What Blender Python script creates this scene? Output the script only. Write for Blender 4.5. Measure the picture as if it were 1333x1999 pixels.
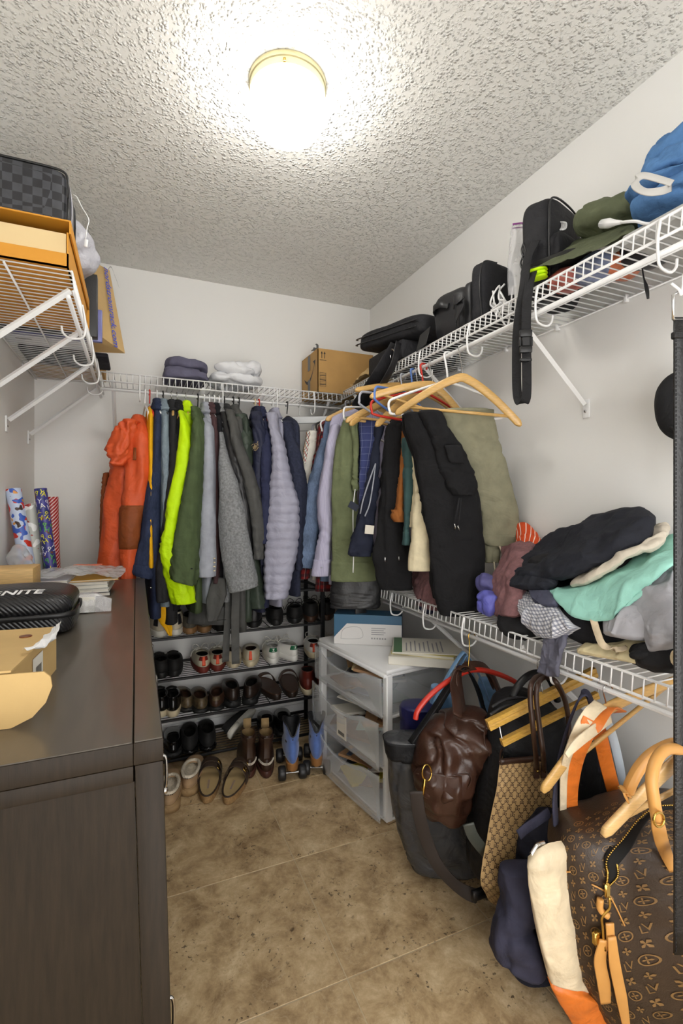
import bpy, bmesh, math, random
import numpy as np
from mathutils import Vector, Matrix, noise
random.seed(7)
for o in list(bpy.data.objects): bpy.data.objects.remove(o)
SC = bpy.context.scene
COL = SC.collection
# ---------------------------------------------------------------- camera, light, exposure
YAW = math.radians(23.0); FPX = 945.0; CH = 1.24; HOR = 984.0
cam = bpy.data.cameras.new('camera'); camo = bpy.data.objects.new('camera', cam); COL.objects.link(camo)
camo.location = (0, 0, CH); camo.rotation_euler = (math.pi/2, 0, -YAW)
cam.sensor_fit = 'HORIZONTAL'; cam.sensor_width = 36; cam.lens = FPX/1333*36
cam.shift_y = -(999.5-HOR)/1333; cam.clip_start = .02
SC.camera = camo
SC.cycles.max_bounces = 8; SC.cycles.diffuse_bounces = 4; SC.cycles.glossy_bounces = 3; SC.cycles.transmission_bounces = 2; SC.cycles.transparent_max_bounces = 12
SC.view_settings.view_transform = 'Standard'; SC.view_settings.look = 'None'
SC.view_settings.exposure = 0.90; SC.view_settings.gamma = 1; SC.view_settings.use_curve_mapping = False
W = bpy.data.worlds.new('world'); SC.world = W; W.use_nodes = True
W.node_tree.nodes['Background'].inputs[0].default_value = (1.0, .985, .965, 1)   # the lit room beyond the open doorway behind
W.node_tree.nodes['Background'].inputs[1].default_value = 2.7
LAMP_POWER = 15.0; LAMP_XYZ = (.40, 1.335, 2.44)
# ---------------------------------------------------------------- helpers
RX = np.array((math.cos(YAW), -math.sin(YAW), 0)); FW = np.array((math.sin(YAW), math.cos(YAW), 0)); UPV = np.array((0, 0, 1.))
CAM = np.array((0, 0, CH))
def at(px, py, X=None, Y=None, Z=None, d=None):
    """point of the room seen at a pixel of the photograph, on a known plane"""
    r = FW + RX*((px-666.5)/FPX) + UPV*((HOR-py)/FPX)
    if X is not None: t = X/r[0]
    elif Y is not None: t = Y/r[1]
    elif Z is not None: t = (Z-CH)/r[2]
    else: t = d
    return CAM + r*t
def A(*p): return np.array(p, float)
def unit(v): v = np.asarray(v, float); return v/max(np.linalg.norm(v), 1e-9)
def lin(c): c = c/255.; return c/12.92 if c <= .04045 else ((c+.055)/1.055)**2.4
def C(r, g, b): return (lin(r), lin(g), lin(b), 1)
def _h(i, j, k, s):
    n = (i*374761393 + j*668265263 + k*2147483647 + s*974634777) & 0xffffffff
    n = ((n ^ (n >> 13))*1274126177) & 0xffffffff
    return ((n ^ (n >> 16)) & 0xffff)/32767.5 - 1
def nz(P, sc, seed=0):
    """smooth value noise, -1..1; sc scalar or xyz"""
    Q = np.asarray(P, float)*np.asarray(sc, float) + 100.37
    I = np.floor(Q).astype(np.int64); F = Q-I; F = F*F*(3-2*F)
    r = 0
    for a in (0, 1):
        for b in (0, 1):
            for c in (0, 1):
                w = (F[..., 0] if a else 1-F[..., 0])*(F[..., 1] if b else 1-F[..., 1])*(F[..., 2] if c else 1-F[..., 2])
                r = r + w*_h(I[..., 0]+a, I[..., 1]+b, I[..., 2]+c, seed)
    return r
def cr(pts, n):
    """Catmull-Rom resample of a list of vectors to n samples"""
    P = np.array(pts, float)
    if len(P) == 1: return np.repeat(P, n, 0)
    P = np.vstack([2*P[0]-P[1], P, 2*P[-1]-P[-2]])
    t = np.linspace(0, len(P)-3-1e-9, n); i = np.floor(t).astype(int); f = (t-i)[:, None]
    p0, p1, p2, p3 = P[i], P[i+1], P[i+2], P[i+3]
    return .5*((2*p1) + (-p0+p2)*f + (2*p0-5*p1+4*p2-p3)*f*f + (-p0+3*p1-3*p2+p3)*f**3)
class MB:
    def __init__(s): s.v = []; s.f = []; s.uv = []; s.n = 0
    def add(s, V, F, UV=None):
        V = np.asarray(V, float).reshape(-1, 3); b = s.n
        s.v.append(V); s.n += len(V)
        s.uv.append(np.zeros((len(V), 2)) if UV is None else np.asarray(UV, float).reshape(-1, 2))
        s.f += [tuple(i+b for i in q) for q in F]
        return s
    def grid(s, G, UV=None, wrapu=False, flip=False):
        """G (m,n,3)"""
        m, n = G.shape[:2]; F = []
        for i in range(m-1):
            for j in range(n-1 if not wrapu else n):
                k = (j+1) % n; q = (i*n+j, i*n+k, (i+1)*n+k, (i+1)*n+j)
                F.append(q[::-1] if flip else q)
        if UV is None:
            a, b = np.meshgrid(np.linspace(0, 1, n), np.linspace(0, 1, m)); UV = np.stack([a, b], -1)
        return s.add(G, F, UV)
    def box(s, x0, x1, y0, y1, z0, z1, bev=0, seg=2, M=None):
        bm = bmesh.new(); bmesh.ops.create_cube(bm, size=1)
        for v in bm.verts:
            v.co = Vector((x0+(v.co.x+.5)*(x1-x0), y0+(v.co.y+.5)*(y1-y0), z0+(v.co.z+.5)*(z1-z0)))
        if bev: bmesh.ops.bevel(bm, geom=list(bm.edges), offset=bev, segments=seg, affect='EDGES', profile=.5)
        if M is not None: bm.transform(M)
        bm.verts.index_update()
        V = [tuple(v.co) for v in bm.verts]; F = [tuple(v.index for v in f.verts) for f in bm.faces]; bm.free()
        L = max(x1-x0, y1-y0, z1-z0)
        return s.add(V, F, [((p[0]+p[1]), p[2]) for p in V])
    def rings(s, R, cap0=True, cap1=True, UV=None):
        """R (m,n,3) closed rings"""
        m, n = R.shape[:2]
        G = np.concatenate([R, R[:, :1]], 1)
        if UV is None:
            L = np.concatenate([[0], np.cumsum(np.linalg.norm(np.diff(R.mean(1), axis=0), axis=1))])
            per = np.linalg.norm(np.diff(G[m//2], axis=0), axis=1).sum()
            UV = np.stack(np.meshgrid(np.linspace(0, per, n+1), L), -1)
        b = s.n; s.grid(G, UV)
        for cap, i in ((cap0, 0), (cap1, m-1)):
            if cap:
                c = R[i].mean(0); b2 = s.n; ring = [b+i*(n+1)+j for j in range(n)]
                s.add([c], [], [(0, 0)])
                for j in range(n):
                    q = (ring[j], b2, ring[(j+1) % n]); s.f.append(q[::-1] if i else q)
        return s
    def tube(s, pts, r, n=8, cap=True, res=None, closed=False):
        P = np.array(pts, float)
        if res: P = cr(P, res)
        T = np.gradient(P, axis=0)
        T = T/np.maximum(np.linalg.norm(T, axis=1, keepdims=True), 1e-9)
        u = np.cross(T[0], (0, 0, 1));
        if np.linalg.norm(u) < 1e-3: u = np.cross(T[0], (0, 1, 0))
        u = unit(u); R = []
        rr = np.full(len(P), r) if np.isscalar(r) else np.interp(np.linspace(0, 1, len(P)), np.linspace(0, 1, len(r)), r)
        a = np.linspace(0, 2*np.pi, n, endpoint=False)
        for i in range(len(P)):
            u = unit(u-T[i]*np.dot(u, T[i])); w = np.cross(T[i], u)
            R.append(P[i]+rr[i]*(np.outer(np.cos(a), u)+np.outer(np.sin(a), w)))
        return s.rings(np.array(R), cap, cap)
    def strap(s, pts, w, t, wdir, res=None, n=None):
        """flat band along pts, width w across wdir, thickness t"""
        P = np.array(pts, float)
        if res: P = cr(P, res)
        T = np.gradient(P, axis=0); R = []
        WD = np.array(wdir, float)
        if WD.ndim == 1: WD = np.repeat(WD[None], len(P), 0)
        elif len(WD) != len(P): WD = cr(WD, len(P))
        ww = np.full(len(P), w) if np.isscalar(w) else np.interp(np.linspace(0, 1, len(P)), np.linspace(0, 1, len(w)), w)
        for i in range(len(P)):
            t0 = unit(T[i]); a = unit(WD[i]-t0*np.dot(WD[i], t0)); b = np.cross(t0, a); h = ww[i]/2
            R.append([P[i]-a*h-b*t*.3, P[i]-a*h+b*t*.3, P[i]-a*h*.93+b*t*.5, P[i]+a*h*.93+b*t*.5, P[i]+a*h+b*t*.3, P[i]+a*h-b*t*.3, P[i]+a*h*.93-b*t*.5, P[i]-a*h*.93-b*t*.5][::-1])
        return s.rings(np.array(R))
    def lathe(s, prof, n=32, c=(0, 0, 0), M=None):
        a = np.linspace(0, 2*np.pi, n, endpoint=False)
        R = np.array([[(r*math.cos(t), r*math.sin(t), z) for t in a] for r, z in prof])
        if M is not None: R = np.array([[tuple(M @ Vector(p)) for p in q] for q in R])
        return s.rings(R+np.array(c))
    def prism(s, poly, t, M=None, z0=0.):
        """polygon (x,y) extruded along z by t"""
        n = len(poly); V = [(x, y, z0) for x, y in poly]+[(x, y, z0+t) for x, y in poly]
        F = [tuple(range(n))[::-1], tuple(range(n, 2*n))]+[(i, (i+1) % n, n+(i+1) % n, n+i) for i in range(n)]
        if M is not None: V = [tuple(M @ Vector(p)) for p in V]
        return s.add(V, F, [(p[0]+p[1], p[2]) for p in V])
ORG = {}
def link(o, parent=None):
    COL.objects.link(o)
    if parent is not None: o.parent = parent
    return o
def thing(name, label, cat, group=None, loc=(0, 0, 0), rot=None):
    o = bpy.data.objects.new(name, None); o.empty_display_size = .05; link(o); o.location = loc
    if rot is not None: o.rotation_euler = rot
    o['label'] = label; o['category'] = cat
    if group: o['group'] = group
    ORG[o.name] = (0, 0, 0) if rot is not None else tuple(loc)
    return o
def build(mb, name, mat, parent=None, label=None, smooth=True, cat=None, group=None, kind=None, auto=None):
    V = np.concatenate(mb.v) if mb.v else np.zeros((0, 3))
    if parent is not None: V = V-np.array(ORG.get(parent.name, (0, 0, 0)))
    me = bpy.data.meshes.new(name); me.from_pydata(V.tolist(), [], mb.f)
    uv = np.concatenate(mb.uv); ul = me.uv_layers.new(name='UVMap')
    li = np.empty(len(me.loops), np.int32); me.loops.foreach_get('vertex_index', li)
    ul.data.foreach_set('uv', uv[li].ravel())
    if smooth: me.polygons.foreach_set('use_smooth', np.ones(len(me.polygons), bool))
    if smooth and auto is not None: me.set_sharp_from_angle(angle=math.radians(auto))
    me.materials.append(mat); me.update()
    o = bpy.data.objects.new(name, me); link(o, parent)
    if parent is not None: ORG[o.name] = ORG.get(parent.name, (0, 0, 0))
    if label: o['label'] = label
    if cat: o['category'] = cat
    if group: o['group'] = group
    if kind: o['kind'] = kind
    return o
def share(src, name, parent, loc=(0, 0, 0), rot=(0, 0, 0)):
    o = bpy.data.objects.new(name, src.data); link(o, parent); o.location = loc; o.rotation_euler = rot
    return o
# ---------------------------------------------------------------- materials
MC = {}
def nodes(name):
    m = bpy.data.materials.new(name); m.use_nodes = True; nt = m.node_tree
    return m, nt, nt.nodes['Principled BSDF'], nt.nodes.new, nt.links.new
def mat(name, col, rough=.5, metal=0, bump=0, bscale=60, var=0, vscale=6, spec=.5, coat=0, trans=0, alpha=1, emit=None, estr=0, bdist=.002, sheen=0, aniso=None, ior=None, wr=0):
    if name in MC: return MC[name]
    m, nt, B, N, L = nodes(name); MC[name] = m
    B.inputs['Base Color'].default_value = col; B.inputs['Roughness'].default_value = rough; B.inputs['Metallic'].default_value = metal
    B.inputs['Specular IOR Level'].default_value = spec; B.inputs['Coat Weight'].default_value = coat
    B.inputs['Transmission Weight'].default_value = trans; B.inputs['Alpha'].default_value = alpha
    if ior: B.inputs['IOR'].default_value = ior
    if sheen: B.inputs['Sheen Weight'].default_value = sheen
    if emit: B.inputs['Emission Color'].default_value = emit; B.inputs['Emission Strength'].default_value = estr
    tc = N('ShaderNodeTexCoord'); co = tc.outputs['Object']
    if aniso:
        mp = N('ShaderNodeMapping'); mp.inputs['Scale'].default_value = aniso; L(co, mp.inputs[0]); co = mp.outputs[0]
    if var:
        n = N('ShaderNodeTexNoise'); n.inputs['Scale'].default_value = vscale; n.inputs['Detail'].default_value = 3; L(co, n.inputs['Vector'])
        r = N('ShaderNodeMapRange'); r.inputs[1].default_value = .3; r.inputs[2].default_value = .7; r.inputs[3].default_value = 1-var; r.inputs[4].default_value = 1+var
        L(n.outputs[0], r.inputs[0])
        mx = N('ShaderNodeVectorMath'); mx.operation = 'MULTIPLY'; mx.inputs[0].default_value = col[:3]; L(r.outputs[0], mx.inputs[1]); L(mx.outputs[0], B.inputs['Base Color'])
    if bump:
        n = N('ShaderNodeTexNoise'); n.inputs['Scale'].default_value = bscale; n.inputs['Detail'].default_value = 2; L(co, n.inputs['Vector'])
        b = N('ShaderNodeBump'); b.inputs['Strength'].default_value = bump; b.inputs['Distance'].default_value = bdist; L(n.outputs[0], b.inputs['Height']); L(b.outputs[0], B.inputs['Normal'])
        if wr:
            w = N('ShaderNodeTexNoise'); w.inputs['Scale'].default_value = 13; w.inputs['Detail'].default_value = 3; w.inputs['Roughness'].default_value = .55; w.inputs['Distortion'].default_value = .7; L(tc.outputs['Object'], w.inputs['Vector'])
            c = N('ShaderNodeBump'); c.inputs['Strength'].default_value = wr; c.inputs['Distance'].default_value = .022; L(w.outputs[0], c.inputs['Height']); L(c.outputs[0], b.inputs['Normal'])
    return m
def fab(name, rgb, rough=.85, var=.12, vscale=25, bump=.35, bscale=350, sheen=.0, spec=.25, wr=.45):
    return mat(name, C(*rgb), rough, var=var, vscale=vscale, bump=bump, bscale=bscale, bdist=.0012, sheen=sheen, spec=spec, wr=wr)
def denim(name, rgb, fade=(1.5, 1.6)):
    if name in MC: return MC[name]
    m, nt, B, N, L = nodes(name); MC[name] = m; B.inputs['Roughness'].default_value = .9; B.inputs['Specular IOR Level'].default_value = .2
    tc = N('ShaderNodeTexCoord')
    n = N('ShaderNodeTexNoise'); n.inputs['Scale'].default_value = 14; n.inputs['Detail'].default_value = 5; L(tc.outputs['Object'], n.inputs['Vector'])
    mp = N('ShaderNodeMapping'); mp.inputs['Scale'].default_value = (500, 500, 60); L(tc.outputs['Object'], mp.inputs[0])
    n2 = N('ShaderNodeTexNoise'); n2.inputs['Scale'].default_value = 1; L(mp.outputs[0], n2.inputs['Vector'])
    ad = N('ShaderNodeMath'); ad.operation = 'ADD'; L(n.outputs[0], ad.inputs[0]); L(n2.outputs[0], ad.inputs[1])
    r = N('ShaderNodeValToRGB'); r.color_ramp.elements[0].position = .35; r.color_ramp.elements[1].position = .72
    c = C(*rgb); r.color_ramp.elements[0].color = tuple(v*.7 for v in c[:3])+(1,); r.color_ramp.elements[1].color = tuple(min(1, v*fade[0]) for v in c[:3])+(1,)
    h = N('ShaderNodeMath'); h.operation = 'MULTIPLY'; h.inputs[1].default_value = .5; L(ad.outputs[0], h.inputs[0]); L(h.outputs[0], r.inputs[0]); L(r.outputs[0], B.inputs['Base Color'])
    b = N('ShaderNodeBump'); b.inputs['Strength'].default_value = .4; b.inputs['Distance'].default_value = .001; L(n2.outputs[0], b.inputs['Height']); L(b.outputs[0], B.inputs['Normal'])
    return m
def uvpat(name, base, layers, rough=.85, spec=.25):
    """stripes / checks on the mesh's own UV (metres). layers: (axis 'u'|'v', period, duty, colour, mix)"""
    if name in MC: return MC[name]
    m, nt, B, N, L = nodes(name); MC[name] = m; B.inputs['Roughness'].default_value = rough; B.inputs['Specular IOR Level'].default_value = spec
    tc = N('ShaderNodeTexCoord'); sp = N('ShaderNodeSeparateXYZ'); L(tc.outputs['UV'], sp.inputs[0])
    cur = N('ShaderNodeRGB'); cur.outputs[0].default_value = C(*base); cur = cur.outputs[0]
    for ax, per, duty, col, mixv in layers:
        if ax == 'd': a = N('ShaderNodeMath'); a.operation = 'ADD'; L(sp.outputs[0], a.inputs[0]); L(sp.outputs[1], a.inputs[1]); src = a.outputs[0]
        elif ax == 'e': a = N('ShaderNodeMath'); a.operation = 'SUBTRACT'; L(sp.outputs[0], a.inputs[0]); L(sp.outputs[1], a.inputs[1]); src = a.outputs[0]
        else: src = sp.outputs[0 if ax == 'u' else 1]
        d = N('ShaderNodeMath'); d.operation = 'DIVIDE'; d.inputs[1].default_value = per; L(src, d.inputs[0])
        fr = N('ShaderNodeMath'); fr.operation = 'FRACT'; L(d.outputs[0], fr.inputs[0])
        lt = N('ShaderNodeMath'); lt.operation = 'LESS_THAN'; lt.inputs[1].default_value = duty; L(fr.outputs[0], lt.inputs[0])
        mu = N('ShaderNodeMath'); mu.operation = 'MULTIPLY'; mu.inputs[1].default_value = mixv; L(lt.outputs[0], mu.inputs[0])
        mx = N('ShaderNodeMix'); mx.data_type = 'RGBA'; L(mu.outputs[0], mx.inputs[0]); L(cur, mx.inputs[6]); mx.inputs[7].default_value = C(*col); cur = mx.outputs[2]
    L(cur, B.inputs['Base Color'])
    return m
WHITE = mat('shelf_white', C(236, 236, 236), .35)
CHROME = mat('chrome', C(200, 200, 200), .15, 1)
BRASS = mat('brass', C(205, 170, 90), .2, 1)
BLACKP = mat('black_plastic', C(22, 22, 24), .4)
HWOOD = mat('hanger_wood', C(208, 166, 98), .35, var=.12, vscale=8, aniso=(6, 6, 40), coat=.3)
# ---------------------------------------------------------------- room shell
XL, XR, YB, YF, H = -.444, 1.33, 2.685, -.75, 2.44
def wallmat():
    m, nt, B, N, L = nodes('wall_paint'); B.inputs['Base Color'].default_value = C(236, 235, 232); B.inputs['Roughness'].default_value = .55; B.inputs['Specular IOR Level'].default_value = .3
    tc = N('ShaderNodeTexCoord'); n = N('ShaderNodeTexNoise'); n.inputs['Scale'].default_value = 90; n.inputs['Detail'].default_value = 3; L(tc.outputs['Object'], n.inputs['Vector'])
    b = N('ShaderNodeBump'); b.inputs['Strength'].default_value = .12; b.inputs['Distance'].default_value = .002; L(n.outputs[0], b.inputs['Height']); L(b.outputs[0], B.inputs['Normal'])
    return m
def ceilmat():
    m, nt, B, N, L = nodes('popcorn_ceiling'); B.inputs['Base Color'].default_value = C(238, 237, 232); B.inputs['Roughness'].default_value = .8; B.inputs['Specular IOR Level'].default_value = .15
    tc = N('ShaderNodeTexCoord')
    n = N('ShaderNodeTexNoise'); n.inputs['Scale'].default_value = 55; n.inputs['Detail'].default_value = 4; n.inputs['Roughness'].default_value = .55; n.inputs['Distortion'].default_value = .15; L(tc.outputs['Object'], n.inputs['Vector'])
    vo = N('ShaderNodeTexVoronoi'); vo.feature = 'F1'; vo.inputs['Scale'].default_value = 105
    wp = N('ShaderNodeVectorMath'); wp.operation = 'MULTIPLY_ADD'; wp.inputs[1].default_value = (.012, .012, .012); L(n.outputs['Color'], wp.inputs[0]); L(tc.outputs['Object'], wp.inputs[2]); L(wp.outputs[0], vo.inputs['Vector'])
    iv = N('ShaderNodeMapRange'); iv.inputs[1].default_value = .12; iv.inputs[2].default_value = .62; iv.inputs[3].default_value = 1; iv.inputs[4].default_value = 0; L(vo.outputs['Distance'], iv.inputs[0])
    r0 = N('ShaderNodeMapRange'); r0.inputs[1].default_value = .40; r0.inputs[2].default_value = .62; L(n.outputs[0], r0.inputs[0])
    r = N('ShaderNodeMath'); r.operation = 'MULTIPLY'; L(iv.outputs[0], r.inputs[0]); L(r0.outputs[0], r.inputs[1])
    b = N('ShaderNodeBump'); b.inputs['Strength'].default_value = .9; b.inputs['Distance'].default_value = .0075; L(r.outputs[0], b.inputs['Height']); L(b.outputs[0], B.inputs['Normal'])
    return m
def struct(mb, name, m, parent=None, smooth=False):
    return build(mb, name, m, parent, smooth=smooth, kind='structure' if parent is None else None)
WP = wallmat()
struct(MB().box(XL-.1, XL, YF-.1, YB+.1, 0, H), 'wall_left', WP)
struct(MB().box(XR, XR+.1, YF-.1, YB+.1, 0, H), 'wall_right', WP)
struct(MB().box(XL, XR, YB, YB+.1, 0, H), 'wall_back', WP)
fm = MB(); fm.box(XL, -.30, YF-.1, YF, 0, H); fm.box(.95, XR, YF-.1, YF, 0, H); fm.box(-.30, .95, YF-.1, YF, 2.05, H)
struct(fm, 'wall_front', WP)
struct(MB().box(XL-.1, XR+.1, YF-.1, YB+.1, H, H+.1), 'ceiling', ceilmat())
tr = MB()
for a, b in ((-.37, -.30), (.95, 1.02)): tr.box(a, b, YF, YF+.015, 0, 2.05)
tr.box(-.37, 1.02, YF, YF+.015, 2.05, 2.12); struct(tr, 'trim_1', WHITE)
struct(MB().box(XL, XR, YB-.012, YB, .004, .085, .003), 'baseboard_back', WHITE)
struct(MB().box(XR-.012, XR, YF, YB-.012, .004, .085, .003), 'baseboard_right', WHITE)
def tilemat():
    m, nt, B, N, L = nodes('stone_tile'); B.inputs['Roughness'].default_value = .42; B.inputs['Specular IOR Level'].default_value = .35
    tc = N('ShaderNodeTexCoord'); oi = N('ShaderNodeObjectInfo'); mm = N('ShaderNodeVectorMath'); mm.operation = 'MULTIPLY_ADD'
    cx = N('ShaderNodeCombineXYZ'); sc = N('ShaderNodeMath'); sc.operation = 'MULTIPLY'; sc.inputs[1].default_value = 37; L(oi.outputs['Random'], sc.inputs[0])
    for i in range(3): L(sc.outputs[0], cx.inputs[i])
    ad = N('ShaderNodeVectorMath'); ad.operation = 'ADD'; L(tc.outputs['Object'], ad.inputs[0]); L(cx.outputs[0], ad.inputs[1]); co = ad.outputs[0]
    def nse(s, d, rg=.6, dist=0):
        n = N('ShaderNodeTexNoise'); n.inputs['Scale'].default_value = s; n.inputs['Detail'].default_value = d; n.inputs['Roughness'].default_value = rg; n.inputs['Distortion'].default_value = dist; L(co, n.inputs['Vector']); return n.outputs[0]
    r = N('ShaderNodeValToRGB'); e = r.color_ramp.elements
    e[0].position = .32; e[0].color = C(138, 112, 80); e[1].position = .68; e[1].color = C(222, 202, 166)
    x = e.new(.48); x.color = C(182, 156, 118); x = e.new(.58); x.color = C(202, 177, 138)
    L(nse(9, 6, .74, .3), r.inputs[0])
    # dark pits, in clusters
    pit = N('ShaderNodeMapRange'); pit.inputs[1].default_value = .60; pit.inputs[2].default_value = .65; L(nse(75, 3, .6), pit.inputs[0])
    cl = N('ShaderNodeMapRange'); cl.inputs[1].default_value = .48; cl.inputs[2].default_value = .60; L(nse(6.5, 2), cl.inputs[0])
    mu = N('ShaderNodeMath'); mu.operation = 'MULTIPLY'; L(pit.outputs[0], mu.inputs[0]); L(cl.outputs[0], mu.inputs[1])
    m2 = N('ShaderNodeMath'); m2.operation = 'MULTIPLY'; m2.inputs[1].default_value = .85; L(mu.outputs[0], m2.inputs[0])
    mx = N('ShaderNodeMix'); mx.data_type = 'RGBA'; L(m2.outputs[0], mx.inputs[0]); L(r.outputs[0], mx.inputs[6]); mx.inputs[7].default_value = C(66, 50, 34)
    # thin pale veins
    v = N('ShaderNodeMath'); v.operation = 'SUBTRACT'; v.inputs[1].default_value = .5; L(nse(11, 6, .6, .5), v.inputs[0])
    v2 = N('ShaderNodeMath'); v2.operation = 'ABSOLUTE'; L(v.outputs[0], v2.inputs[0])
    v3 = N('ShaderNodeMapRange'); v3.inputs[1].default_value = 0; v3.inputs[2].default_value = .012; v3.inputs[3].default_value = .3; v3.inputs[4].default_value = 0; L(v2.outputs[0], v3.inputs[0])
    my = N('ShaderNodeMix'); my.data_type = 'RGBA'; L(v3.outputs[0], my.inputs[0]); L(mx.outputs[2], my.inputs[6]); my.inputs[7].default_value = C(214, 196, 164)
    L(my.outputs[2], B.inputs['Base Color'])
    b = N('ShaderNodeBump'); b.inputs['Strength'].default_value = .25; b.inputs['Distance'].default_value = .002; L(nse(40, 5), b.inputs['Height']); L(b.outputs[0], B.inputs['Normal'])
    return m
floor = struct(MB().box(XL-.1, XR+.1, YF-.1, YB+.1, -.06, -.0012), 'floor', mat('grout', C(196, 178, 146), .8, bump=.3, bscale=200))
TM = tilemat(); T = .460; P1 = at(574.4, 1678, Z=0)
tp = None; k = 0
for i in range(-4, 5):
    for j in range(-9, 5):
        x0, y0 = P1[0]+i*T, P1[1]+j*T
        a, b, c, d = max(x0, XL), min(x0+T, XR), max(y0, YF), min(y0+T, YB)
        if b-a < .02 or d-c < .02: continue
        g = .0013
        if b-a > T-1e-4 and d-c > T-1e-4:
            if tp is None: tp = build(MB().box(g-T/2, T/2-g, g-T/2, T/2-g, -.006, 0, .0012, 1), 'tile', TM, floor, smooth=False); tp.location = (x0+T/2, y0+T/2, 0)
            else: share(tp, 'tile', floor, (x0+T/2, y0+T/2, 0))
        else:
            o = build(MB().box(a+g-(a+b)/2, b-g-(a+b)/2, c+g-(c+d)/2, d-g-(c+d)/2, -.006, 0, .0012, 1), 'tile', TM, floor, smooth=False); o.location = ((a+b)/2, (c+d)/2, 0)
# ---------------------------------------------------------------- ceiling lamp
lx, ly, lz = LAMP_XYZ
lamp = thing('ceiling_lamp', 'lit round flush-mount lamp with white glass globe and pale brass ring on ceiling', 'lamp', loc=(lx, ly, lz))
ring = build(MB().lathe([(.102, 0), (.110, -.001), (.110, -.014), (.107, -.016), (.107, -.034), (.103, -.036), (.100, -.036), (.098, -.03), (.098, -.004), (.09, 0)], 64, (lx, ly, lz)), 'mounting_ring', mat('pale_brass', C(214, 206, 164), .3, .55), lamp, auto=30)
build(MB().lathe([(.004, 0), (.004, -.006), (.0, -.006)], 10, (lx-.04, ly-.103, lz-.026), None), 'screw', BRASS, ring)
gp = [(.092, -.012), (.096, -.034)]+[(.108*math.cos(t), -.080-.078*math.sin(t)) for t in np.linspace(-.45, math.pi/2-.02, 16)]
build(MB().lathe(gp, 40, (lx, ly, lz)), 'glass_globe', mat('lit_glass', C(255, 252, 244), .3, emit=(1, .975, .935, 1), estr=LAMP_POWER), lamp)
# ---------------------------------------------------------------- wire shelves
def wire_shelf(name, label, org, along, out, length, depth, lip, rod_drop, braces, hooks, clips, pitch=.0262):
    """org = wall-side start corner on the deck plane; along / out unit vectors in plan"""
    t = thing(name, label, 'shelf', loc=tuple(org)); a, o = A(*along, 0), A(*out, 0); O = np.array(org, float)
    P = lambda s, w, z: O+a*s+o*w+UPV*z
    R = MB()
    for w, z, r in ((.008, -.004, .0031), (depth*.5, -.004, .0031), (depth, 0, .0034), (depth+.004, -lip, .0036)): R.tube([P(0, w, z), P(length, w, z)], r, 8)
    build(R, 'long_rail', WHITE, t)
    w0 = MB().tube([P(0, .004, .0), P(0, depth-.004, .0), P(0, depth+.0015, -.0025), P(0, depth+.006, -lip)], .0019, 6)
    n = int(length/pitch); first = None
    for i in range(n+1):
        s = min(i*pitch, length)
        if first is None: first = build(w0, 'deck_wire', WHITE, t)
        else: share(first, 'deck_wire', t, tuple(a*s))
    if rod_drop:
        build(MB().tube([P(0.0, depth-.008, -rod_drop), P(length, depth-.008, -rod_drop)], .0062, 12), 'hang_rod', WHITE, t)
        for s in hooks:
            q = [P(s, depth+.004, -.002), P(s, depth+.012, -lip), P(s, depth+.012, -rod_drop-.012), P(s, depth+.004, -rod_drop-.034), P(s, depth-.026, -rod_drop-.040), P(s, depth-.046, -rod_drop-.026), P(s, depth-.050, -rod_drop-.006)]
            build(MB().tube(q, .0032, 8, res=36), 'rod_hook', WHITE, t)
    for s in braces:
        p, q = P(s, depth-.006, -lip+.008), P(s, .010, -.285)
        br = MB(); br.tube([p, q], .0085, 4); b = build(br, 'brace', WHITE, t, smooth=False)
        fo = MB(); fo.box(-.0125, .0125, 0, .006, -.03, .03, .0025); V = fo.v[0].copy()
        fo.v[0] = P(s, 0, -.30)+np.outer(V[:, 0], a)+np.outer(V[:, 1], o)+np.outer(V[:, 2], UPV); build(fo, 'wall_plate', WHITE, b, auto=40)
        build(MB().tube([P(s, .005, -.308), P(s, .009, -.308)], .0042, 10), 'screw', CHROME, b)
    for s in clips:
        c = MB(); c.box(-.006, .006, 0, .014, -.014, .010, .003); V = c.v[0].copy()
        c.v[0] = P(s, 0, 0)+np.outer(V[:, 0], a)+np.outer(V[:, 1], o)+np.outer(V[:, 2], UPV); build(c, 'wall_clip', WHITE, t, auto=40)
    return t
Z1, ZL, ZR, Z2 = 1.825, 1.837, 1.845, .858
SD = .302
wire_shelf('wire_shelf', 'white wire shelf with diagonal braces on the left wall under the orange box', (XL, 1.415, ZL), (0, 1), (1, 0), YB-1.415-.004, .292, .050, .066, (.02, .33, .72, 1.12), (.22, .52, .80, 1.02), (.2, .6, 1.0))
wire_shelf('wire_shelf', 'white wire shelf along the back wall above the row of coats', (XL+.30, YB, Z1), (1, 0), (0, -1), 1.155, SD, .040, .074, (.05, .44, .73, 1.09), (.16, .53, .80, 1.0), (.3, .7, 1.0))
wire_shelf('wire_shelf', 'upper white wire shelf on the right wall carrying black bags and a blue towel', (XR, YB-.004, ZR), (0, -1), (-1, 0), 2.25, SD, .042, .068, (.40, 1.03, 1.56, 2.10), (.72, 1.06, 1.36, 1.66, 2.0), (.5, .9, 1.2, 1.45, 1.7, 2.0))
wire_shelf('wire_shelf', 'lower white wire shelf on the right wall holding the heap of folded clothes', (XR, 1.95, Z2), (0, -1), (-1, 0), 1.52, SD, .042, .062, (.31, .86, 1.36), (.10, .36, .60, .98), (.2, .7, 1.2))
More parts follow.
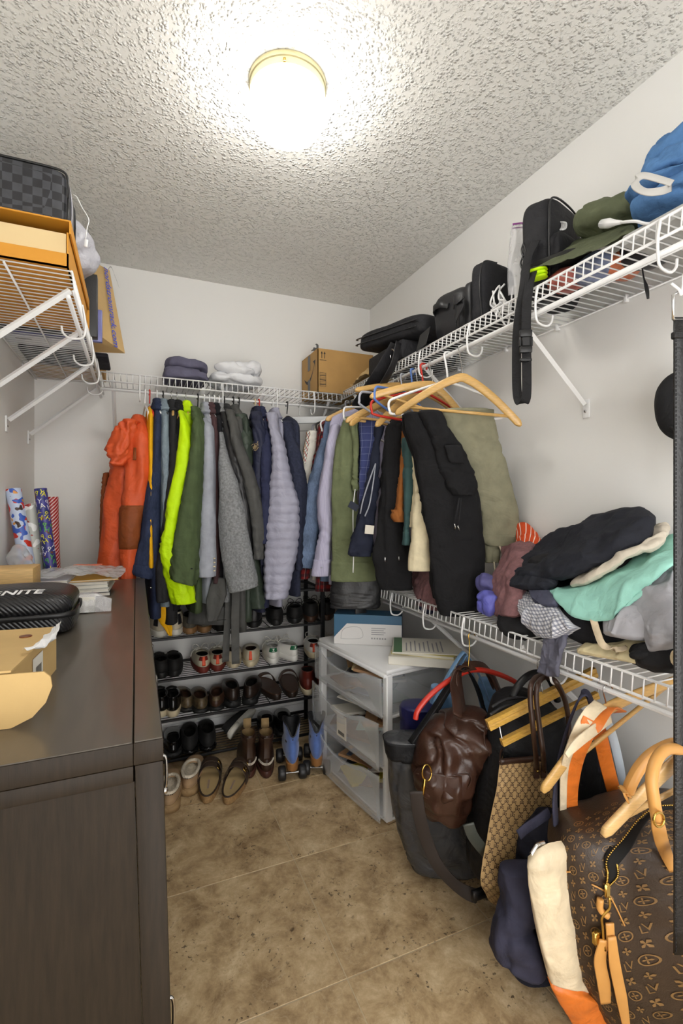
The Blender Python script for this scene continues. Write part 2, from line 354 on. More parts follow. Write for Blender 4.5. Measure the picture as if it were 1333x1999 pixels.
# ---------------------------------------------------------------- dresser
DW = mat('espresso_wood', C(38, 30, 21), .5, var=.22, vscale=5, aniso=(30, 30, 3), bump=.08, bscale=20, spec=.2)
DWT = mat('espresso_painted_sheen', C(84, 78, 70), .34, var=.12, vscale=4, aniso=(12, 1.5, 6), spec=.6, coat=.2)  # same dark wood, its grey reflected sheen put into the base colour
def dresser():
    x0, x1, y0, y1, zt = XL+.006, .0335, .684, 2.19, .93
    t = thing('dresser', 'dark brown wooden dresser with sheen painted on its satin top along the left wall', 'dresser', loc=((x0+x1)/2, (y0+y1)/2, 0))
    def flare(mb):
        for V in mb.v:
            m = V[:, 0] > x1-.12
            V[m, 0] += .026*(1-V[m, 2]/zt)
        return mb
    tp = build(MB().box(x0, x1-.037, y0, y1, zt-.030, zt-.0012, .001), 'top_panel', DW, t, auto=30); build(MB().box(x0+.002, x1-.038, y0+.002, y1-.002, zt-.002, zt, .0008, 1), 'sheen_sheet', DWT, tp, auto=30)  # thin added sheet carries the painted sheen; the slab edges stay dark
    tp = build(MB().box(x1-.0365, x1, y0, y1, zt-.030, zt-.0012, .001), 'top_edge_board', DW, t, auto=30); build(MB().box(x1-.0355, x1-.0012, y0+.002, y1-.002, zt-.002, zt, .0008, 1), 'sheen_sheet', DWT, tp, auto=30)  # second added sheet with the sheen colour, over the edge board
    for ya, yb in ((y0, y0+.022), (y1-.022, y1)):
        near = ya == y0
        build(flare(MB().box(x1-.036, x1-.001, ya, yb+.02*(1 if near else 0), 0, zt-.0305, .002)), 'corner_post', DW, t, auto=30)
        build(MB().box(x0, x0+.042, ya, yb, 0, zt-.0305, .002), 'corner_post', DW, t, auto=30)
        build(MB().box(x0+.0425, x1-.0365, ya, yb, zt-.052, zt-.0305, .0015), 'top_rail', DW, t, auto=30)
        build(flare(MB().box(x0+.0425, x1-.0368, ya+.004, yb-.004, .09, zt-.0525, .0)), 'end_panel', DW, t, smooth=False)
    build(MB().box(x0, x0+.012, y0+.02, y1-.02, .08, zt-.03), 'back_panel', DW, t, smooth=False)
    # drawer fronts on the aisle side, three rows of three
    for za, zb, hz in ((.10, .618, .37), (.625, .893, .785)):
        for c in range(2):
            ya = y0+.050+c*.708; yb = ya+.70
            dr = build(flare(MB().box(x1-.020, x1-.003, ya, yb, za, zb, .003)), 'drawer', DW, t, auto=30)
            for q in (.2, .8):
                yy = ya+(yb-ya)*q; zz = hz; xx = x1+.026*(1-zz/zt)-.003
                hb = MB().tube([(xx, yy, zz+.030), (xx+.011, yy, zz+.026), (xx+.013, yy, zz), (xx+.011, yy, zz-.026), (xx, yy, zz-.030)], .0028, 8, res=20)
                hb.lathe([(0, -.006), (.005, -.004), (.006, 0), (.005, .004), (0, .006)], 10, (xx+.010, yy, zz-.031)); build(hb, 'handle', CHROME, dr)
    return t
dresser()
# ================================================================ cloth helpers
def loft(rows, m=60, n=36, pw=2.3, fold=.006, fs=(30, 30, 4), crease=.004, seed=0, end='open', quilt=0, ax=None, ay=None, top=.45, cut=0):
    """rows: (centre xyz, half width a, half depth b). rings lie level; ax / ay default to across / along the view of the aisle"""
    ax = RX if ax is None else unit(ax); ay = FW if ay is None else unit(ay)
    D = cr([list(c)+[a, b] for c, a, b in rows], m)
    Cn, a, b = D[:, :3], np.maximum(D[:, 3], .002), np.maximum(D[:, 4], .002)
    th = np.linspace(0, 2*np.pi, n, endpoint=False)
    ct, st = np.cos(th), np.sin(th); e = 2/pw
    cx, sx = np.sign(ct)*np.abs(ct)**e, np.sign(st)*np.abs(st)**e
    R = Cn[:, None]+a[:, None, None]*cx[None, :, None]*ax+b[:, None, None]*sx[None, :, None]*ay
    if cut: R = R+(np.linspace(0, 1, m)**6)[:, None, None]*(cx[None, :, None]*cut)*UPV
    rad = R-Cn[:, None]; rad = rad/np.maximum(np.linalg.norm(rad, axis=2, keepdims=True), 1e-6)
    d = fold*(nz(R, fs, seed)*.75+nz(R, np.array(fs)*2.3, seed+3)*.4)
    if crease:
        Q = R+np.stack([R[..., 2]*.0, R[..., 2]*.0, (R[..., 0]-R[..., 1])*.9*nz(R, 3, seed+9)], -1)
        d = d+crease*(nz(Q, (9, 9, 40), seed+5)*nz(R, 5, seed+6)*1.6)-crease*.9*np.maximum(0, 1-np.abs(nz(Q, (11, 11, 17), seed+8))*5)
    if quilt:
        zz = R[..., 2]; d = d+.007*(np.abs(np.sin(np.pi*zz/quilt))**.45-.6)
        uu = np.abs(np.sin(th*3.5+.4))[None, :]**.35; d = d+.0035*(uu-.8)
    if not quilt: d = d*1.45
    env = np.minimum(1, np.linspace(0, 1, m)*8)[:, None]
    R = R+rad*(d*env)[..., None]
    L = [R[i] for i in range(m)]
    c0 = R[0].mean(0); L = [c0+(R[0]-c0)*top*.5+UPV*.006, c0+(R[0]-c0)*(top*.5+.5)+UPV*.004]+L
    c1 = R[-1].mean(0); dn = unit(Cn[-1]-Cn[-3])
    if end == 'open':
        L += [c1+(R[-1]-c1)*.96+dn*.002, c1+(R[-1]-c1)*.86-dn*.004, c1+(R[-1]-c1)*.8-dn*.05]
    else:
        L += [c1+(R[-1]-c1)*.85+dn*.006, c1+(R[-1]-c1)*.45+dn*.008]
    mb = MB(); mb.rings(np.array(L)); return mb
def wrapband(mb, n, zlo, zhi, off=.003, frac=(0, 1)):
    """a band that follows a loft's own surface between two heights"""
    G = mb.v[0].reshape(-1, n+1, 3)[2:-2]; zm = G.mean(1)[:, 2]; I = [i for i in range(len(G)) if zlo <= zm[i] <= zhi]
    R = []
    for i in I: c = G[i, :-1].mean(0); r = G[i, :-1]-c; R.append(c+r+r/np.maximum(np.linalg.norm(r, axis=1, keepdims=True), 1e-6)*off)
    R = [R[0]+(R[0].mean(0)-R[0])*.04]+R+[R[-1]+(R[-1].mean(0)-R[-1])*.06-UPV*.001, R[-1]+(R[-1].mean(0)-R[-1])*.2+UPV*.004]
    o = MB(); o.rings(np.array(R), False, False); return o
def prow(rows, dep=.06, X=None, Y=None, pad=0):
    """rows (py, xl, xr[, plane]) measured on the photograph -> loft rows with true depth"""
    out = []
    for i, r in enumerate(rows):
        p = r[3] if len(r) > 3 else None
        kx, ky = (p if p is not None else X, None) if X is not None else (None, p if p is not None else Y)
        c = at((r[1]+r[2])/2, r[0], X=kx, Y=ky); dd = float(np.dot(c-CAM, FW))
        dp = dep if np.isscalar(dep) else np.interp(i/(len(rows)-1), np.linspace(0, 1, len(dep)), dep)
        out.append((c, (r[2]-r[1])/2/FPX*dd+pad, dp+pad))
    return out
def wood_hanger(N, a, dn, hook_to, label, group, L=.215, drop=.085, m=HWOOD, bar=True, name='wooden_hanger'):
    """N neck point, a arm direction, dn downward in the hanger's plane, hook_to point under which the hook curls"""
    N = np.array(N, float); a = unit(a); dn = unit(np.array(dn)-a*np.dot(dn, a)); nn = np.cross(a, dn)
    t = thing(name, label, 'hanger', group, loc=tuple(N))
    bd = MB(); S = [-1, -.86, -.55, -.28, -.10, 0, .10, .28, .55, .86, 1]
    cpt = cr([list(N+a*(s*L)+dn*(drop*(abs(s)**1.35))+nn*(-.018*s*s)) for s in S], 46)
    T = np.gradient(cpt, axis=0); R = []
    for i, p in enumerate(cpt):
        s = abs(2*i/45-1); t0 = unit(T[i]); w = unit(np.cross(nn, t0)); hw = .0155-.003*s; hw *= min(1, .35+(1-s)*9); th = .0062
        ang = np.linspace(0, 2*np.pi, 12, endpoint=False)
        R.append(p+np.outer(np.sign(np.cos(ang))*np.abs(np.cos(ang))**.7*hw, w)+np.outer(np.sign(np.sin(ang))*np.abs(np.sin(ang))**.7*th, nn))
    bd.rings(np.array(R)); build(bd, 'shoulder_bow', m, t)
    if bar: build(MB().tube([N+a*(-.84*L)+dn*(drop*.80)-nn*.014, N+a*(.84*L)+dn*(drop*.80)-nn*.014], .0056, 10), 'trouser_bar', m, t)
    hook(t, N-dn*.012, hook_to, a, CHROME, .0017)
    return t
def hook(t, p0, top, a, m, r=.0017):
    """wire hook from p0 up and over the rod at 'top' (rod centre)"""
    top = np.array(top, float); a = unit(np.array((a[0], a[1], 0))); q = .0125
    dirs = [(.0, -1.0), (.95, -.25), (.85, .65), (0, 1.05), (-.85, .65), (-1.15, -.1), (-1.0, -.75)]
    pts = [p0, p0*.5+(top+a*q*.4-UPV*q*1.8)*.5, top+a*q*.7-UPV*q*1.3]+[top+a*q*x+UPV*q*z for x, z in dirs[1:]]
    build(MB().tube(pts, r, 8, res=44), 'hook', m, t)
def tube_hanger(N, a, dn, hook_to, label, group, m, L=.205, drop=.11, r=.0048):
    N = np.array(N, float); a = unit(a); dn = unit(np.array(dn)-a*np.dot(dn, a))
    t = thing('plastic_hanger', label, 'hanger', group, loc=tuple(N))
    P = [N+dn*.012, N+a*L*.3+dn*drop*.28, N+a*L*.86+dn*drop*.72, N+a*L*1.0+dn*drop*.90, N+a*L*.98+dn*(drop+.022), N+a*L*.86+dn*(drop+.036), N+dn*(drop+.036)]
    Q = [p-2*a*np.dot(p-N, a) for p in P]
    build(MB().tube(P[:-1]+[P[-1]]+Q[::-1][1:], r, 10, res=110), 'frame', m, t)
    hook(t, N, hook_to, a, m, r*.8)
    return t
PLW = mat('hanger_white', C(240, 240, 240), .35); PLR = mat('hanger_red', C(200, 50, 34), .35); PLB = mat('hanger_blue', C(92, 128, 196), .35); PLG = mat('hanger_grey', C(176, 178, 188), .35)
PLK = mat('hanger_black', C(26, 26, 26), .4); PLC = mat('hanger_cream', C(222, 204, 168), .4)
# ================================================================ coats on the back rod
RY, RZ = YB-SD+.008, Z1-.074
CG = 'coats and jackets on the back rod'; HG = 'hangers on the back rod'
HCOL = {'r': PLR, 'w': PLW, 'k': PLK, 'c': PLC, 'g': PLG}
def coat(name, label, hpx, rows, mt, hk, hang_label, Y=2.17, dep=.05, hem=.80, th=.030, body=True, collar=None, colm=None, name2='jacket', far=True, cat='jacket', shift=0, **kw):
    hx = at(hpx, 775, Y=RY)[0]; top = (hx, RY, RZ); seed = int(hpx*7) % 97
    if hk == 'wood': wood_hanger((hx, RY, RZ-.055), (.08, -1, 0), (0, 0, -1), top, hang_label, HG, .165)
    else: tube_hanger((hx, RY, RZ-.05), (.08, -1, 0), (0, 0, -1), top, hang_label, HG, HCOL[hk], .135, .075, .0038)
    t = thing(name, label, cat, CG, loc=(hx, RY, RZ-.9))
    rr = []
    for i, r in enumerate(rows):
        rr.append(r if len(r) > 3 else tuple(r)+(Y+(.11 if i == 0 else .04 if i == 1 else 0),))
    slm = loft(prow(rr, (dep*.7, dep, dep, dep), Y=Y), seed=seed, **kw); coat.last = slm; sl = build(slm, 'sleeve', mt, t)
    if body:
        zt = RZ-.075; xs = at((rr[3][1]+rr[3][2])/2, rr[3][0], Y=rr[3][3])[0]; x2 = hx*.55+xs*.45+shift; ks = dict(kw); ks.pop('quilt', None); ks.pop('cut', None); ks.pop('m', None); ks.pop('n', None)
        B = [((hx, RY+.005, zt), th*.6, .065), ((hx, RY+.01, zt-.035), th*.9, .15), ((hx*.8+x2*.2, RY+.012, zt-.09), th, .195), ((x2, RY+.012, zt-.30), th*1.1, .205), ((x2, RY+.012, (zt+hem)/2-.12), th*1.15, .20), ((x2, RY+.012, hem), th*1.2, .21)]
        build(loft(B, seed=seed+1, ax=(1, 0, 0), ay=(0, 1, 0), m=40, **ks), 'body', mt, t)
    if far:
        fx = hx+.005
        build(loft([((fx, RY+.10, RZ-.10), .03, .03), ((fx, RY+.20, RZ-.16), .036, .045), ((fx-.005, RY+.22, RZ-.4), .036, .05), ((fx-.008, RY+.222, hem+.02), .034, .045)], seed=seed+2, ax=(1, 0, 0), ay=(0, 1, 0), m=24, n=16), 'sleeve', mt, t)
    if body and not collar and collar is not False:
        zc = RZ-.078; build(loft([((hx, RY-.035, zc+.040), .020, .050), ((hx, RY-.04, zc+.018), .026, .066), ((hx, RY-.045, zc-.012), .034, .085)], seed=seed+4, ax=(1, 0, 0), ay=(0, 1, 0), m=14, n=24, fold=.004, end='closed'), 'collar', mt, t)
    if collar:
        build(loft(prow(collar, .045, Y=Y+.07), seed=seed+4, m=22, n=20, fold=.006, end='closed'), 'collar', colm or mt, t)
    return t, sl
ORA = fab('orange_nylon', (210, 86, 42), .55, var=.08, spec=.4); BRN = fab('brown_nylon', (134, 70, 34), .6)
t, s = coat('hooded_jacket', 'orange hooded shell jacket with brown sleeve panels, leftmost on the back rod', 283,
    [(812, 262, 280, 2.34), (826, 252, 287, 2.31), (850, 250, 292), (890, 250, 296), (940, 246, 291), (980, 240, 284), (1017, 236, 277), (1078, 236, 271), (1123, 238, 264), (1185, 238, 264)], ORA, 'w', 'white hanger holding the orange hooded jacket', Y=2.265, dep=.05, body=False, far=False, fold=.008)
build(loft(prow([(868, 225, 280), (900, 217, 284), (950, 212, 272), (1000, 205, 262), (1060, 199, 255), (1125, 193, 252), (1215, 190, 252)], .07, Y=2.345), seed=11, fold=.011), 'body', ORA, t)
ZP = lambda py, Y: at(260, py, Y=Y)[2]
build(wrapband(coat.last, 36, ZP(1078, 2.26), ZP(983, 2.26), .0018), 'sleeve_panel', BRN, s, 'brown reinforcement panel')
build(loft(prow([(822, 246, 270), (836, 232, 268), (860, 218, 264), (884, 214, 258), (907, 222, 246)], .06, Y=2.25), seed=14, m=40, fold=.014, fs=(26, 26, 26), crease=.010, end='closed'), 'hood', ORA, t)
build(loft(prow([(925, 207, 219), (975, 202, 216), (1040, 200, 214), (1120, 198, 214)], .045, Y=2.40), seed=15), 'sleeve', BRN, t, 'brown far sleeve panel')
build(loft(prow([(884, 260, 266), (897, 259, 266)], .002, Y=2.212), m=6, n=12, fold=0, crease=0, top=1), 'badge', BRN, s)
YEL = fab('mustard_yellow', (236, 176, 20), .7)
t, s = coat('rain_jacket', 'yellow jacket squeezed between the orange jacket and dark denim jacket', 292, [(824, 287, 300), (862, 289, 302), (920, 289, 298), (950, 290, 297)], YEL, 'r', 'red hanger holding the yellow jacket', Y=2.33, dep=.025, hem=.97, th=.018, collar=False)
build(loft(prow([(1150, 299, 317), (1180, 300, 326), (1205, 304, 330), (1222, 316, 335), (1238, 326, 337)], .006, Y=2.24), m=24, fold=.004, end='closed'), 'hem_flap', YEL, t)
DNM = denim('dark_denim', (44, 52, 76), (1.7,)); LDN = denim('pale_denim', (128, 142, 152), (1.4,)); MDN = denim('mid_denim', (98, 114, 140), (1.7,))
t, s = coat('denim_jacket', 'dark indigo denim jacket with turned-up cuff beside the yellow jacket', 306, [(808, 297, 311), (848, 303, 320), (905, 297, 318), (980, 284, 313), (1055, 272, 304), (1110, 259, 300), (1123, 261, 298)], DNM, 'w', 'white hanger holding the dark denim jacket', Y=2.245, dep=.045, hem=.75, cut=-.012)
build(wrapband(coat.last, 36, 0, ZP(1100, 2.245), .0025), 'cuff', DNM, s)
for px, py in ((294, 1147), (327, 1120)): build(MB().lathe([(0, -.003), (.006, -.002), (.006, .002), (0, .003)], 12, at(px, py, Y=2.16), None), 'button', CHROME, t)
coat('denim_jacket', 'pale washed denim jacket behind the neon yellow jacket', 318, [(809, 311, 323), (850, 316, 334), (950, 318, 336), (1060, 316, 331), (1100, 316, 330)], LDN, 'k', 'thin black hanger holding the pale denim jacket', Y=2.21, dep=.035, hem=.80)
CHA = fab('charcoal_cotton', (44, 44, 46)); 
coat('jacket', 'charcoal jacket between the pale denim and neon yellow jackets', 334, [(814, 335, 350), (855, 335, 357), (930, 331, 354), (1040, 318, 340), (1110, 308, 336), (1172, 308, 334)], CHA, 'wood', 'wooden hanger holding the charcoal jacket', Y=2.20, dep=.045, hem=.72)
coat('jacket', 'black jacket glimpsed between pale denim and neon yellow at the collar', 345, [(811, 322, 333), (840, 322, 336), (900, 324, 338), (1000, 318, 334)], fab('soot_black', (30, 30, 32)), 'wood', 'wooden hanger holding the half-hidden black jacket', Y=2.27, dep=.03, hem=.78)
NEO = fab('neon_yellow', (198, 240, 10), .6, var=.05)
coat('safety_jacket', 'neon yellow high-visibility jacket with long smooth sleeve', 362, [(804, 350, 360), (822, 352, 366), (860, 350, 374), (890, 346, 375), (924, 341, 369), (980, 329, 358), (1036, 322, 350), (1062, 314, 349), (1092, 317, 352), (1130, 325, 370), (1176, 336, 380)], NEO, 'wood', 'wooden hanger holding the neon yellow jacket', Y=2.15, dep=.045, hem=.86, crease=.005)
OLV = fab('olive_cotton', (74, 88, 58))
t, s = coat('field_jacket', 'olive green field jacket with buttoned cuff in front of the neon jacket', 386, [(796, 376, 388), (830, 378, 397), (875, 374, 397), (924, 365, 395), (980, 356, 391), (1018, 348, 389), (1074, 337, 387), (1112, 330, 385), (1134, 332, 382)], OLV, 'k', 'black hanger holding the olive field jacket', Y=2.11, dep=.048, hem=.76, fold=.007, crease=.004, cut=-.018, collar=[(797, 374, 390), (818, 376, 396), (836, 382, 398)])
build(MB().lathe([(0, -.002), (.005, -.002), (.005, .002), (0, .002)], 10, at(374, 1110, Y=2.06)), 'button', CHA, s)
LGY = fab('light_grey_wool', (158, 162, 172)); MAR = fab('maroon_wool', (78, 56, 58)); BLK = fab('black_wool', (26, 26, 30)); MGY = fab('heather_grey', (128, 130, 132), var=.3, vscale=120)
t, s = coat('blazer', 'light grey blazer with four pale cuff buttons', 398, [(819, 396, 408), (838, 398, 416), (886, 397, 419), (943, 396, 420), (999, 392, 421), (1055, 389, 421), (1093, 386, 422), (1124, 386, 421)], LGY, 'w', 'white hanger holding the light grey blazer', Y=2.14, dep=.045, hem=.80, fold=.003, crease=.001)
for i in range(4): build(MB().lathe([(0, -.003), (.0045, -.002), (.0045, .002), (0, .003)], 10, at(418.6, 1090+i*8, Y=2.098)), 'cuff_button', PLC, s)
coat('blazer', 'dark maroon blazer edge beside the light grey blazer', 408, [(830, 414, 424), (850, 416, 429), (950, 419, 430), (1050, 420, 429), (1136, 419, 429)], MAR, 'w', 'white hanger holding the maroon blazer', Y=2.19, dep=.04, hem=.78, fold=.003)
coat('blazer', 'black blazer behind the maroon blazer with raised collar', 418, [(810, 404, 420), (850, 412, 432), (950, 420, 434), (1060, 422, 434)], BLK, 'w', 'white hanger holding the black blazer', Y=2.235, dep=.035, hem=.78, fold=.003)
coat('wool_coat', 'heather grey wool coat with wide flaring sleeve', 427, [(846, 429, 437), (890, 430, 446), (943, 429, 464), (999, 428, 477), (1055, 430, 488), (1093, 434, 495), (1130, 441, 502), (1150, 447, 503)], MGY, 'w', 'white hanger holding the heather grey wool coat', Y=2.10, dep=.045, hem=.80, fold=.004, crease=.001, cut=.014)
LEA = mat('black_leather', C(30, 30, 32), .42, var=.15, vscale=20, bump=.4, bscale=90, bdist=.002)
coat('leather_jacket', 'black leather jacket between the grey wool coat and dark grey trench coat', 437, [(806, 430, 448), (849, 437, 460), (905, 441, 477), (961, 455, 490), (1036, 474, 494), (1080, 478, 494)], LEA, 'k', 'black hanger holding the leather jacket', Y=2.17, dep=.045, hem=.78, fold=.006)
TRE = fab('trench_grey', (80, 80, 78), .75)
t, s = coat('trench_coat', 'dark grey trench coat with loose belt ends hanging to the shoe rack', 455, [(802, 440, 458), (830, 447, 464), (868, 452, 475), (924, 470, 497), (980, 483, 510), (1036, 491, 516), (1090, 496, 514)], TRE, 'k', 'wire-thin black hanger holding the trench coat', Y=2.14, dep=.045, hem=.66, fold=.005)
build(MB().strap([at(459, 1100, Y=2.18), at(460, 1160, Y=2.17), at(459, 1220, Y=2.165), at(460, 1296, Y=2.16)], .035, .004, (1, -.1, 0), 30), 'belt', TRE, t)
build(MB().strap([at(452, 1080, Y=2.22), at(447, 1160, Y=2.21), at(443, 1230, Y=2.20), at(440, 1292, Y=2.195)], .032, .004, (1, .3, 0), 30), 'belt', TRE, t)
build(loft(prow([(1130, 415, 440), (1170, 405, 440), (1208, 406, 426), (1212, 408, 420)], .010, Y=2.17), m=18, fold=.006, pw=4), 'coat_flap', TRE, t)
build(loft(prow([(1120, 380, 470), (1165, 372, 480), (1216, 370, 470)], .03, Y=2.27), m=20, fold=.012), 'skirt', TRE, t)
GPU = fab('green_puffer', (58, 68, 58), .5, spec=.4)
t, s = coat('puffer_jacket', 'dark green hooded puffer jacket half hidden behind the trench coat', 466, [(809, 458, 482), (835, 456, 490), (862, 462, 497), (890, 476, 496), (960, 484, 500), (1060, 488, 504), (1140, 486, 516), (1184, 487, 522)], GPU, 'k', 'dark hanger holding the green puffer jacket', Y=2.235, dep=.05, hem=.70, quilt=.07, fold=.006, collar=[(811, 456, 482), (832, 458, 486), (846, 464, 484)])
NAV = fab('navy_nylon', (36, 40, 62), .6, spec=.35)
t, s = coat('parka', 'navy parka with a scrap of fur at the hood', 497, [(806, 489, 511), (830, 491, 516), (860, 497, 521), (920, 494, 523), (970, 499, 522), (1030, 508, 520), (1100, 508, 520)], NAV, 'c', 'cream hanger holding the navy parka', Y=2.19, dep=.05, hem=.74, fold=.007)
fur = MB(); rng = np.random.RandomState(3)
for i in range(60):
    p = at(499+rng.randn()*2.5, 871+rng.randn()*3.5, Y=2.13); fur.tube([p, p+A(*(rng.randn(3)*.004))+A(-.004, -.008, -.005)], [.0016, .0003], 4)
build(fur, 'fur_trim', mat('fur', C(176, 156, 120), .9), t, 'tan fur')
coat('jacket', 'plain navy jacket with soft collar just left of the lavender quilted jacket', 505, [(836, 505, 522), (856, 508, 531), (900, 510, 532), (960, 510, 528), (1060, 511, 524)], fab('navy_cotton', (44, 48, 74)), 'r', 'red hanger holding the plain navy jacket', Y=2.145, dep=.04, hem=.76, fold=.006)
LAV = fab('lavender_nylon', (158, 158, 176), .5, var=.06, spec=.45)
coat('quilted_jacket', 'lavender grey quilted down jacket with stitched baffles', 532, [(808, 519, 543), (838, 526, 545), (868, 530, 555), (905, 530, 563), (943, 526, 572), (980, 523, 583), (1018, 519, 585), (1055, 518, 583), (1093, 515, 578), (1130, 514, 570), (1166, 517, 560)], LAV, 'w', 'thick white hanger holding the lavender quilted jacket', Y=2.12, dep=.055, hem=.76, quilt=.0385, fold=.004, m=120, n=36)
HOO = fab('navy_fleece', (48, 52, 70), .95, var=.2, vscale=90)
coat('hoodie', 'navy hooded sweatshirt at the right end of the coat row', 560, [(824, 548, 574), (856, 554, 579), (890, 558, 589), (943, 566, 599), (980, 573, 598), (1050, 576, 594), (1110, 576, 592)], HOO, 'k', 'black hanger holding the navy hooded sweatshirt', Y=2.19, dep=.055, hem=.80, collar=[(826, 548, 572), (838, 549, 576), (852, 553, 572)])
# empty clip hanger
hx = at(584, 775, Y=RY)[0]
t = thing('clip_hanger', 'empty white trouser hanger with black clips near the corner', 'hanger', HG, loc=(hx, RY, RZ))
hook(t, A(hx, RY, RZ-.055), (hx, RY, RZ), (0, -1, 0), CHROME)
bm_ = MB().box(-.15, .15, -.008, .008, -.017, .017, .004, 2, Matrix.Translation((hx+.03, RY-.02, RZ-.078)) @ Matrix.Rotation(math.radians(-32), 4, 'Z')); build(bm_, 'beam', mat('grey_wood', C(206, 208, 210), .4), t, auto=40)
for k in (-.11, .10):
    p = A(hx+.03, RY-.02, RZ-.135)+A(math.cos(math.radians(-32)), math.sin(math.radians(-32)), 0)*k
    c = MB()
    for s in (-1, 1): c.box(-.012, .012, -.002, .002, -.028, .028, .0015, 1, Matrix.Translation(tuple(p)) @ Matrix.Rotation(s*.28, 4, 'X'))
    build(c, 'clip', BLACKP, t, auto=40)
build(MB().tube([A(hx+.03, RY-.02, RZ-.133)-A(.848, -.53, 0)*.13, A(hx+.03, RY-.02, RZ-.133)+A(.848, -.53, 0)*.13], .0018, 6), 'wire_bar', CHROME, t)
# ================================================================ clothes on the upper right rod
QX, QZ = XR-SD+.008, ZR-.068
SG = 'shirts and trousers on the right rod'; H2 = 'hangers on the right rod'
def neck_at(y, dz=.05): return A(QX, y, QZ-dz)
def tipdir(N, px, py, L):
    """direction from the neck to the hanger tip seen at a pixel, tip L away"""
    r = FW+RX*((px-666.5)/FPX)+UPV*((HOR-py)/FPX); o = CAM-N
    b = np.dot(r, o); a = np.dot(r, r); c = np.dot(o, o)-L*L; disc = b*b-a*c
    t = (-b-math.sqrt(disc))/a if disc > 0 else -b/a
    return unit(CAM+r*t-N)
def rshirt(name, label, y, rows, m, hk, hl, cat='shirt', dep=.04, hem=.85, th=.025, cuff=None, **kw):
    N = neck_at(y); top = (QX, y, QZ)
    if hk == 'wood': wood_hanger(N, (-1, .12, 0), (0, 0, -1), top, hl, H2, .20)
    else: tube_hanger(N, (-1, .12, 0), (0, 0, -1), top, hl, H2, HCOL[hk], .19, .09, .0045)
    t = thing(name, label, cat, SG, loc=(QX, y, QZ-.8)); seed = int(y*100) % 89
    rr = [tuple(r)+(y-.015,) for r in rows]
    slm = loft(prow(rr, dep, Y=y), seed=seed, **kw); s = build(slm, 'sleeve', m, t)
    zt = QZ-.075
    B = [((QX, y, zt), .06, th*.6), ((QX, y, zt-.03), .14, th*.9), ((QX, y, zt-.09), .19, th), ((QX, y, zt-.35), .195, th*1.1), ((QX, y, hem), .2, th*1.2)]
    build(loft(B, seed=seed+1, ax=(1, 0, 0), ay=(0, 1, 0), m=30), 'body', m, t)
    build(loft([((QX+.15, y, zt-.03), .03, .02), ((QX+.21, y, zt-.12), .035, .025), ((QX+.215, y, hem+.1), .035, .025)], ax=(1, 0, 0), ay=(0, 1, 0), m=16, n=14), 'sleeve', m, t)
    if cuff: build(wrapband(slm, 36, 0, at(620, cuff[0][0][0], Y=y-.015)[2], .0028), 'cuff', cuff[1], s)
    return t, s
FLO = uvpat('patterned_cotton', (228, 224, 214), (('d', .022, .28, (52, 50, 60), .85), ('e', .031, .22, (180, 60, 40), .8), ('u', .05, .1, (200, 160, 60), .8)))
t, s = rshirt('patterned_shirt', 'white shirt with colourful printed trim, first past the empty clip hanger', 2.36, [(843, 600, 620), (881, 594, 617), (922, 590, 610), (1000, 588, 606)], fab('offwhite_cotton', (226, 222, 212)), 'g', 'grey hanger holding the patterned white shirt')
build(loft(prow([(846, 598, 606, 2.335), (870, 594, 604, 2.335), (905, 591, 600, 2.335)], .03, Y=2.335, pad=.002), m=10, fold=.002, top=1), 'printed_trim', FLO, s)
PLA = uvpat('red_plaid', (126, 34, 34), (('u', .032, .45, (40, 30, 36), .7), ('v', .032, .45, (40, 30, 36), .7), ('u', .032, .06, (220, 200, 190), .5)))
rshirt('plaid_shirt', 'red and black plaid shirt behind the faded denim shirt', 2.30, [(838, 625, 645), (868, 619, 640), (900, 611, 630), (980, 600, 618), (1128, 583, 602)], PLA, 'k', 'black hanger holding the plaid shirt', hem=.80)
t, s = rshirt('denim_shirt', 'faded blue denim shirt with wide folded cuff', 2.235, [(857, 627, 645), (885, 618, 642), (919, 609, 636), (956, 597, 627), (994, 590, 623), (1031, 583, 621), (1069, 576, 617), (1105, 572, 612)], MDN, 'w', 'white hanger holding the faded denim shirt', dep=.05, hem=.86, cuff=([(1072, 575, 617), (1090, 572.5, 614.5), (1106, 572, 612)], MDN), cut=-.008)
STR = uvpat('lavender_stripe', (190, 187, 208), (('u', .0075, .4, (156, 150, 184), .6),))
t, s = rshirt('striped_shirt', 'lavender pinstriped dress shirt with buttoned cuff', 2.13, [(831, 646, 664), (863, 637, 662), (900, 631, 655), (938, 624, 651), (975, 619, 649), (1013, 620, 650), (1040, 622, 650), (1069, 618, 647), (1122, 611, 645)], STR, 'wood', 'wooden hanger holding the lavender striped shirt', dep=.045, hem=.86, fold=.006, crease=.004, cuff=([(1090, 614.5, 646), (1106, 612.5, 646), (1122, 611, 645)], STR))
build(MB().lathe([(0, -.003), (.005, -.002), (.005, .002), (0, .003)], 10, at(628, 1108, Y=2.065)), 'cuff_button', PLG, s)
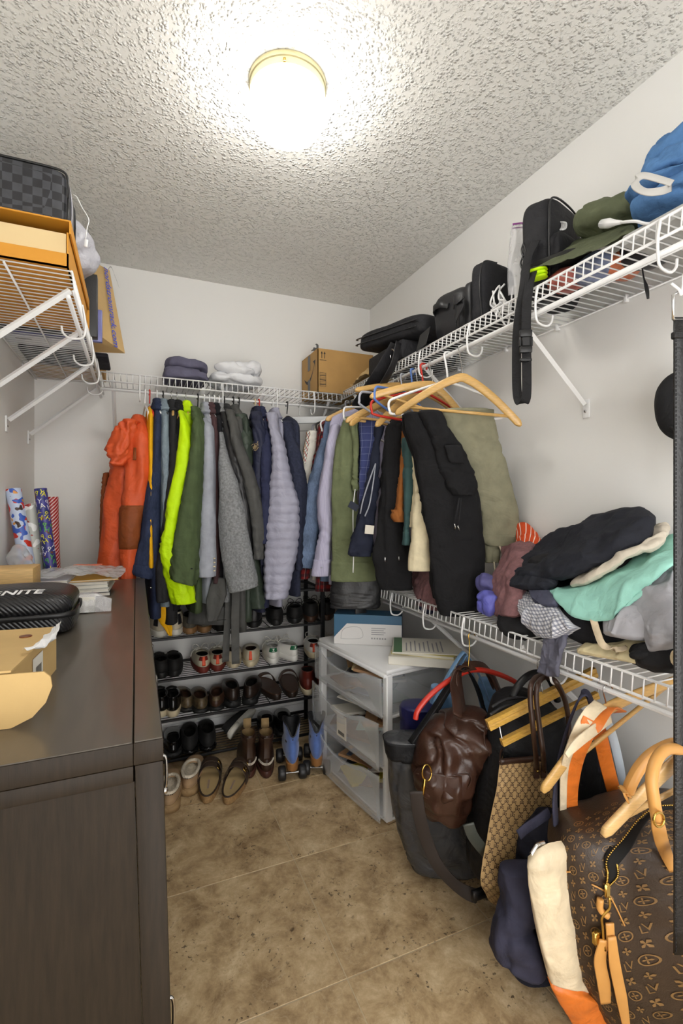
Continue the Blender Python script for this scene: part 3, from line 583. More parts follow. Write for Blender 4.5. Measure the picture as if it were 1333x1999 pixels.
def pants(name, label, y, rows, m, extra=(), back=True, cat='trousers', dep=.026, **kw):
    """folded over the hanger bar: front half, back half, extra legs"""
    t = thing(name, label, cat, SG, loc=(QX, y, 1.0)); seed = int(y*331) % 83
    pr = prow([tuple(r)+(y,) if len(r) == 3 else r for r in rows], dep, Y=y)
    pants.last = loft(pr, seed=seed, **kw); f = build(pants.last, 'leg', m, t)
    if back:
        bk = [(c+A(.02, .055, .003) if i else c+A(.01, .035, .003), a*.95, b*.8) for i, (c, a, b) in enumerate(pr)]
        k2 = dict(kw); k2.pop('m', None)
        build(loft([(c, a, b) for c, a, b in bk[:-1]], seed=seed+5, m=26, **k2), 'leg', m, t)
    for i, e in enumerate(extra):
        yy = e[0]; build(loft(prow([tuple(r)+(yy,) if len(r) == 3 else r for r in e[1]], e[2] if len(e) > 2 else dep, Y=yy), seed=seed+11+i, **kw), e[3] if len(e) > 3 else 'waist', m, t)
    return t, f
def hanger_px(kind, y, px, py, label, m=None, L=.215, dz=.085, drop=.115):
    N = neck_at(y, dz); a = tipdir(N, px, py, L); dn = (0, 0, -1)
    a = unit(a+UPV*(drop/L)) if kind == 'wood' else unit(a+UPV*.5)
    if kind == 'wood': return wood_hanger(N, a, dn, (QX, y, QZ), label, H2, L, drop)
    return tube_hanger(N, a, dn, (QX, y, QZ), label, H2, m, L*.95, .10)
GRN = fab('sage_cotton', (110, 118, 86)); 
t, f = pants('trousers', 'sage green trousers with turned-up hem beside the lavender shirt', 2.0, [(816, 672, 693), (833, 666, 702), (863, 657, 702), (900, 650, 700), (938, 647, 696), (975, 646, 698), (1013, 648, 706), (1069, 649, 722), (1108, 647, 733), (1133, 647, 728)], GRN, [(1.945, [(818, 683, 701), (860, 687, 702), (920, 689, 701), (958, 688, 699)], .02)], dep=.03, fold=.008, crease=.004)
build(wrapband(pants.last, 36, 0, at(690, 1094, Y=2.0)[2], .004), 'turn_up', GRN, f)
build(MB().tube([at(693, 955, Y=1.92), at(689, 1000, Y=1.91), at(690, 1080, Y=1.92), at(689, 1118, Y=1.92)], .0025, 6, res=20), 'drawstring', PLW, t)
CHK = uvpat('navy_check', (60, 68, 112), (('u', .03, .05, (130, 138, 170), .7), ('v', .03, .05, (130, 138, 170), .7)))
pants('trousers', 'blue checked trousers beside the sage green pair', 1.90, [(823, 700, 745), (863, 701, 741), (900, 701, 731), (940, 700, 722), (1040, 698, 718)], CHK)
NV2 = fab('dark_navy_cotton', (34, 38, 54))
t, f = pants('shorts', 'dark navy shorts with drawstring and woven label', 1.83, [(833, 732, 751), (863, 727, 746), (919, 719, 742), (956, 710, 741), (998, 700, 734), (1030, 690, 730), (1076, 681, 728), (1085, 683, 727)], NV2, fold=.009, crease=.006, cat='shorts')
build(MB().tube([at(733, 905, Y=1.79), at(722, 935, Y=1.78), at(709, 975, Y=1.78), at(703, 1003, Y=1.78)], .003, 6, res=20).tube([at(733, 905, Y=1.79), at(728, 945, Y=1.78), at(721, 985, Y=1.78), at(712, 1008, Y=1.78)], .003, 6, res=20), 'drawstring', LGY, t)
build(MB().box(-.02, .02, -.002, .002, -.018, .018, .001, 1, Matrix.Translation(tuple(at(721, 1034, Y=1.775))) @ Matrix.Rotation(.1, 4, 'Y')), 'woven_label', mat('label_cloth', C(226, 220, 206), .8), t, auto=40)
build(MB().box(-.022, .022, -.002, .002, -.014, .014, .001, 1, Matrix.Translation(tuple(at(690, 988, Y=1.80))) @ Matrix.Rotation(.5, 4, 'Y')), 'swing_tag', mat('tag_navy', C(34, 40, 56), .6), t, auto=40)
BK2 = fab('black_cotton', (34, 34, 36)); BK3 = fab('jet_twill', (25, 25, 27))
t, f = pants('trousers', 'black dress trousers hung behind the cream pair', 1.74, [(819, 765, 792), (844, 755, 791), (900, 747, 791), (956, 742, 790), (1013, 736, 790), (1050, 734, 800), (1099, 729, 804), (1150, 744, 806)], BK3, fold=.008, fs=(40, 40, 3))
for px, py in ((752, 1092), (779, 1090)): build(MB().box(-.003, .003, -.002, .002, -.009, .009, .001, 1, Matrix.Translation(tuple(at(px, py, Y=1.70)))), 'metal_clasp', CHROME, t)
BRC = fab('tan_corduroy', (150, 92, 44))
pants('trousers', 'tan brown garment peeking out between black and teal trousers', 1.68, [(842, 784, 797), (885, 783, 794), (940, 778, 790), (985, 772, 788), (1006, 762, 788), (1018, 768, 788)], BRC, back=False)
pants('trousers', 'dark teal corduroy trousers beside the cream trousers', 1.62, [(856, 788, 802), (900, 788, 808), (956, 787, 808), (1013, 785, 802), (1063, 785, 800)], fab('teal_cord', (58, 84, 84)), fold=.006)
pants('trousers', 'cream trousers hanging behind the black cargo trousers', 1.55, [(850, 806, 824), (930, 806, 826), (975, 805, 830), (1031, 801, 838), (1113, 796, 842)], fab('cream_cotton', (212, 200, 168)), fold=.005)
t, f = pants('cargo_trousers', 'black cargo trousers folded over the front wooden hanger', 1.435, [(808, 789, 822), (833, 790, 850), (863, 799, 872), (900, 808, 900), (956, 819, 930), (1013, 828, 940), (1069, 838, 945), (1125, 843, 945), (1175, 850, 943), (1200, 860, 940)], BK3,
    [(1.385, [(804, 816, 862), (840, 830, 882), (878, 847, 906), (915, 856, 924), (945, 868, 929), (966, 882, 922)], .024, 'cargo_leg')], dep=.03, fold=.007, crease=.004)
build(loft(prow([(872, 868, 900, 1.35), (886, 872, 906, 1.35), (900, 876, 908, 1.35)], .006, Y=1.35), m=8, fold=.001, crease=0, top=1, end='closed'), 'pocket_flap', BK3, t)
build(MB().tube([at(897, 972, Y=1.36), at(891, 1000, Y=1.365), at(887, 1022, Y=1.37)], .003, 6).tube([at(900, 972, Y=1.36), at(897, 1000, Y=1.365), at(894, 1026, Y=1.37)], .003, 6), 'drawstring', BK2, t)
build(MB().tube([at(887, 1022, Y=1.37), at(889, 1034, Y=1.37)], .0028, 6).tube([at(893, 1026, Y=1.37), at(897, 1036, Y=1.37)], .0028, 6), 'cord_tip', CHROME, t)
KHA = fab('khaki_cotton', (138, 135, 112), var=.12)
t, f = pants('trousers', 'khaki trousers with buttoned hem, nearest pair on the rod', 1.405, [(800, 858, 964), (825, 871, 969), (863, 886, 976), (900, 903, 986), (938, 920, 997), (975, 930, 1006), (1013, 936, 1014), (1050, 940, 1021), (1064, 950, 1014)], KHA,
    [(1.43, [(1040, 944, 980), (1064, 945, 978), (1097, 946, 974)], .018, 'leg')], dep=.026, fold=.006, crease=.005)
build(wrapband(pants.last, 36, 0, at(980, 1042, Y=1.405)[2], .002), 'hem_band', KHA, f)
for nm, pp in (('hem_cord', [(975, 1066), (985, 1090), (1000, 1106), (1012, 1113)]), ('hem_cord', [(964, 1097), (967, 1120), (968, 1140), (968, 1148)])): build(MB().tube([at(a, b, Y=1.39) for a, b in pp], .0032, 6, res=20), nm, fab('cord_cream', (212, 200, 176)), t)
# hangers with their tips showing
hanger_px('wood', 1.375, 789, 818, 'front wooden hanger with khaki and cargo trousers over its bar', dz=.10, drop=.145)
hanger_px('tube', 1.46, 766, 795, 'white tubular hanger just behind the front wooden hanger', PLW)
hanger_px('wood', 1.56, 740, 776, 'wooden hanger tilted above the red plastic one')
hanger_px('tube', 1.62, 733, 795, 'red plastic tubular hanger among the trousers', PLR)
hanger_px('tube', 1.70, 737, 766, 'light blue plastic hanger among the trousers', PLB)
hanger_px('tube', 1.78, 708, 775, 'grey plastic hanger with a rounded end among the trousers', PLG)
hanger_px('wood', 1.66, 752, 828, 'wooden hanger low under the white tubular hanger')
hanger_px('wood', 1.84, 692, 824, 'wooden hanger over the checked trousers')
hanger_px('wood', 1.92, 700, 830, 'wooden hanger over the sage trousers')
hanger_px('tube', 2.02, 676, 806, 'white tubular hanger beside the corner shelf', PLW)
N = neck_at(1.80, .03); a = tipdir(N, 692, 746, .215); wood_hanger(N, a, (.2, -.5, -.6), (QX, 1.80, QZ), 'empty wooden hanger lying flat on top of the others', H2, .215, .03)
# black leather bag and its tail below the sage trousers
t = thing('leather_skirt', 'black leather garment hanging low beneath the sage trousers', 'garment', SG, loc=tuple(at(690, 1150, Y=2.03)))
build(loft(prow([(1090, 650, 738), (1130, 645, 743), (1160, 643, 743), (1186, 644, 741)], .03, Y=2.04), seed=5, fold=.004), 'panel', LEA, t)
build(MB().strap([at(704, 1180, Y=2.03), at(704, 1195, Y=2.03), at(704, 1208, Y=2.03)], .056, .006, (1, 0, 0), 8), 'strap', LEA, t)
# ================================================================ soft shapes
def soft(c, half, pw=(2.6, 2.6), R=None, fold=.006, fs=14, seed=0, n=48, m=34, flat=True, cr2=0):
    """squashy closed form (superellipsoid) with folds; half = (a, b, c)"""
    u = np.linspace(-np.pi/2, np.pi/2, m); v = np.linspace(0, 2*np.pi, n, endpoint=False)
    f = lambda w, e: np.sign(w)*np.abs(w)**(2/e)
    U, V = np.meshgrid(u, v, indexing='ij')
    P = np.stack([half[0]*f(np.cos(U), pw[0])*f(np.cos(V), pw[1]), half[1]*f(np.cos(U), pw[0])*f(np.sin(V), pw[1]), half[2]*f(np.sin(U), pw[0])], -1)
    Nn = P/np.array(half)**2; Nn = Nn/np.maximum(np.linalg.norm(Nn, axis=-1, keepdims=True), 1e-9)
    fsv = np.array(fs if np.ndim(fs) else (fs, fs, fs), float)
    d = fold*(nz(P, fsv, seed)+.55*nz(P, fsv*2.2, seed+1))
    if cr2: d = d-cr2*np.maximum(0, 1-np.abs(nz(P, fsv*1.1, seed+7))*6)
    P = P+Nn*d[..., None]
    P[0] = P[0].mean(0); P[-1] = P[-1].mean(0)
    if R is not None: P = P @ np.array(R.to_3x3() if hasattr(R, 'to_3x3') else R).T
    mb = MB(); mb.rings(P+np.array(c), False, False); return mb
def rotz(a): return Matrix.Rotation(math.radians(a), 3, 'Z')
def rot(x, y, z): return (Matrix.Rotation(math.radians(z), 3, 'Z') @ Matrix.Rotation(math.radians(y), 3, 'Y') @ Matrix.Rotation(math.radians(x), 3, 'X'))
def patch(grid, th=.008, mu=56, mv=56, fold=.006, fs=16, seed=0, edge=.10, crease=.0, layers=0):
    """thick sheet through a grid of control points"""
    G = np.array(grid, float)
    A1 = np.array([cr(r, mv) for r in G]); S = np.array([cr(A1[:, j], mu) for j in range(mv)]).transpose(1, 0, 2)
    Nn = np.cross(np.gradient(S, axis=1), np.gradient(S, axis=0)); Nn = Nn/np.maximum(np.linalg.norm(Nn, axis=2, keepdims=True), 1e-9)
    d = fold*(nz(S, fs, seed)+.5*nz(S, np.array(fs)*2.3, seed+2))
    cz = crease or .004; d = d-cz*np.maximum(0, 1-np.abs(nz(S, np.array(fs)*.8, seed+7))*5)-cz*.35*np.maximum(0, 1-np.abs(nz(S, np.array(fs)*1.9, seed+17))*5)
    S = S+Nn*d[..., None]
    a = np.linspace(0, 1, mu)[:, None]; b = np.linspace(0, 1, mv)[None]
    q = np.minimum(np.minimum(a, 1-a), np.minimum(b, 1-b))/edge; q = np.clip(q, 0, 1); pr = np.sqrt(np.maximum(0, 1-(1-q)**2))
    lu = np.linalg.norm(np.diff(S[:, mv//2], axis=0), axis=1).sum(); lv = np.linalg.norm(np.diff(S[mu//2], axis=0), axis=1).sum()
    UV = np.stack(np.broadcast_arrays(b*lv, a*lu), -1)
    mb = MB(); mb.grid(S+Nn*(pr*th/2)[..., None], UV); mb.grid(S-Nn*(pr*th/2)[..., None], UV, flip=True)
    mb.S = S; mb.N = Nn; mb.lu = lu; mb.lv = lv; return mb
def pg(rows): return [[at(p[0], p[1], X=p[2]) for p in r] for r in rows]
def obj1(mb, name, m, label, cat, group=None, **kw): return build(mb, name, m, None, label, cat=cat, group=group, **kw)
def hexa(P8, n=8, crumple=.0, seed=0):
    """box through 8 corners (bottom 4, top 4, both counter-clockwise), subdivided"""
    B = np.array(P8[:4], float); Tp = np.array(P8[4:], float); mb = MB()
    def quad(a, b, c, d):
        s = np.linspace(0, 1, n)[:, None, None]; t = np.linspace(0, 1, n)[None, :, None]
        G = (a*(1-t)+b*t)*(1-s)+(d*(1-t)+c*t)*s
        lu = np.linalg.norm(b-a); lv = np.linalg.norm(d-a)
        if crumple:
            nn = unit(np.cross(b-a, d-a)); env = (np.minimum(s, 1-s)*np.minimum(t, 1-t))[..., 0]*12
            G = G+nn*(crumple*nz(G, 14, seed)*np.clip(env, 0, 1))[..., None]
        UV = np.stack(np.broadcast_arrays(t[..., 0]*lu, s[..., 0]*lv), -1); mb.grid(G, UV)
    for i in range(4): quad(B[i], B[(i+1) % 4], Tp[(i+1) % 4], Tp[i])
    quad(Tp[0], Tp[1], Tp[2], Tp[3]); quad(B[3], B[2], B[1], B[0]); return mb
def textmesh(s, size, mapf, bold=0.0, mb=None, sub=0):
    """letters as flat faces laid on a surface by mapf(x, y) -> xyz"""
    cu = bpy.data.curves.new('lettering', 'FONT'); cu.body = s; cu.size = size; cu.align_x = 'CENTER'; cu.align_y = 'CENTER'; cu.offset = bold; cu.resolution_u = 3
    ob = bpy.data.objects.new('lettering', cu); COL.objects.link(ob); dg = bpy.context.evaluated_depsgraph_get()
    me = ob.evaluated_get(dg).to_mesh(); V = np.array([v.co[:] for v in me.vertices]).reshape(-1, 3); F = [tuple(p.vertices) for p in me.polygons]
    ob.evaluated_get(dg).to_mesh_clear(); bpy.data.objects.remove(ob); bpy.data.curves.remove(cu)
    mb = mb or MB()
    return mb.add([mapf(p[0], p[1]) for p in V], F)
def plane_map(o, ex, ey, off=.0008):
    o = np.array(o, float); ex = unit(ex); ey = unit(ey); n = np.cross(ex, ey)
    return lambda x, y: o+ex*x+ey*y+n*off
# ================================================================ left shelf
DL = ZL+.0035
CARD = mat('kraft_card', C(186, 146, 88), .8, var=.08, vscale=10, bump=.15, bscale=120); ORB = mat('orange_gift_box', C(214, 148, 44), .6, var=.04); CRM = mat('cream_board', C(226, 200, 150), .7)
t = thing('gift_box', 'orange presentation box with cream inside and lifted lid on the left shelf', 'box', loc=(-.30, 1.66, DL))
bx0, bx1, by0, by1 = -.440, -.158, 1.405, 1.90
b = MB()
b.box(bx0, bx1, by0, by1, DL, DL+.004); b.box(bx0, bx1, by0, by0+.004, DL, DL+.036); b.box(bx0, bx1, by1-.004, by1, DL, DL+.09); b.box(bx0, bx0+.004, by0, by1, DL, DL+.09); b.box(bx1-.004, bx1, by0, by1, DL, DL+.09)
build(b, 'box_base', ORB, t, smooth=False)
build(MB().box(bx0+.006, bx1-.006, by0+.005, by0+.009, DL+.004, DL+.088), 'inner_tray_wall', CRM, t, smooth=False); build(MB().box(bx0+.006, bx1-.006, by1-.02, by1-.006, DL+.004, DL+.1), 'inner_tray_wall', CRM, t, smooth=False)
l = MB(); lz0 = DL+.116; l.box(bx0-.003, bx1+.006, by0-.004, by1+.03, lz0, lz0+.004, .001, 1); l.box(bx1+.002, bx1+.006, by0-.004, by1+.03, lz0-.030, lz0); l.box(bx0-.003, bx1+.006, by1+.026, by1+.03, DL+.002, lz0)
build(l, 'lid', ORB, t, smooth=False)
def damier():
    m, nt, B, N, L = nodes('graphite_check'); B.inputs['Roughness'].default_value = .5
    tc = N('ShaderNodeTexCoord'); mp = N('ShaderNodeMapping'); mp.inputs['Location'].default_value = (.01, .0053, .004); L(tc.outputs['Object'], mp.inputs[0])
    c = N('ShaderNodeTexChecker'); c.inputs['Scale'].default_value = 1/.0215; c.inputs[1].default_value = C(40, 41, 46); c.inputs[2].default_value = C(74, 76, 82); L(mp.outputs[0], c.inputs[0])
    n = N('ShaderNodeTexNoise'); n.inputs['Scale'].default_value = 40; L(tc.outputs['Object'], n.inputs[0])
    mx = N('ShaderNodeMix'); mx.data_type = 'RGBA'; mx.blend_type = 'MULTIPLY'; mx.inputs[0].default_value = .5; L(c.outputs[0], mx.inputs[6]); L(n.outputs[0], mx.inputs[7]); L(mx.outputs[2], B.inputs[0])
    return m
LIDZ = lz0+.004
t = thing('toiletry_bag', 'black and grey checkered toiletry bag on top of the orange box', 'bag', loc=(-.295, 1.50, LIDZ))
BKL = mat('black_trim_leather', C(24, 24, 26), .4, bump=.2, bscale=150)
build(soft((-.300, 1.515, LIDZ+.0735), (.138, .085, .0735), (9, 9), fold=.0015, m=30, n=60), 'body', damier(), t)
z = MB()
def rrect(cx, y, cz, a, c, k=48, e=9): 
    th = np.linspace(0, 2*np.pi, k); return [(cx+a*np.sign(math.cos(q))*abs(math.cos(q))**(2/e), y, cz+c*np.sign(math.sin(q))*abs(math.sin(q))**(2/e)) for q in th]
for yy in (1.437, 1.590): build(MB().tube(rrect(-.300, yy, LIDZ+.0735, .137, .0725), .0032, 6), 'edge_piping', BKL, t)
build(MB().strap([(-.164, 1.515+.0, LIDZ+.01), (-.1615, 1.515, LIDZ+.05), (-.1615, 1.515, LIDZ+.10), (-.166, 1.515, LIDZ+.14)], .03, .003, (0, 1, 0), 20), 'zip_band', mat('silver_zip', C(150, 150, 156), .35, .6), t)
o = obj1(soft((-.205, 1.745, LIDZ+.080), (.082, .095, .080), (2.4, 2.4), rotz(20), .014, 16, 5), 'bubble_wrap_bundle', mat('grey_bubble_wrap', C(176, 176, 184), .4, bump=.8, bscale=90, bdist=.004, spec=.6), 'pale grey padded bundle behind the checkered bag', 'bundle')
t = thing('usb_cable', 'white cable with a plug dangling beside the padded bundle', 'cable', loc=tuple(at(170, 450, Y=1.66)))
build(MB().tube([at(143, 380, Y=1.64), at(150, 385, Y=1.64), at(160, 405, Y=1.64), at(173, 428, Y=1.64), at(170, 445, Y=1.64), at(167, 466, Y=1.64)], .0016, 6, res=40), 'cord', PLW, t)
build(MB().box(-.005, .005, -.0025, .0025, -.013, .010, .001, 1, Matrix.Translation(tuple(at(168, 474, Y=1.64))) @ Matrix.Rotation(.1, 4, 'Y')), 'plug', PLW, t)
obj1(MB().box(-.435, -.128, 1.945, 1.985, DL, DL+.225, .003), 'storage_case', BKL, 'upright black case edge between the orange box and paper bag', 'case', auto=40)
obj1(MB().box(-.43, -.115, 2.00, 2.02, DL, DL+.12, .004), 'flat_parcel', mat('violet_plastic', C(104, 104, 160), .3, var=.2), 'violet plastic parcel tucked at the foot of the paper bag', 'parcel', auto=40)
t = thing('white_carton', 'flat white carton with printed text lying on the left shelf wires', 'box', loc=(-.3, 2.07, DL))
build(MB().box(-.44, -.165, 2.03, 2.135, DL, DL+.035, .002), 'carton', mat('white_card', C(222, 222, 226), .6), t, auto=40)
tx = MB()
for r in range(3): tx.box(-.40, -.33-.02*r, 2.05+.012*r, 2.054+.012*r, DL-.0006, DL)
build(tx, 'printed_lines', BLACKP, t, smooth=False)
obj1(MB().box(-.42, -.105, 2.20, 2.42, DL, DL+.018, .006), 'laptop_sleeve', fab('black_neoprene', (40, 40, 46)), 'dark flat laptop sleeve poking over the left shelf edge', 'sleeve', auto=40)
obj1(MB().box(-.43, -.135, 2.46, 2.655, DL, DL+.09, .003), 'small_carton', CARD, 'low brown carton at the far end of the left shelf', 'box', auto=40)
t = thing('paper_bag', 'brown paper shopping bag with blue lettering leaning on the left shelf', 'bag', loc=(-.15, 2.2, DL))
KR = mat('kraft_paper', C(196, 164, 112), .75, var=.06, vscale=8, bump=.3, bscale=25, bdist=.004)
f = [at(196, 656, Y=2.07), at(244, 690, Y=2.17), at(214, 528, Y=2.24), at(183, 511, Y=2.14)]
bk = A(-.125, .035, 0); bk2 = A(-.03, .01, .004)
P8 = [f[0], f[1], f[1]+bk+A(0, 0, .001), f[0]+bk, f[3], f[2], f[2]+bk2, f[3]+bk2]
build(hexa(P8, 12, .010, 4), 'bag_body', KR, t, auto=50)
ex = unit(f[1]*.52+f[0]*.48-(f[2]*.60+f[3]*.40)); nn = unit(np.cross(f[1]-f[0], f[3]-f[0])); cen = (f[0]*.40+f[1]*.60)*.52+(f[3]*.40+f[2]*.60)*.48
ey = np.cross(nn, ex); build(textmesh('nordstromrack.com', .044, plane_map(cen, ex, ey, .0075), .0006), 'blue_lettering', mat('blue_ink', C(66, 84, 190), .6), t, smooth=False)
build(MB().strap([f[2]+A(-.012, 0, -.01), f[2]+A(.004, .01, .02), f[2]+A(.02, .012, -.015), f[2]+A(.036, .016, -.06)], .016, .001, (0, 1, .2), 16), 'tape_tab', mat('clear_tape', C(225, 225, 225), .3, alpha=.6), t)
# ================================================================ back shelf
DB = Z1+.0035
t = thing('folded_blanket', 'folded mauve grey blanket on the back shelf', 'blanket', loc=(.20, 2.50, DB))
MAU = fab('mauve_fleece', (98, 96, 116), .9)
cx = at(362, 740, Y=2.48)[0]
build(soft((cx, 2.51, DB+.033), (.105, .12, .030), (4, 4), fold=.009, fs=16, seed=3, cr2=.007), 'lower_fold', MAU, t)
build(soft((cx+.003, 2.515, DB+.085), (.096, .115, .027), (4, 4), rot(0, 4, 3), .010, 15, 5, cr2=.008), 'upper_fold', MAU, t)
WHC = fab('white_bedding', (226, 227, 230), .8, var=.04)
t = thing('white_duvet_cover', 'crumpled white bed linen beside the mauve blanket', 'linen', loc=(.45, 2.52, DB))
cx = at(460, 740, Y=2.50)[0]
build(soft((cx, 2.52, DB+.040), (.135, .115, .038), (2.6, 3), rot(0, 0, 5), .016, 13, 8, cr2=.008), 'lower_bundle', WHC, t)
build(soft((cx+.035, 2.52, DB+.098), (.09, .10, .032), (2.4, 2.6), rot(0, -9, 10), .016, 15, 12, cr2=.010), 'upper_bundle', WHC, t)
build(soft((cx-.01, 2.45, DB+.088), (.10, .05, .024), (2.4, 2.6), rot(0, 6, -8), .012, 18, 15), 'folded_edge', WHC, t)
t = thing('cardboard_box', 'brown shipping carton with a curved arrow logo on the back shelf', 'box', loc=(1.05, 2.52, DB))
ax0, ax1, ay0, ay1, az1 = .880, 1.205, 2.392, 2.655, 2.058
b = MB(); w = .004
b.box(ax0, ax1, ay0, ay0+w, DB, az1); b.box(ax0, ax1, ay1-w, ay1, DB, az1); b.box(ax0, ax0+w, ay0, ay1, DB, az1); b.box(ax1-w, ax1, ay0, ay1, DB, az1); b.box(ax0, ax1, ay0, ay1, DB, DB+w)
build(b, 'carton_walls', CARD, t, smooth=False)
for y0_, y1_, tz in ((ay0, (ay0+ay1)/2-.002, .0), ((ay0+ay1)/2+.002, ay1, .006)): build(MB().box(ax0, ax1, y0_, y1_, az1+tz*.3, az1+.003+tz*.3, 0, 1, None), 'top_flap', CARD, t, smooth=False)
build(MB().strap([(ax0+.01, ay0+.02, az1+.002), (ax0-.002, ay0+.05, az1+.012), (ax0+.004, ay0+.09, az1+.016)], .02, .002, (0, 1, 0), 12).strap([(ax0+.005, ay0+.02, az1+.002), (ax0+.002, ay0+.012, az1+.02), (ax0-.004, ay0+.016, az1+.028)], .012, .002, (1, 0, 0), 10), 'torn_tape', mat('grey_tape', C(96, 96, 96), .5), t)
INK = mat('black_ink', C(44, 42, 42), .6)
lf = lambda y, z: A(ax0-.0008, y, z)     # left face, y runs towards the wall
ms = MB(); cyy = (ay0+ay1)/2; n_ = 26
up, lo = [], []
for i in range(n_):
    s = -1+2*i/(n_-1); yy = cyy-s*.085; base = 1.915+.055*s*s+.028*s; wd = .0165*(1-abs(s))**.5*(1.1-.3*s)+.0012
    up.append(lf(yy, base+wd*.5)); lo.append(lf(yy, base-wd*.5))
ms.grid(np.array([up, lo])); p = lf(cyy-.088, 1.999)
ms.add([p+A(0, .030, .010), p+A(0, -.008, .012), p+A(0, -.002, -.034), p+A(0, .005, -.010)], [(0, 1, 2, 3)])
build(ms, 'arrow_logo', INK, t, smooth=False)
build(MB().box(ax0-.0012, ax0-.0004, cyy-.012, cyy+.026, DB+.0, 1.925).box(ax0-.0012, ax0-.0004, cyy-.012, cyy+.026, 1.975, az1), 'dark_tape', mat('printed_tape', C(74, 74, 78), .35), t, smooth=False)
ff = MB()
def bar(x0, x1, z0, z1): ff.add([(x0, ay0-.0008, z0), (x1, ay0-.0008, z0), (x1, ay0-.0008, z1), (x0, ay0-.0008, z1)], [(0, 1, 2, 3)])
for k in (0, 1):
    x = ax0+.022+k*.016; bar(x-.0018, x+.0018, 2.010, 2.038); ff.add([(x-.006, ay0-.0008, 2.034), (x+.006, ay0-.0008, 2.034), (x, ay0-.0008, 2.047)], [(0, 1, 2)])
bar(ax0+.010, ax0+.048, 1.999, 2.002)
for x in (ax0+.010, ax0+.0445): bar(x, x+.0018, 1.862, 1.936)
for i in range(10): bar(ax0+.010, ax0+.046, 1.862+i*.0078, 1.862+i*.0078+(.0040 if i % 3 == 1 else .0018))
build(ff, 'printed_marks', INK, t, smooth=False)
# ================================================================ upper right shelf
DR = ZR+.0035
obj1(patch([[(1.04, 2.34, DR+.01), (1.14, 2.36, DR+.02), (1.30, 2.36, DR+.02)], [(1.03, 2.22, DR+.03), (1.15, 2.23, DR+.085), (1.30, 2.24, DR+.05)], [(1.035, 2.10, DR+.02), (1.16, 2.08, DR+.09), (1.30, 2.10, DR+.03)], [(1.04, 1.98, DR+.012), (1.16, 1.96, DR+.06), (1.30, 1.98, DR+.015)]], .012, fold=.012, fs=22, seed=8, crease=.006), 'packing_paper', KR, 'crumpled brown packing paper in the shelf corner', 'paper')
NYL = fab('black_ballistic', (36, 36, 39), .7, bscale=500, bump=.5); NY2 = mat('black_smooth_nylon', C(30, 30, 33), .45, bump=.25, bscale=60)
t = thing('laptop_bag', 'flat black briefcase bag lying at the corner of the upper right shelf', 'bag', loc=(1.15, 1.92, DR+.07))
Rb = rot(7, 0, 6)
build(soft((1.16, 1.915, DR+.150), (.145, .255, .046), (5, 7), Rb, .004, 12, 3, 60, 26), 'body', NYL, t)
zz = MB()
for dz in (.012, -.014):
    q = np.array([(x*.147, y*.257, dz) for x, y in [(-1, -.9), (-1.005, 0), (-1, .9), (-.9, 1)]]); zz.tube(cr(q, 30) @ np.array(Rb).T+A(1.16, 1.915, DR+.150), .003, 6)
build(zz, 'zipper', BKL, t)
build(MB().tube([at(772, 685, X=1.0), at(776, 700, X=.995)], .004, 8), 'zip_pull', mat('blue_pull', C(58, 96, 190), .4), t)
for k in range(1): build(MB().box(1.02, 1.30, 1.76, 2.08, DR+.002, DR+.085, .012), 'gusset', NYL, t, auto=40)
t = thing('shoulder_strap', 'wide black padded strap hanging from the briefcase bag over the rod', 'strap', loc=tuple(at(740, 740, X=.98)))
build(MB().strap([at(772, 672, X=1.0), at(760, 700, X=.985), at(745, 730, X=.965), at(722, 765, X=.95), at(700, 795, X=.94), at(712, 806, X=.94)], [.05, .07, .085, .085, .07, .05], .007, (.7, .15, -.2), 40), 'padded_band', NYL, t)
build(MB().strap([at(778, 668, X=.99), at(770, 705, X=.975), at(756, 735, X=.96), at(735, 770, X=.945), at(722, 800, X=.94)], .035, .004, (.7, .3, -.1), 30), 'webbing', NY2, t)
build(MB().tube([at(766, 680, X=.985), at(770, 690, X=.985), at(768, 702, X=.985), at(763, 700, X=.985), at(762, 688, X=.985), at(766, 680, X=.985)], .002, 6, res=24), 'clasp', CHROME, t)
t = thing('camera_bag', 'small rounded black camera bag with side handle on the upper shelf', 'bag', loc=(1.13, 1.49, DR))
build(soft((1.125, 1.50, DR+.092), (.075, .088, .092), (4, 4), rot(0, -4, 12), .004, 14, 3, 44, 28), 'body', NY2, t)
build(MB().strap([(1.052, 1.555, DR+.11), (1.030, 1.54, DR+.125), (1.030, 1.50, DR+.125), (1.050, 1.475, DR+.115)], .022, .005, (0, 0, 1), 24), 'handle', BKL, t)
zz = MB(); zz.tube([(1.055, 1.435, DR+.02), (1.053, 1.43, DR+.10), (1.085, 1.435, DR+.165), (1.15, 1.43, DR+.178), (1.19, 1.42, DR+.15)], .003, 6, res=40); build(zz, 'zipper', BKL, t)
build(MB().strap([(1.04, 1.43, DR+.10), (1.025, 1.40, DR+.105), (1.03, 1.375, DR+.09), (1.03, 1.39, DR+.06), (1.04, 1.42, DR+.045)], .035, .004, (0, .1, 1), 24), 'webbing_loop', NY2, t)
obj1(MB().box(-.05, .05, -.0015, .0015, -.035, .035, .001, 1, Matrix.Translation((1.022, 1.60, DR+.028)) @ Matrix.Rotation(math.radians(80), 4, 'Z') @ Matrix.Rotation(.25, 4, 'X')), 'leather_tag', BKL, 'flat black leather tag resting against the shelf lip', 'tag', auto=40)
t = thing('zip_pouch', 'upright black zipped pouch beside the clear plastic bag', 'pouch', loc=(1.14, 1.34, DR))
build(soft((1.135, 1.335, DR+.105), (.085, .035, .105), (6, 4), rot(0, 0, 10), .003, 14, 9, 44, 26), 'body', NYL, t)
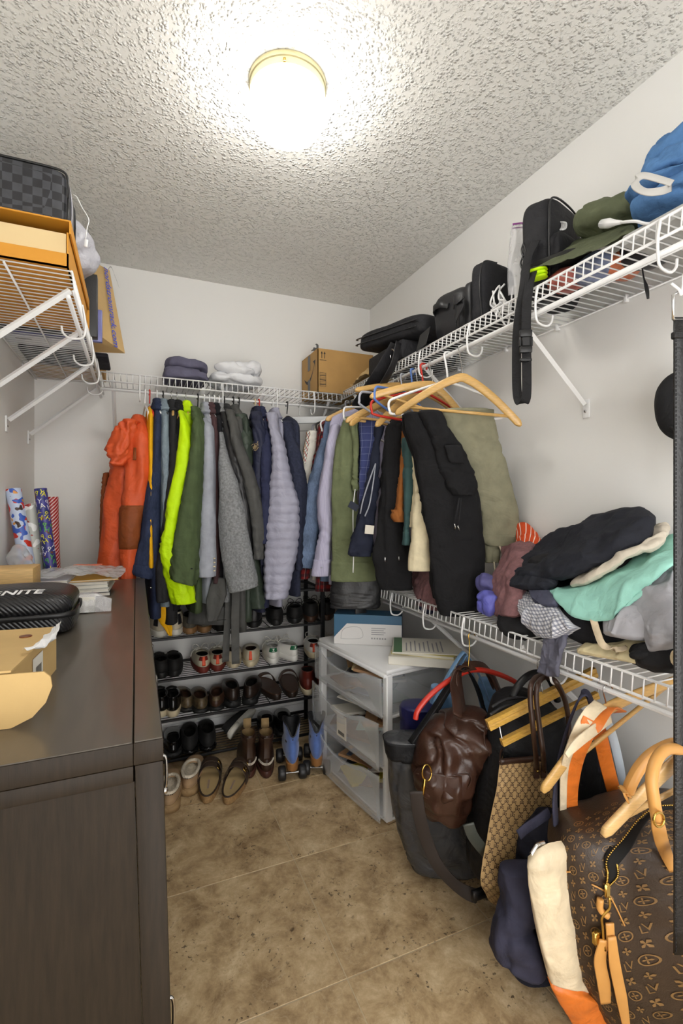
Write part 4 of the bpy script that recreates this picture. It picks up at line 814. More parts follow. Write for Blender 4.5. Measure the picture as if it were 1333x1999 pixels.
build(soft((1.130, 1.39, DR+.085), (.075, .022, .085), (6, 4), rot(0, 0, 10), .003, 14, 19, 40, 22), 'front_pocket', NY2, t)
zz = MB(); zz.tube([(1.06, 1.30, DR+.01), (1.052, 1.302, DR+.12), (1.07, 1.305, DR+.20), (1.13, 1.31, DR+.212)], .003, 6, res=40); build(zz, 'zipper', BKL, t)
t = thing('zip_plastic_bag', 'clear plastic zip bag with purple seal holding white cables', 'plastic bag', loc=(1.13, 1.25, DR))
CLR = mat('clear_plastic', C(235, 235, 240), .15, alpha=.32, bump=.5, bscale=30, bdist=.006, spec=.8)
build(patch(pg([[(1002, 437, 1.14), (1018, 436, 1.17), (1034, 438, 1.2)], [(996, 480, 1.12), (1014, 478, 1.16), (1032, 478, 1.2)], [(990, 530, 1.09), (1010, 528, 1.12), (1030, 528, 1.17)], [(992, 578, 1.06), (1012, 574, 1.08), (1032, 570, 1.14)]]), .03, fold=.006, fs=26, seed=2, mu=26, mv=26), 'bag', CLR, t)
build(MB().strap([at(1001, 438, X=1.137), at(1018, 436, X=1.168), at(1034, 438, X=1.197)], .006, .003, (0, 0, 1), 8).strap([at(1000, 446, X=1.137), at(1018, 444, X=1.168), at(1034, 446, X=1.197)], .004, .003, (0, 0, 1), 8), 'purple_seal', mat('purple_seal', C(150, 60, 150), .4), t)
cb = MB(); rg = np.random.RandomState(5)
for k in range(5): cb.tube([A(1.10, 1.255, DR+.05)+rg.randn(3)*A(.02, .02, .025) for _ in range(6)], .003, 6, res=30)
build(cb, 'white_cables', PLW, t)
t = thing('sling_bag', 'black sling bag with rounded top standing behind the olive cap', 'bag', loc=(1.17, 1.10, DR))
Rs = rotz(18)
build(soft((1.185, 1.125, DR+.150), (.115, .052, .150), (5.5, 4), Rs, .003, 14, 9, 52, 30), 'body', NYL, t)
build(soft((1.185, 1.07, DR+.10), (.085, .022, .085), (6, 5), Rs, .003, 14, 29, 40, 22), 'front_pocket', NYL, t)
zz = MB(); zz.tube(np.array([(-.108, -.045, -.10), (-.112, -.046, .05), (-.095, -.045, .128), (0, -.046, .146), (.095, -.045, .128), (.11, -.046, .05)]) @ np.array(Rs).T+A(1.185, 1.125, DR+.150), .003, 6, res=60) if False else zz.tube(cr(np.array([(-.108, -.045, -.10), (-.112, -.046, .05), (-.095, -.045, .128), (0, -.046, .146), (.095, -.045, .128), (.11, -.046, .05)]) @ np.array(Rs).T+A(1.185, 1.125, DR+.150), 60), .003, 6); build(zz, 'zipper', BKL, t)
ck = MB()
for k in range(4):
    p = at(1090+k*3, 440, X=1.15); ck.tube([p+A(0, 0, .01), p+A(.006, -.006, .004), p+A(.002, -.008, -.012), p+A(-.006, -.002, -.016)], .0022, 6, res=16)
build(ck, 'white_cable_end', PLW, t)
# long strap with buckle, hanging over the lip
t = thing('webbing_strap', 'long black webbing strap with buckle looping down from the upper shelf', 'strap', loc=(1.0, 1.2, 1.5))
WEB = fab('black_webbing', (34, 34, 36), .7, bscale=600, bump=.6)
build(MB().strap([at(1046, 470, X=1.07), at(1030, 505, X=1.045), at(1022, 560, X=1.012), at(1010, 640, X=1.008), at(1008, 720, X=1.006), at(1010, 772, X=1.004), at(1018, 786, X=1.002), at(1027, 775, X=1.0), at(1028, 720, X=1.0), at(1027, 660, X=1.0), at(1028, 600, X=1.005), at(1033, 555, X=1.015), at(1040, 530, X=1.05)], .026, .0025, (.45, -.9, 0), 110), 'webbing', WEB, t)
bp = at(1026, 668, X=.996); Mb = Matrix.Translation(tuple(bp)) @ Matrix.Rotation(math.radians(-28), 4, 'Z')
bk_ = MB()
bk_.box(-.017, .017, -.006, .006, -.030, -.012, .003, 2, Mb); bk_.box(-.017, .017, -.006, .006, .014, .034, .003, 2, Mb); bk_.box(-.011, .011, -.006, .006, -.012, .014, .002, 1, Mb); bk_.box(-.018, -.0135, -.005, .005, -.012, .014, .001, 1, Mb); bk_.box(.0135, .018, -.005, .005, -.012, .014, .001, 1, Mb)
build(bk_, 'buckle', BLACKP, t, auto=40)
build(MB().box(-.016, .016, -.005, .005, -.005, .005, .002, 1, Mb @ Matrix.Translation((0, 0, -.05))), 'slider', BLACKP, t, auto=40)
build(MB().tube([at(1022, 475, X=1.05), at(1018, 488, X=1.045), at(1022, 500, X=1.045), at(1026, 490, X=1.05), at(1022, 475, X=1.05)], .003, 6, res=24).tube([at(1020, 502, X=1.045), at(1016, 514, X=1.04), at(1020, 524, X=1.04), at(1024, 514, X=1.045), at(1020, 502, X=1.045)], .003, 6, res=24), 'swivel_clasp', BLACKP, t)
# olive cap with bill
t = thing('baseball_cap', 'olive green cap with long bill and neon edge lying on the upper shelf', 'cap', loc=(1.15, .95, DR))
OC = fab('olive_cap', (94, 100, 76), .8); 
build(patch(pg([[(1062, 510, 1.16), (1110, 478, 1.2), (1170, 452, 1.22), (1215, 440, 1.24)], [(1045, 520, 1.11), (1105, 492, 1.13), (1170, 463, 1.15), (1235, 440, 1.16)], [(1034, 527, 1.06), (1100, 512, 1.055), (1165, 487, 1.055), (1240, 450, 1.07)]]), .006, fold=.002, mu=26, mv=36, seed=3), 'bill', OC, t)
build(soft(at(1203, 428, X=1.20), (.085, .115, .046), (2.3, 2.3), rot(14, 6, 12), .012, 16, 6, cr2=.010), 'crown', OC, t)
build(soft(at(1085, 520, X=1.14), (.06, .10, .018), (3, 3), rot(0, 0, 20), .002, 14, 9), 'under_bill', fab('dark_under', (44, 44, 42)), t)
nb = MB()
for k in range(3): nb.add(*(lambda q: (np.concatenate(q.v), q.f))(soft(at(1047, 529+k*7.0, X=1.062), (.030, .016, .0052), (3, 4), rotz(-62), .0005, 20, k, 24, 12)))
build(nb, 'neon_edge', NEO, t)
t = thing('power_cord', 'white electrical plug and cord resting on the olive cap', 'cord', loc=tuple(at(1200, 436, X=1.07)))
pa, pb = at(1176, 437, X=1.085), at(1213, 434, X=1.045)
dv = unit(pb-pa); build(MB().tube([pa, pa+(pb-pa)*.35, pa+(pb-pa)*.36, pa+(pb-pa)*.6, pa+(pb-pa)*.62, pb], [.011, .0115, .0115, .008, .007, .004], 12), 'plug', PLW, t)
build(MB().tube([pb, at(1240, 432, X=1.042), at(1265, 437, X=1.06), at(1300, 430, X=1.12)], .0035, 8, res=24), 'cable', PLW, t)
build(MB().tube([pa-dv*.012, pa], .002, 6), 'prong', BRASS, t)
# blue towel
t = thing('blue_towel', 'blue terry towel rolled and tied with a grey strap at the right frame edge', 'towel', loc=(1.17, .69, DR))
TWL = fab('blue_terry', (84, 124, 172), .95, var=.1, vscale=60, bump=.9, bscale=220)
build(soft(at(1322, 398, X=1.16), (.085, .10, .046), (2.4, 3), rot(8, 10, 10), .012, 12, 3, cr2=.016), 'lower_roll', TWL, t)
build(soft(at(1318, 376, X=1.15), (.085, .098, .016), (2.4, 3), rot(8, 12, 10), .006, 14, 13, cr2=.006), 'folded_layer', TWL, t)
build(soft(at(1338, 345, X=1.17), (.08, .085, .040), (3, 3), rot(16, 16, 10), .012, 12, 7, cr2=.016), 'middle_fold', TWL, t)
build(soft(at(1336, 300, X=1.19), (.065, .070, .048), (3.5, 3.5), rot(10, 5, 20), .012, 11, 11, cr2=.014), 'upper_fold', TWL, t)
build(MB().strap([at(1310, 366, X=1.06), at(1290, 373, X=1.03), at(1262, 375, X=1.0), at(1243, 366, X=.99), at(1240, 353, X=.995), at(1254, 343, X=1.01), at(1280, 348, X=1.03), at(1312, 358, X=1.05)], .016, .003, (.5, -.2, .9), 50), 'tie_strap', mat('grey_strap', C(190, 188, 184), .6), t)
obj1(MB().box(1.06, 1.31, .52, .80, DR, DR+.028, .008), 'grey_folder', mat('grey_board', C(178, 178, 176), .6), 'light grey flat case beneath the blue towel', 'case', auto=40)
# plastic-wrapped things seen from below through the wires
for i, (px, py, hw, col, lab) in enumerate([(1105, 570, (.05, .05, .03), (170, 90, 80), 'red packet lying on the upper shelf wires, seen from below'), (1165, 552, (.06, .055, .035), (120, 130, 160), 'blue grey packet lying on the upper shelf wires, seen from below'), (1215, 540, (.05, .05, .03), (206, 120, 84), 'orange packet lying on the upper shelf wires, seen from below'), (1262, 520, (.05, .06, .04), (40, 40, 44), 'black pouch lying on the upper shelf wires by the towel'), (1070, 600, (.06, .06, .035), (60, 60, 62), 'dark mesh pouch on the wires below the sling bag')]):
    p = at(px, py, Z=DR); p[0] = min(p[0], 1.255); obj1(soft((p[0], p[1], DR+hw[2]*1.0), hw, (2.6, 2.6), rotz(20*i), .006, 22, i+3), 'packet', mat('packet_%d' % i, C(*col), .35, var=.35, vscale=30), lab, 'packet', 'packets on the upper right shelf')
obj1(MB().tube([at(1252, 512, X=1.2), at(1256, 540, X=1.2), at(1262, 562, X=1.2), at(1265, 583, X=1.2)], [.002, .002, .002, .0045, .0045, .003], 8, res=24), 'black_cable', BLACKP, 'thin black cable end dangling through the upper shelf wires', 'cable')
# ================================================================ lower shelf clothes
D2 = Z2+.0035; LGp = 'clothes heaped on the lower shelf'
def cl(grid, name, m, label, cat='clothing', base=None, **kw): return obj1(patch(pg(grid), **kw), name, m, label, cat, LGp)
obj1(soft((1.19, .98, D2+.075), (.125, .22, .072), (3.5, 3.5), rotz(4), .012, 14, 21), 'folded_shirts', fab('dark_navy_knit', (30, 31, 40)), 'folded dark clothes at the heart of the heap under the mint shirt', 'clothing', LGp)
obj1(soft((1.205, 1.0, D2+.185), (.10, .20, .035), (3, 3), rot(-4, 12, 0), .012, 14, 22), 'folded_tee', fab('off_black', (38, 38, 40)), 'folded charcoal clothing inside the heap just under the cream top', 'clothing', LGp)
cl([[(1035, 1070, 1.29), (1120, 1032, 1.30), (1200, 1003, 1.30), (1262, 1001, 1.30)], [(1012, 1095, 1.21), (1105, 1068, 1.21), (1195, 1030, 1.21), (1281, 1012, 1.22)], [(1000, 1122, 1.14), (1085, 1104, 1.12), (1180, 1068, 1.13), (1272, 1036, 1.16)], [(1004, 1142, 1.08), (1105, 1128, 1.06), (1180, 1098, 1.085), (1245, 1064, 1.12)]], 'folded_trousers', fab('ink_cotton', (40, 42, 50)), 'dark charcoal trousers folded on top of the heap', 'trousers', th=.045, fold=.012, fs=(8, 14, 20), crease=.006, seed=4)
cl([[(1000, 1118, 1.13), (1040, 1112, 1.11), (1085, 1108, 1.11)], [(999, 1135, 1.09), (1040, 1132, 1.07), (1085, 1138, 1.07)], [(1003, 1150, 1.07), (1030, 1150, 1.05), (1060, 1146, 1.05)]], 'trouser_leg', fab('ink_cotton', (40, 42, 50)), 'dark rolled trouser leg ends at the left of the heap', 'trousers', th=.03, fold=.008, seed=14)
cl([[(1150, 1120, 1.20), (1205, 1075, 1.22), (1260, 1035, 1.25), (1305, 1022, 1.27)], [(1130, 1134, 1.13), (1195, 1092, 1.14), (1255, 1055, 1.18), (1308, 1034, 1.22)], [(1112, 1142, 1.07), (1150, 1138, 1.06), (1215, 1098, 1.08), (1290, 1062, 1.14)]], 'cream_top', fab('cream_jersey', (216, 206, 190)), 'cream jersey top between the dark trousers and mint shirt', 'shirt', th=.022, fold=.007, seed=6)
cl([[(1022, 1152, 1.18), (1120, 1140, 1.20), (1230, 1090, 1.22), (1326, 1040, 1.27)], [(1030, 1150, 1.10), (1125, 1152, 1.09), (1235, 1112, 1.11), (1328, 1062, 1.18)], [(1075, 1160, 1.05), (1150, 1172, 1.04), (1235, 1140, 1.05), (1322, 1095, 1.12)], [(1096, 1185, 1.03), (1128, 1208, 1.02), (1196, 1208, 1.02), (1240, 1160, 1.04)]], 'mint_shirt', fab('mint_cotton', (156, 212, 198), var=.05), 'mint green shirt spread across the front of the heap', 'shirt', th=.012, fold=.007, fs=13, crease=.006, seed=9)
PLD = uvpat('tiny_check', (214, 214, 218), (('u', .012, .42, (92, 98, 120), .6), ('v', .012, .42, (92, 98, 120), .6)))
cl([[(1018, 1152, 1.12), (1050, 1160, 1.10), (1085, 1168, 1.09)], [(1014, 1180, 1.07), (1050, 1190, 1.05), (1100, 1195, 1.05)], [(1028, 1205, 1.04), (1068, 1222, 1.02), (1118, 1215, 1.03)], [(1060, 1228, 1.03), (1090, 1246, 1.02), (1136, 1226, 1.03)]], 'checked_shirt', PLD, 'blue and white small-check shirt bunched at the shelf front', 'shirt', th=.045, fold=.008, fs=24, crease=.007, seed=12)
cl([[(1034, 1150, 1.08), (1062, 1152, 1.07), (1088, 1160, 1.07)], [(1036, 1164, 1.05), (1062, 1170, 1.04), (1092, 1178, 1.04)], [(1044, 1178, 1.03), (1066, 1186, 1.03), (1085, 1186, 1.03)]], 'slate_sock_roll', fab('slate_cotton', (78, 80, 98)), 'slate blue rolled cloth tucked above the checked shirt', 'clothing', th=.022, fold=.006, seed=15)
obj1(soft(at(1022, 1222, X=1.075), (.045, .075, .038), (2.6, 2.6), rot(0, 15, 20), .011, 20, 31, cr2=.008), 'black_tee', fab('soft_black', (36, 36, 38)), 'black shirt bundled at the left front of the heap', 'shirt', LGp)
cl([[(1072, 1228, 1.03), (1095, 1232, 1.03), (1112, 1236, 1.03)], [(1062, 1250, 1.012), (1085, 1254, 1.012), (1108, 1254, 1.012)], [(1056, 1285, 1.004), (1076, 1288, 1.004), (1096, 1290, 1.004)], [(1048, 1312, 1.0), (1068, 1320, 1.0), (1090, 1322, 1.0)]], 'grey_sleeve', fab('dusk_grey', (98, 98, 112)), 'grey blue cloth drooping over the lower shelf lip', 'clothing', th=.014, fold=.005, fs=26, seed=17)
obj1(soft(at(1155, 1222, X=1.075), (.045, .085, .045), (2.8, 2.8), rot(0, 0, 10), .010, 18, 35), 'black_shorts', fab('soft_black2', (26, 26, 30)), 'black cloth pressed under the mint shirt beside a beige strap', 'clothing', LGp)
obj1(MB().strap([at(1158, 1208, X=1.022), at(1166, 1235, X=1.015), at(1178, 1260, X=1.012), at(1205, 1268, X=1.02), at(1225, 1264, X=1.04)], .016, .003, (.4, -.9, 0), 30), 'beige_strap', fab('beige_tape', (206, 188, 160)), 'beige cloth strap trailing from the heap onto the shelf lip', 'strap')
cl([[(1150, 1252, 1.06), (1200, 1256, 1.07), (1270, 1245, 1.08)], [(1130, 1268, 1.03), (1190, 1274, 1.03), (1260, 1276, 1.03)], [(1128, 1276, 1.02), (1185, 1284, 1.02), (1240, 1296, 1.02)]], 'pale_yellow_tee', fab('pale_butter', (214, 200, 160)), 'pale yellow cloth flat on the wires below the grey sweatshirt', 'clothing', th=.014, fold=.004, seed=20)
GRH = fab('silver_grey_jersey', (166, 166, 172), var=.06)
cl([[(1265, 1118, 1.17), (1300, 1108, 1.20), (1340, 1108, 1.22)], [(1238, 1150, 1.11), (1285, 1140, 1.12), (1340, 1140, 1.14)], [(1245, 1190, 1.07), (1290, 1185, 1.06), (1345, 1190, 1.08)], [(1262, 1240, 1.04), (1300, 1235, 1.03), (1345, 1240, 1.05)], [(1290, 1275, 1.03), (1315, 1268, 1.02), (1345, 1270, 1.03)]], 'grey_sweatshirt', GRH, 'silver grey sweatshirt slumped at the right end of the heap', 'sweatshirt', th=.05, fold=.012, fs=16, crease=.010, seed=23)
cl([[(1212, 1180, 1.10), (1245, 1185, 1.08), (1275, 1200, 1.07)], [(1185, 1210, 1.05), (1225, 1208, 1.04), (1275, 1225, 1.04)], [(1182, 1240, 1.03), (1225, 1250, 1.02), (1268, 1250, 1.03)]], 'grey_sleeve_fold', GRH, 'pale grey sleeve spread left of the slumped sweatshirt', 'sweatshirt', th=.03, fold=.010, fs=18, crease=.006, seed=24)
obj1(soft(at(1300, 1150, X=1.22), (.07, .10, .06), (2.6, 2.6), None, .012, 16, 41), 'black_hoodie', fab('soft_black3', (22, 22, 25)), 'black clothing wedged behind the grey sweatshirt', 'clothing', LGp)
t = thing('knit_cap', 'black brimmed cap tipped at the right front of the lower shelf', 'cap', loc=tuple(at(1280, 1285, X=1.04)))
build(soft(at(1288, 1284, X=1.04), (.04, .068, .034), (2.5, 2.5), rot(-12, 0, -5), .009, 22, 43, cr2=.005), 'crown', fab('cap_black', (32, 32, 34)), t)
build(soft(at(1262, 1276, X=1.03), (.036, .030, .012), (2.5, 2.5), rot(-20, 0, 0), .003, 22, 44), 'bill', fab('cap_black', (32, 32, 34)), t)
build(MB().tube([at(1318+6*math.cos(q), 1284+12*math.sin(q), X=1.0) for q in np.linspace(0, 6.2, 14)], .004, 6), 'cream_toggle', PLC, t)
MVE = fab('mauve_knit', (132, 96, 98), .95, var=.18, vscale=80)
cl([[(990, 1062, 1.28), (1020, 1062, 1.27), (1052, 1072, 1.26)], [(980, 1100, 1.20), (1012, 1095, 1.18), (1040, 1110, 1.18)], [(975, 1140, 1.14), (1010, 1135, 1.11), (1035, 1150, 1.11)], [(975, 1185, 1.10), (1002, 1185, 1.06), (1020, 1190, 1.07)], [(980, 1208, 1.08), (1000, 1208, 1.05), (1018, 1205, 1.06)]], 'mauve_sweater', MVE, 'dusty mauve knit sweater heaped beside the hanging khaki trousers', 'sweater', th=.06, fold=.012, fs=18, seed=27, crease=.006)
cl([[(812, 1110, 1.16), (838, 1108, 1.14), (868, 1112, 1.16)], [(815, 1150, 1.10), (840, 1148, 1.08), (868, 1152, 1.10)], [(828, 1190, 1.06), (845, 1192, 1.05), (866, 1196, 1.06)]], 'rose_sweater', MVE, 'dusty rose sweater showing left of the black cargo legs', 'sweater', th=.05, fold=.010, fs=18, seed=28)
obj1(soft(at(832, 1185, X=1.06), (.03, .04, .03), (2.5, 2.5), None, .008, 22, 46), 'navy_bundle', fab('navy_knit', (34, 36, 56)), 'small navy bundle under the rose sweater', 'clothing', LGp)
t_ = fab('periwinkle_nylon', (98, 100, 184), .5, spec=.4)
obj1(soft(at(958, 1178, X=1.06), (.03, .040, .038), (2.4, 2.4), rot(0, 10, 0), .012, 22, 48, cr2=.010), 'periwinkle_windbreaker', t_, 'crumpled periwinkle blue nylon beside the cargo trousers', 'clothing', LGp)
obj1(soft(at(952, 1140, X=1.10), (.035, .045, .035), (2.4, 2.4), None, .010, 22, 49, cr2=.008), 'violet_windbreaker', fab('violet_nylon', (92, 90, 140), .5), 'dull violet nylon crumple just above the periwinkle one', 'clothing', LGp)
OST = uvpat('orange_stripe', (206, 78, 38), (('u', .018, .18, (236, 220, 206), .9),))
cl([[(1012, 1030, 1.30), (1022, 1024, 1.30), (1036, 1036, 1.30), (1052, 1060, 1.29)], [(1010, 1050, 1.27), (1024, 1050, 1.26), (1040, 1060, 1.26), (1054, 1074, 1.26)], [(1012, 1075, 1.25), (1024, 1078, 1.24), (1038, 1082, 1.24), (1050, 1088, 1.24)]], 'orange_striped_shorts', OST, 'orange cloth with white stripes against the wall behind the sweater', 'clothing', th=.03, fold=.005, seed=30)
obj1(soft(at(978, 1172, X=1.09), (.012, .014, .014), (2.4, 2.4), None, .003, 30, 52), 'orange_scrap', fab('orange_scrap', (216, 96, 50)), 'tiny orange scrap of cloth between blue nylon and mauve sweater', 'clothing')
# ================================================================ belt and cap at the right frame edge
t = thing('belt', 'long black belt with metal buckle hanging at the right frame edge', 'belt', loc=(1.0, .62, 1.6))
by = at(1333, 700, X=.985)[1]; BX = .985
BLT = mat('belt_leather', C(20, 20, 22), .38, bump=.4, bscale=180)
zt, zb = 1.605, .36
build(MB().strap([A(BX, by, zt), A(BX, by, 1.2), A(BX, by, .8), A(BX, by, zb)], .036, .005, RX, 30), 'belt_band', BLT, t)
st = MB()
for k in range(150): 
    zk = zt-.03-k*.0081; pk = A(BX, by, zk)-RX*.0155-FW*.003; st.box(-.0007, .0007, -.0006, .0006, -.0025, .0025, 0, 1, Matrix.Translation(tuple(pk)))
build(st, 'stitching', CHA, t, kind='stuff')
lp = A(BX, by, zt-.035); build(MB().box(-.021, .021, -.006, .006, -.007, .007, .002, 1, Matrix.Translation(tuple(lp)) @ Matrix.Rotation(-YAW, 4, 'Z')), 'keeper_loop', BLT, t, auto=40)
c0 = A(BX, by, zt+.022); build(MB().tube([c0+RX*x+UPV*z for x, z in ((-.019, -.026), (-.019, .022), (-.010, .027), (.010, .027), (.019, .022), (.019, -.026), (-.019, -.026))], .0028, 8), 'buckle', CHROME, t)
hk_ = thing('s_hook', 'small white hook carrying the black belt from the upper rod', 'hook', loc=(QX, by, QZ))
build(MB().tube([A(QX-.012, by, QZ-.002), A(QX-.006, by, QZ+.011), A(QX+.006, by, QZ+.011), A(QX+.012, by, QZ), A(QX+.004, by, QZ-.03), A(BX+.008, by, QZ-.08), A(BX, by, zt+.060), A(BX-.006, by, zt+.044), A(BX-.012, by, zt+.052), A(BX-.026, by+.006, zt+.064)], .003, 8, res=60), 'hook_wire', PLW, hk_)
t = thing('baseball_cap', 'black baseball cap hanging on the right wall behind the belt', 'cap', loc=tuple(at(1330, 790, X=1.24)))
cc = at(1340, 792, X=1.245); build(soft(cc, (.075, .062, .086), (2.2, 2.2), None, .003, 18, 3), 'crown', fab('cap_black2', (34, 34, 36)), t)
build(soft(cc+A(-.01, -.03, -.075), (.06, .075, .010), (2.4, 2.4), rot(35, 0, 0), .001, 18, 4), 'bill', fab('cap_black2', (34, 34, 36)), t)
build(MB().tube([cc+A(.02, 0, .05), A(XR-.002, cc[1], cc[2]+.10)], .004, 8), 'wall_peg', PLW, t)
# ================================================================ shoe rack
RK = mat('rack_black', C(26, 26, 28), .45, .2)
RX0, RX1, RY0, RY1 = .045, .905, 2.388, 2.660
TIERS = [.05, .238, .426, .62, .80]
t = thing('shoe_rack', 'five-tier black metal shoe rack against the back wall', 'shoe rack', loc=((RX0+RX1)/2, (RY0+RY1)/2, 0))
for x in (RX0, RX1):
    for y in (RY0, RY1): build(MB().box(x-.011, x+.011, y-.008, y+.008, .0, .83, .003, 1), 'post', RK, t, auto=40)
wsrc = None
for z in TIERS:
    for y in (RY0-.002, RY1): build(MB().box(RX0, RX1, y-.006, y+.006, z-.012, z, .002, 1), 'rail', RK, t, auto=40)
    for x in (RX0, RX1): build(MB().box(x-.006, x+.006, RY0, RY1, z-.012, z, .002, 1), 'side_bar', RK, t, auto=40)
    for k in range(9):
        y = RY0+(k+1)*(RY1-RY0)/10
        if wsrc is None: wsrc = build(MB().tube([(RX0, RY0, 0), (RX1, RY0, 0)], .0018, 6), 'shelf_wire', RK, t); wsrc.location = (0, y-RY0, z-.003)
        else: share(wsrc, 'shelf_wire', t, (0, y-RY0, z-.003))
    for x in (RX0+.29, RX0+.58): build(MB().tube([(x, RY0, z-.006), (x, RY1, z-.006)], .0022, 6), 'cross_wire', RK, t)
# ================================================================ footwear
class Foot:
    """levels (z, heel y, toe y, half width[, z tilt towards toe]); point(t, theta), theta 0 = toe, pi = heel"""
    def __init__(s, lv): s.L = np.array([list(l)+[0]*(5-len(l)) for l in lv], float)
    def at(s, t, th):
        i = t*(len(s.L)-1); k = int(min(math.floor(i), len(s.L)-2)); f = i-k
        z, a, b, w, tl = s.L[k]*(1-f)+s.L[k+1]*f
        c, sn = math.cos(th), math.sin(th); m, h = (a+b)/2, (b-a)/2
        x = w*np.sign(sn)*abs(sn)**.85*(1-.20*((1-c)/2)**1.5+.03*c)
        return A(x, m+h*np.sign(c)*abs(c)**.9, z+tl*c)
    def rings(s, ts, n=30): return np.array([[s.at(t, q) for q in np.linspace(0, 2*np.pi, n, endpoint=False)] for t in ts])
def shoe_mesh(par, L=.275, W=.096, kind='sneaker', up=None, so=None, lin=None, tab=None, lace=None, toe=None, stripe=None, hc=None, bow=True, sole_h=None, vee=None):
    w = W/2; lin = lin or fab('shoe_lining', (34, 32, 30))
    sh = sole_h or {'sneaker': .030, 'loafer': .018, 'boot': .030, 'dress': .022}[kind]
    so_lv = [(0, .006, L*.985, w*.94), (.004, 0, L, w*1.0), (sh*.7, -.002, L*1.005, w*1.03), (sh, 0, L, w*1.02), (sh+.001, .006, L*.98, w*.94)]
    build(MB().rings(Foot(so_lv).rings(np.linspace(0, 1, 9))), 'sole', so, par)
    if kind in ('dress', 'loafer'):
        build(MB().rings(Foot([(-.0, .0, L*.27, w*.9), (sh*.8, -.001, L*.29, w*.93)]).rings((0, 1), 24)), 'heel_block', so, par)
    hc = hc or {'sneaker': .078, 'loafer': .060, 'boot': .135, 'dress': .066}[kind]
    d = hc-sh
    if kind == 'boot': lv = [(sh, .004, L*.985, w*.97), (sh+.022, 0, L*.98, w), (sh+.042, .004, L*.80, w*.92), (sh+d*.6, .012, L*.50, w*.74), (sh+d*.85, .008, L*.46, w*.74, .0), (hc, .004, L*.46, w*.76, -.004)]
    elif kind == 'loafer': lv = [(sh, .004, L*.985, w*.97), (sh+d*.35, .002, L*.98, w*.97), (sh+d*.6, .006, L*.90, w*.9), (sh+d*.85, .010, L*.74, w*.8), (hc, .010, L*.64, w*.72, -.006)]
    else: lv = [(sh, .004, L*.985, w*.97), (sh+d*.3, .0, L*.98, w), (sh+d*.55, .004, L*.86, w*.93), (sh+d*.8, .008, L*.66, w*.80), (hc, .006, L*.52, w*.70, -.004)]
    F = Foot(lv); R = list(F.rings(np.linspace(0, 1, 15)))
    c = R[-1].mean(0); R += [c+(R[-1]-c)*.93+A(0, 0, .0015), c+(R[-1]-c)*.86-A(0, 0, .004)]
    u = build(MB().rings(np.array(R), True, False), 'upper', up, par)
    I = [c+(F.rings([1.0])[0]-c)*.87-A(0, 0, .003), c+(F.rings([.85])[0]*A(1, 1, 0)+A(0, 0, c[2])-c)*.82-A(0, 0, d*.4), F.rings([.3])[0]*A(.75, .8, 0)+A(0, L*.04, sh+.012)]
    build(MB().rings(np.array(I), False, True), 'lining', lin, par)
    def band(t0, t1, a0, a1, off, m, nm, nn=12):
        G = []
        for tt in np.linspace(t0, t1, 8):
            row = []
            for q in np.linspace(a0, a1, nn):
                p = F.at(tt, q); cc = A(0, p[1]*.5+L*.2 if False else L*.25, p[2]); nrm = unit((p-cc)*A(1, 1, 0)); row.append(p+nrm*off)
            G.append(row)
        mb = MB().grid(np.array(G)); o = build(mb, nm, m, u); md = o.modifiers.new('thick', 'SOLIDIFY'); md.thickness = .0015; md.offset = 1; return o
    if tab: band(.58, .99, math.pi-.62, math.pi+.62, .0012, tab, 'heel_tab')
    if stripe: band(.12, .97, math.pi-.16, math.pi+.16, .0026, stripe, 'heel_stripe')
    if vee:
        for s_ in (-1, 1): band(.25, .9, math.pi+s_*.25, math.pi+s_*.75, .0015, vee, 'side_chevron')
    if lace:
        lb = MB()
        for k in range(4):
            tt = .52+k*.12; p, q = F.at(tt, .55), F.at(tt, -.55); mid = F.at(tt, 0)+A(0, 0, .006); lb.tube([p+A(.001, 0, .002), mid, q+A(-.001, 0, .002)], .0021, 6, res=10)
        if bow:
            m0 = F.at(.92, 0)+A(0, 0, .006)
            for s_ in (-1, 1):
                lb.tube([m0, m0+A(s_*.016, .006, .020), m0+A(s_*.034, .0, .022), m0+A(s_*.036, -.006, .004), m0+A(s_*.018, -.002, .002), m0], .0017, 6, res=24)
                lb.tube([m0, m0+A(s_*.020, -.02, .010), m0+A(s_*.042, -.030, -.004), m0+A(s_*.050, -.034, -.025)], .0017, 6, res=16)
        build(lb, 'laces', lace, u)
    return F, u
def copy_thing(src, label, loc, rotz_, group=None, mirror=False):
    o = src.copy(); COL.objects.link(o); o.location = loc; o.rotation_euler = (src.rotation_euler[0], src.rotation_euler[1], rotz_); o['label'] = label
    if mirror: o.scale = (-1, 1, 1)
    for ch in src.children:
        c = ch.copy(); COL.objects.link(c); c.parent = o
        for g in ch.children: d = g.copy(); COL.objects.link(d); d.parent = c
    return o
WHL = mat('white_leather', C(226, 224, 218), .45); CRL = mat('cream_leather', C(206, 196, 172), .55); GRT = mat('green_tab', C(24, 104, 66), .5); REDL = mat('red_suede', C(120, 38, 30), .8); OGS = mat('orange_stripe_leather', C(220, 74, 24), .5)
BKS = mat('black_suede', C(24, 23, 23), .8); BKG = mat('black_gloss_leather', C(18, 17, 17), .25); BRS = mat('brown_shoe', C(70, 46, 32), .5, var=.2); DKB = mat('dark_brown_shoe', C(46, 34, 27), .45, var=.2); OXB = mat('oxblood_leather', C(108, 42, 32), .4, var=.25, vscale=30)
RUB = mat('black_rubber', C(24, 24, 24), .6); WRB = mat('white_rubber', C(222, 218, 206), .6); CRB = mat('cream_rubber', C(206, 192, 160), .6); GUM = mat('gum_rubber', C(112, 44, 34), .6); TAN = mat('tan_sole', C(140, 104, 66), .6); SNK = mat('snake_leather', C(92, 78, 56), .45, var=.6, vscale=70)
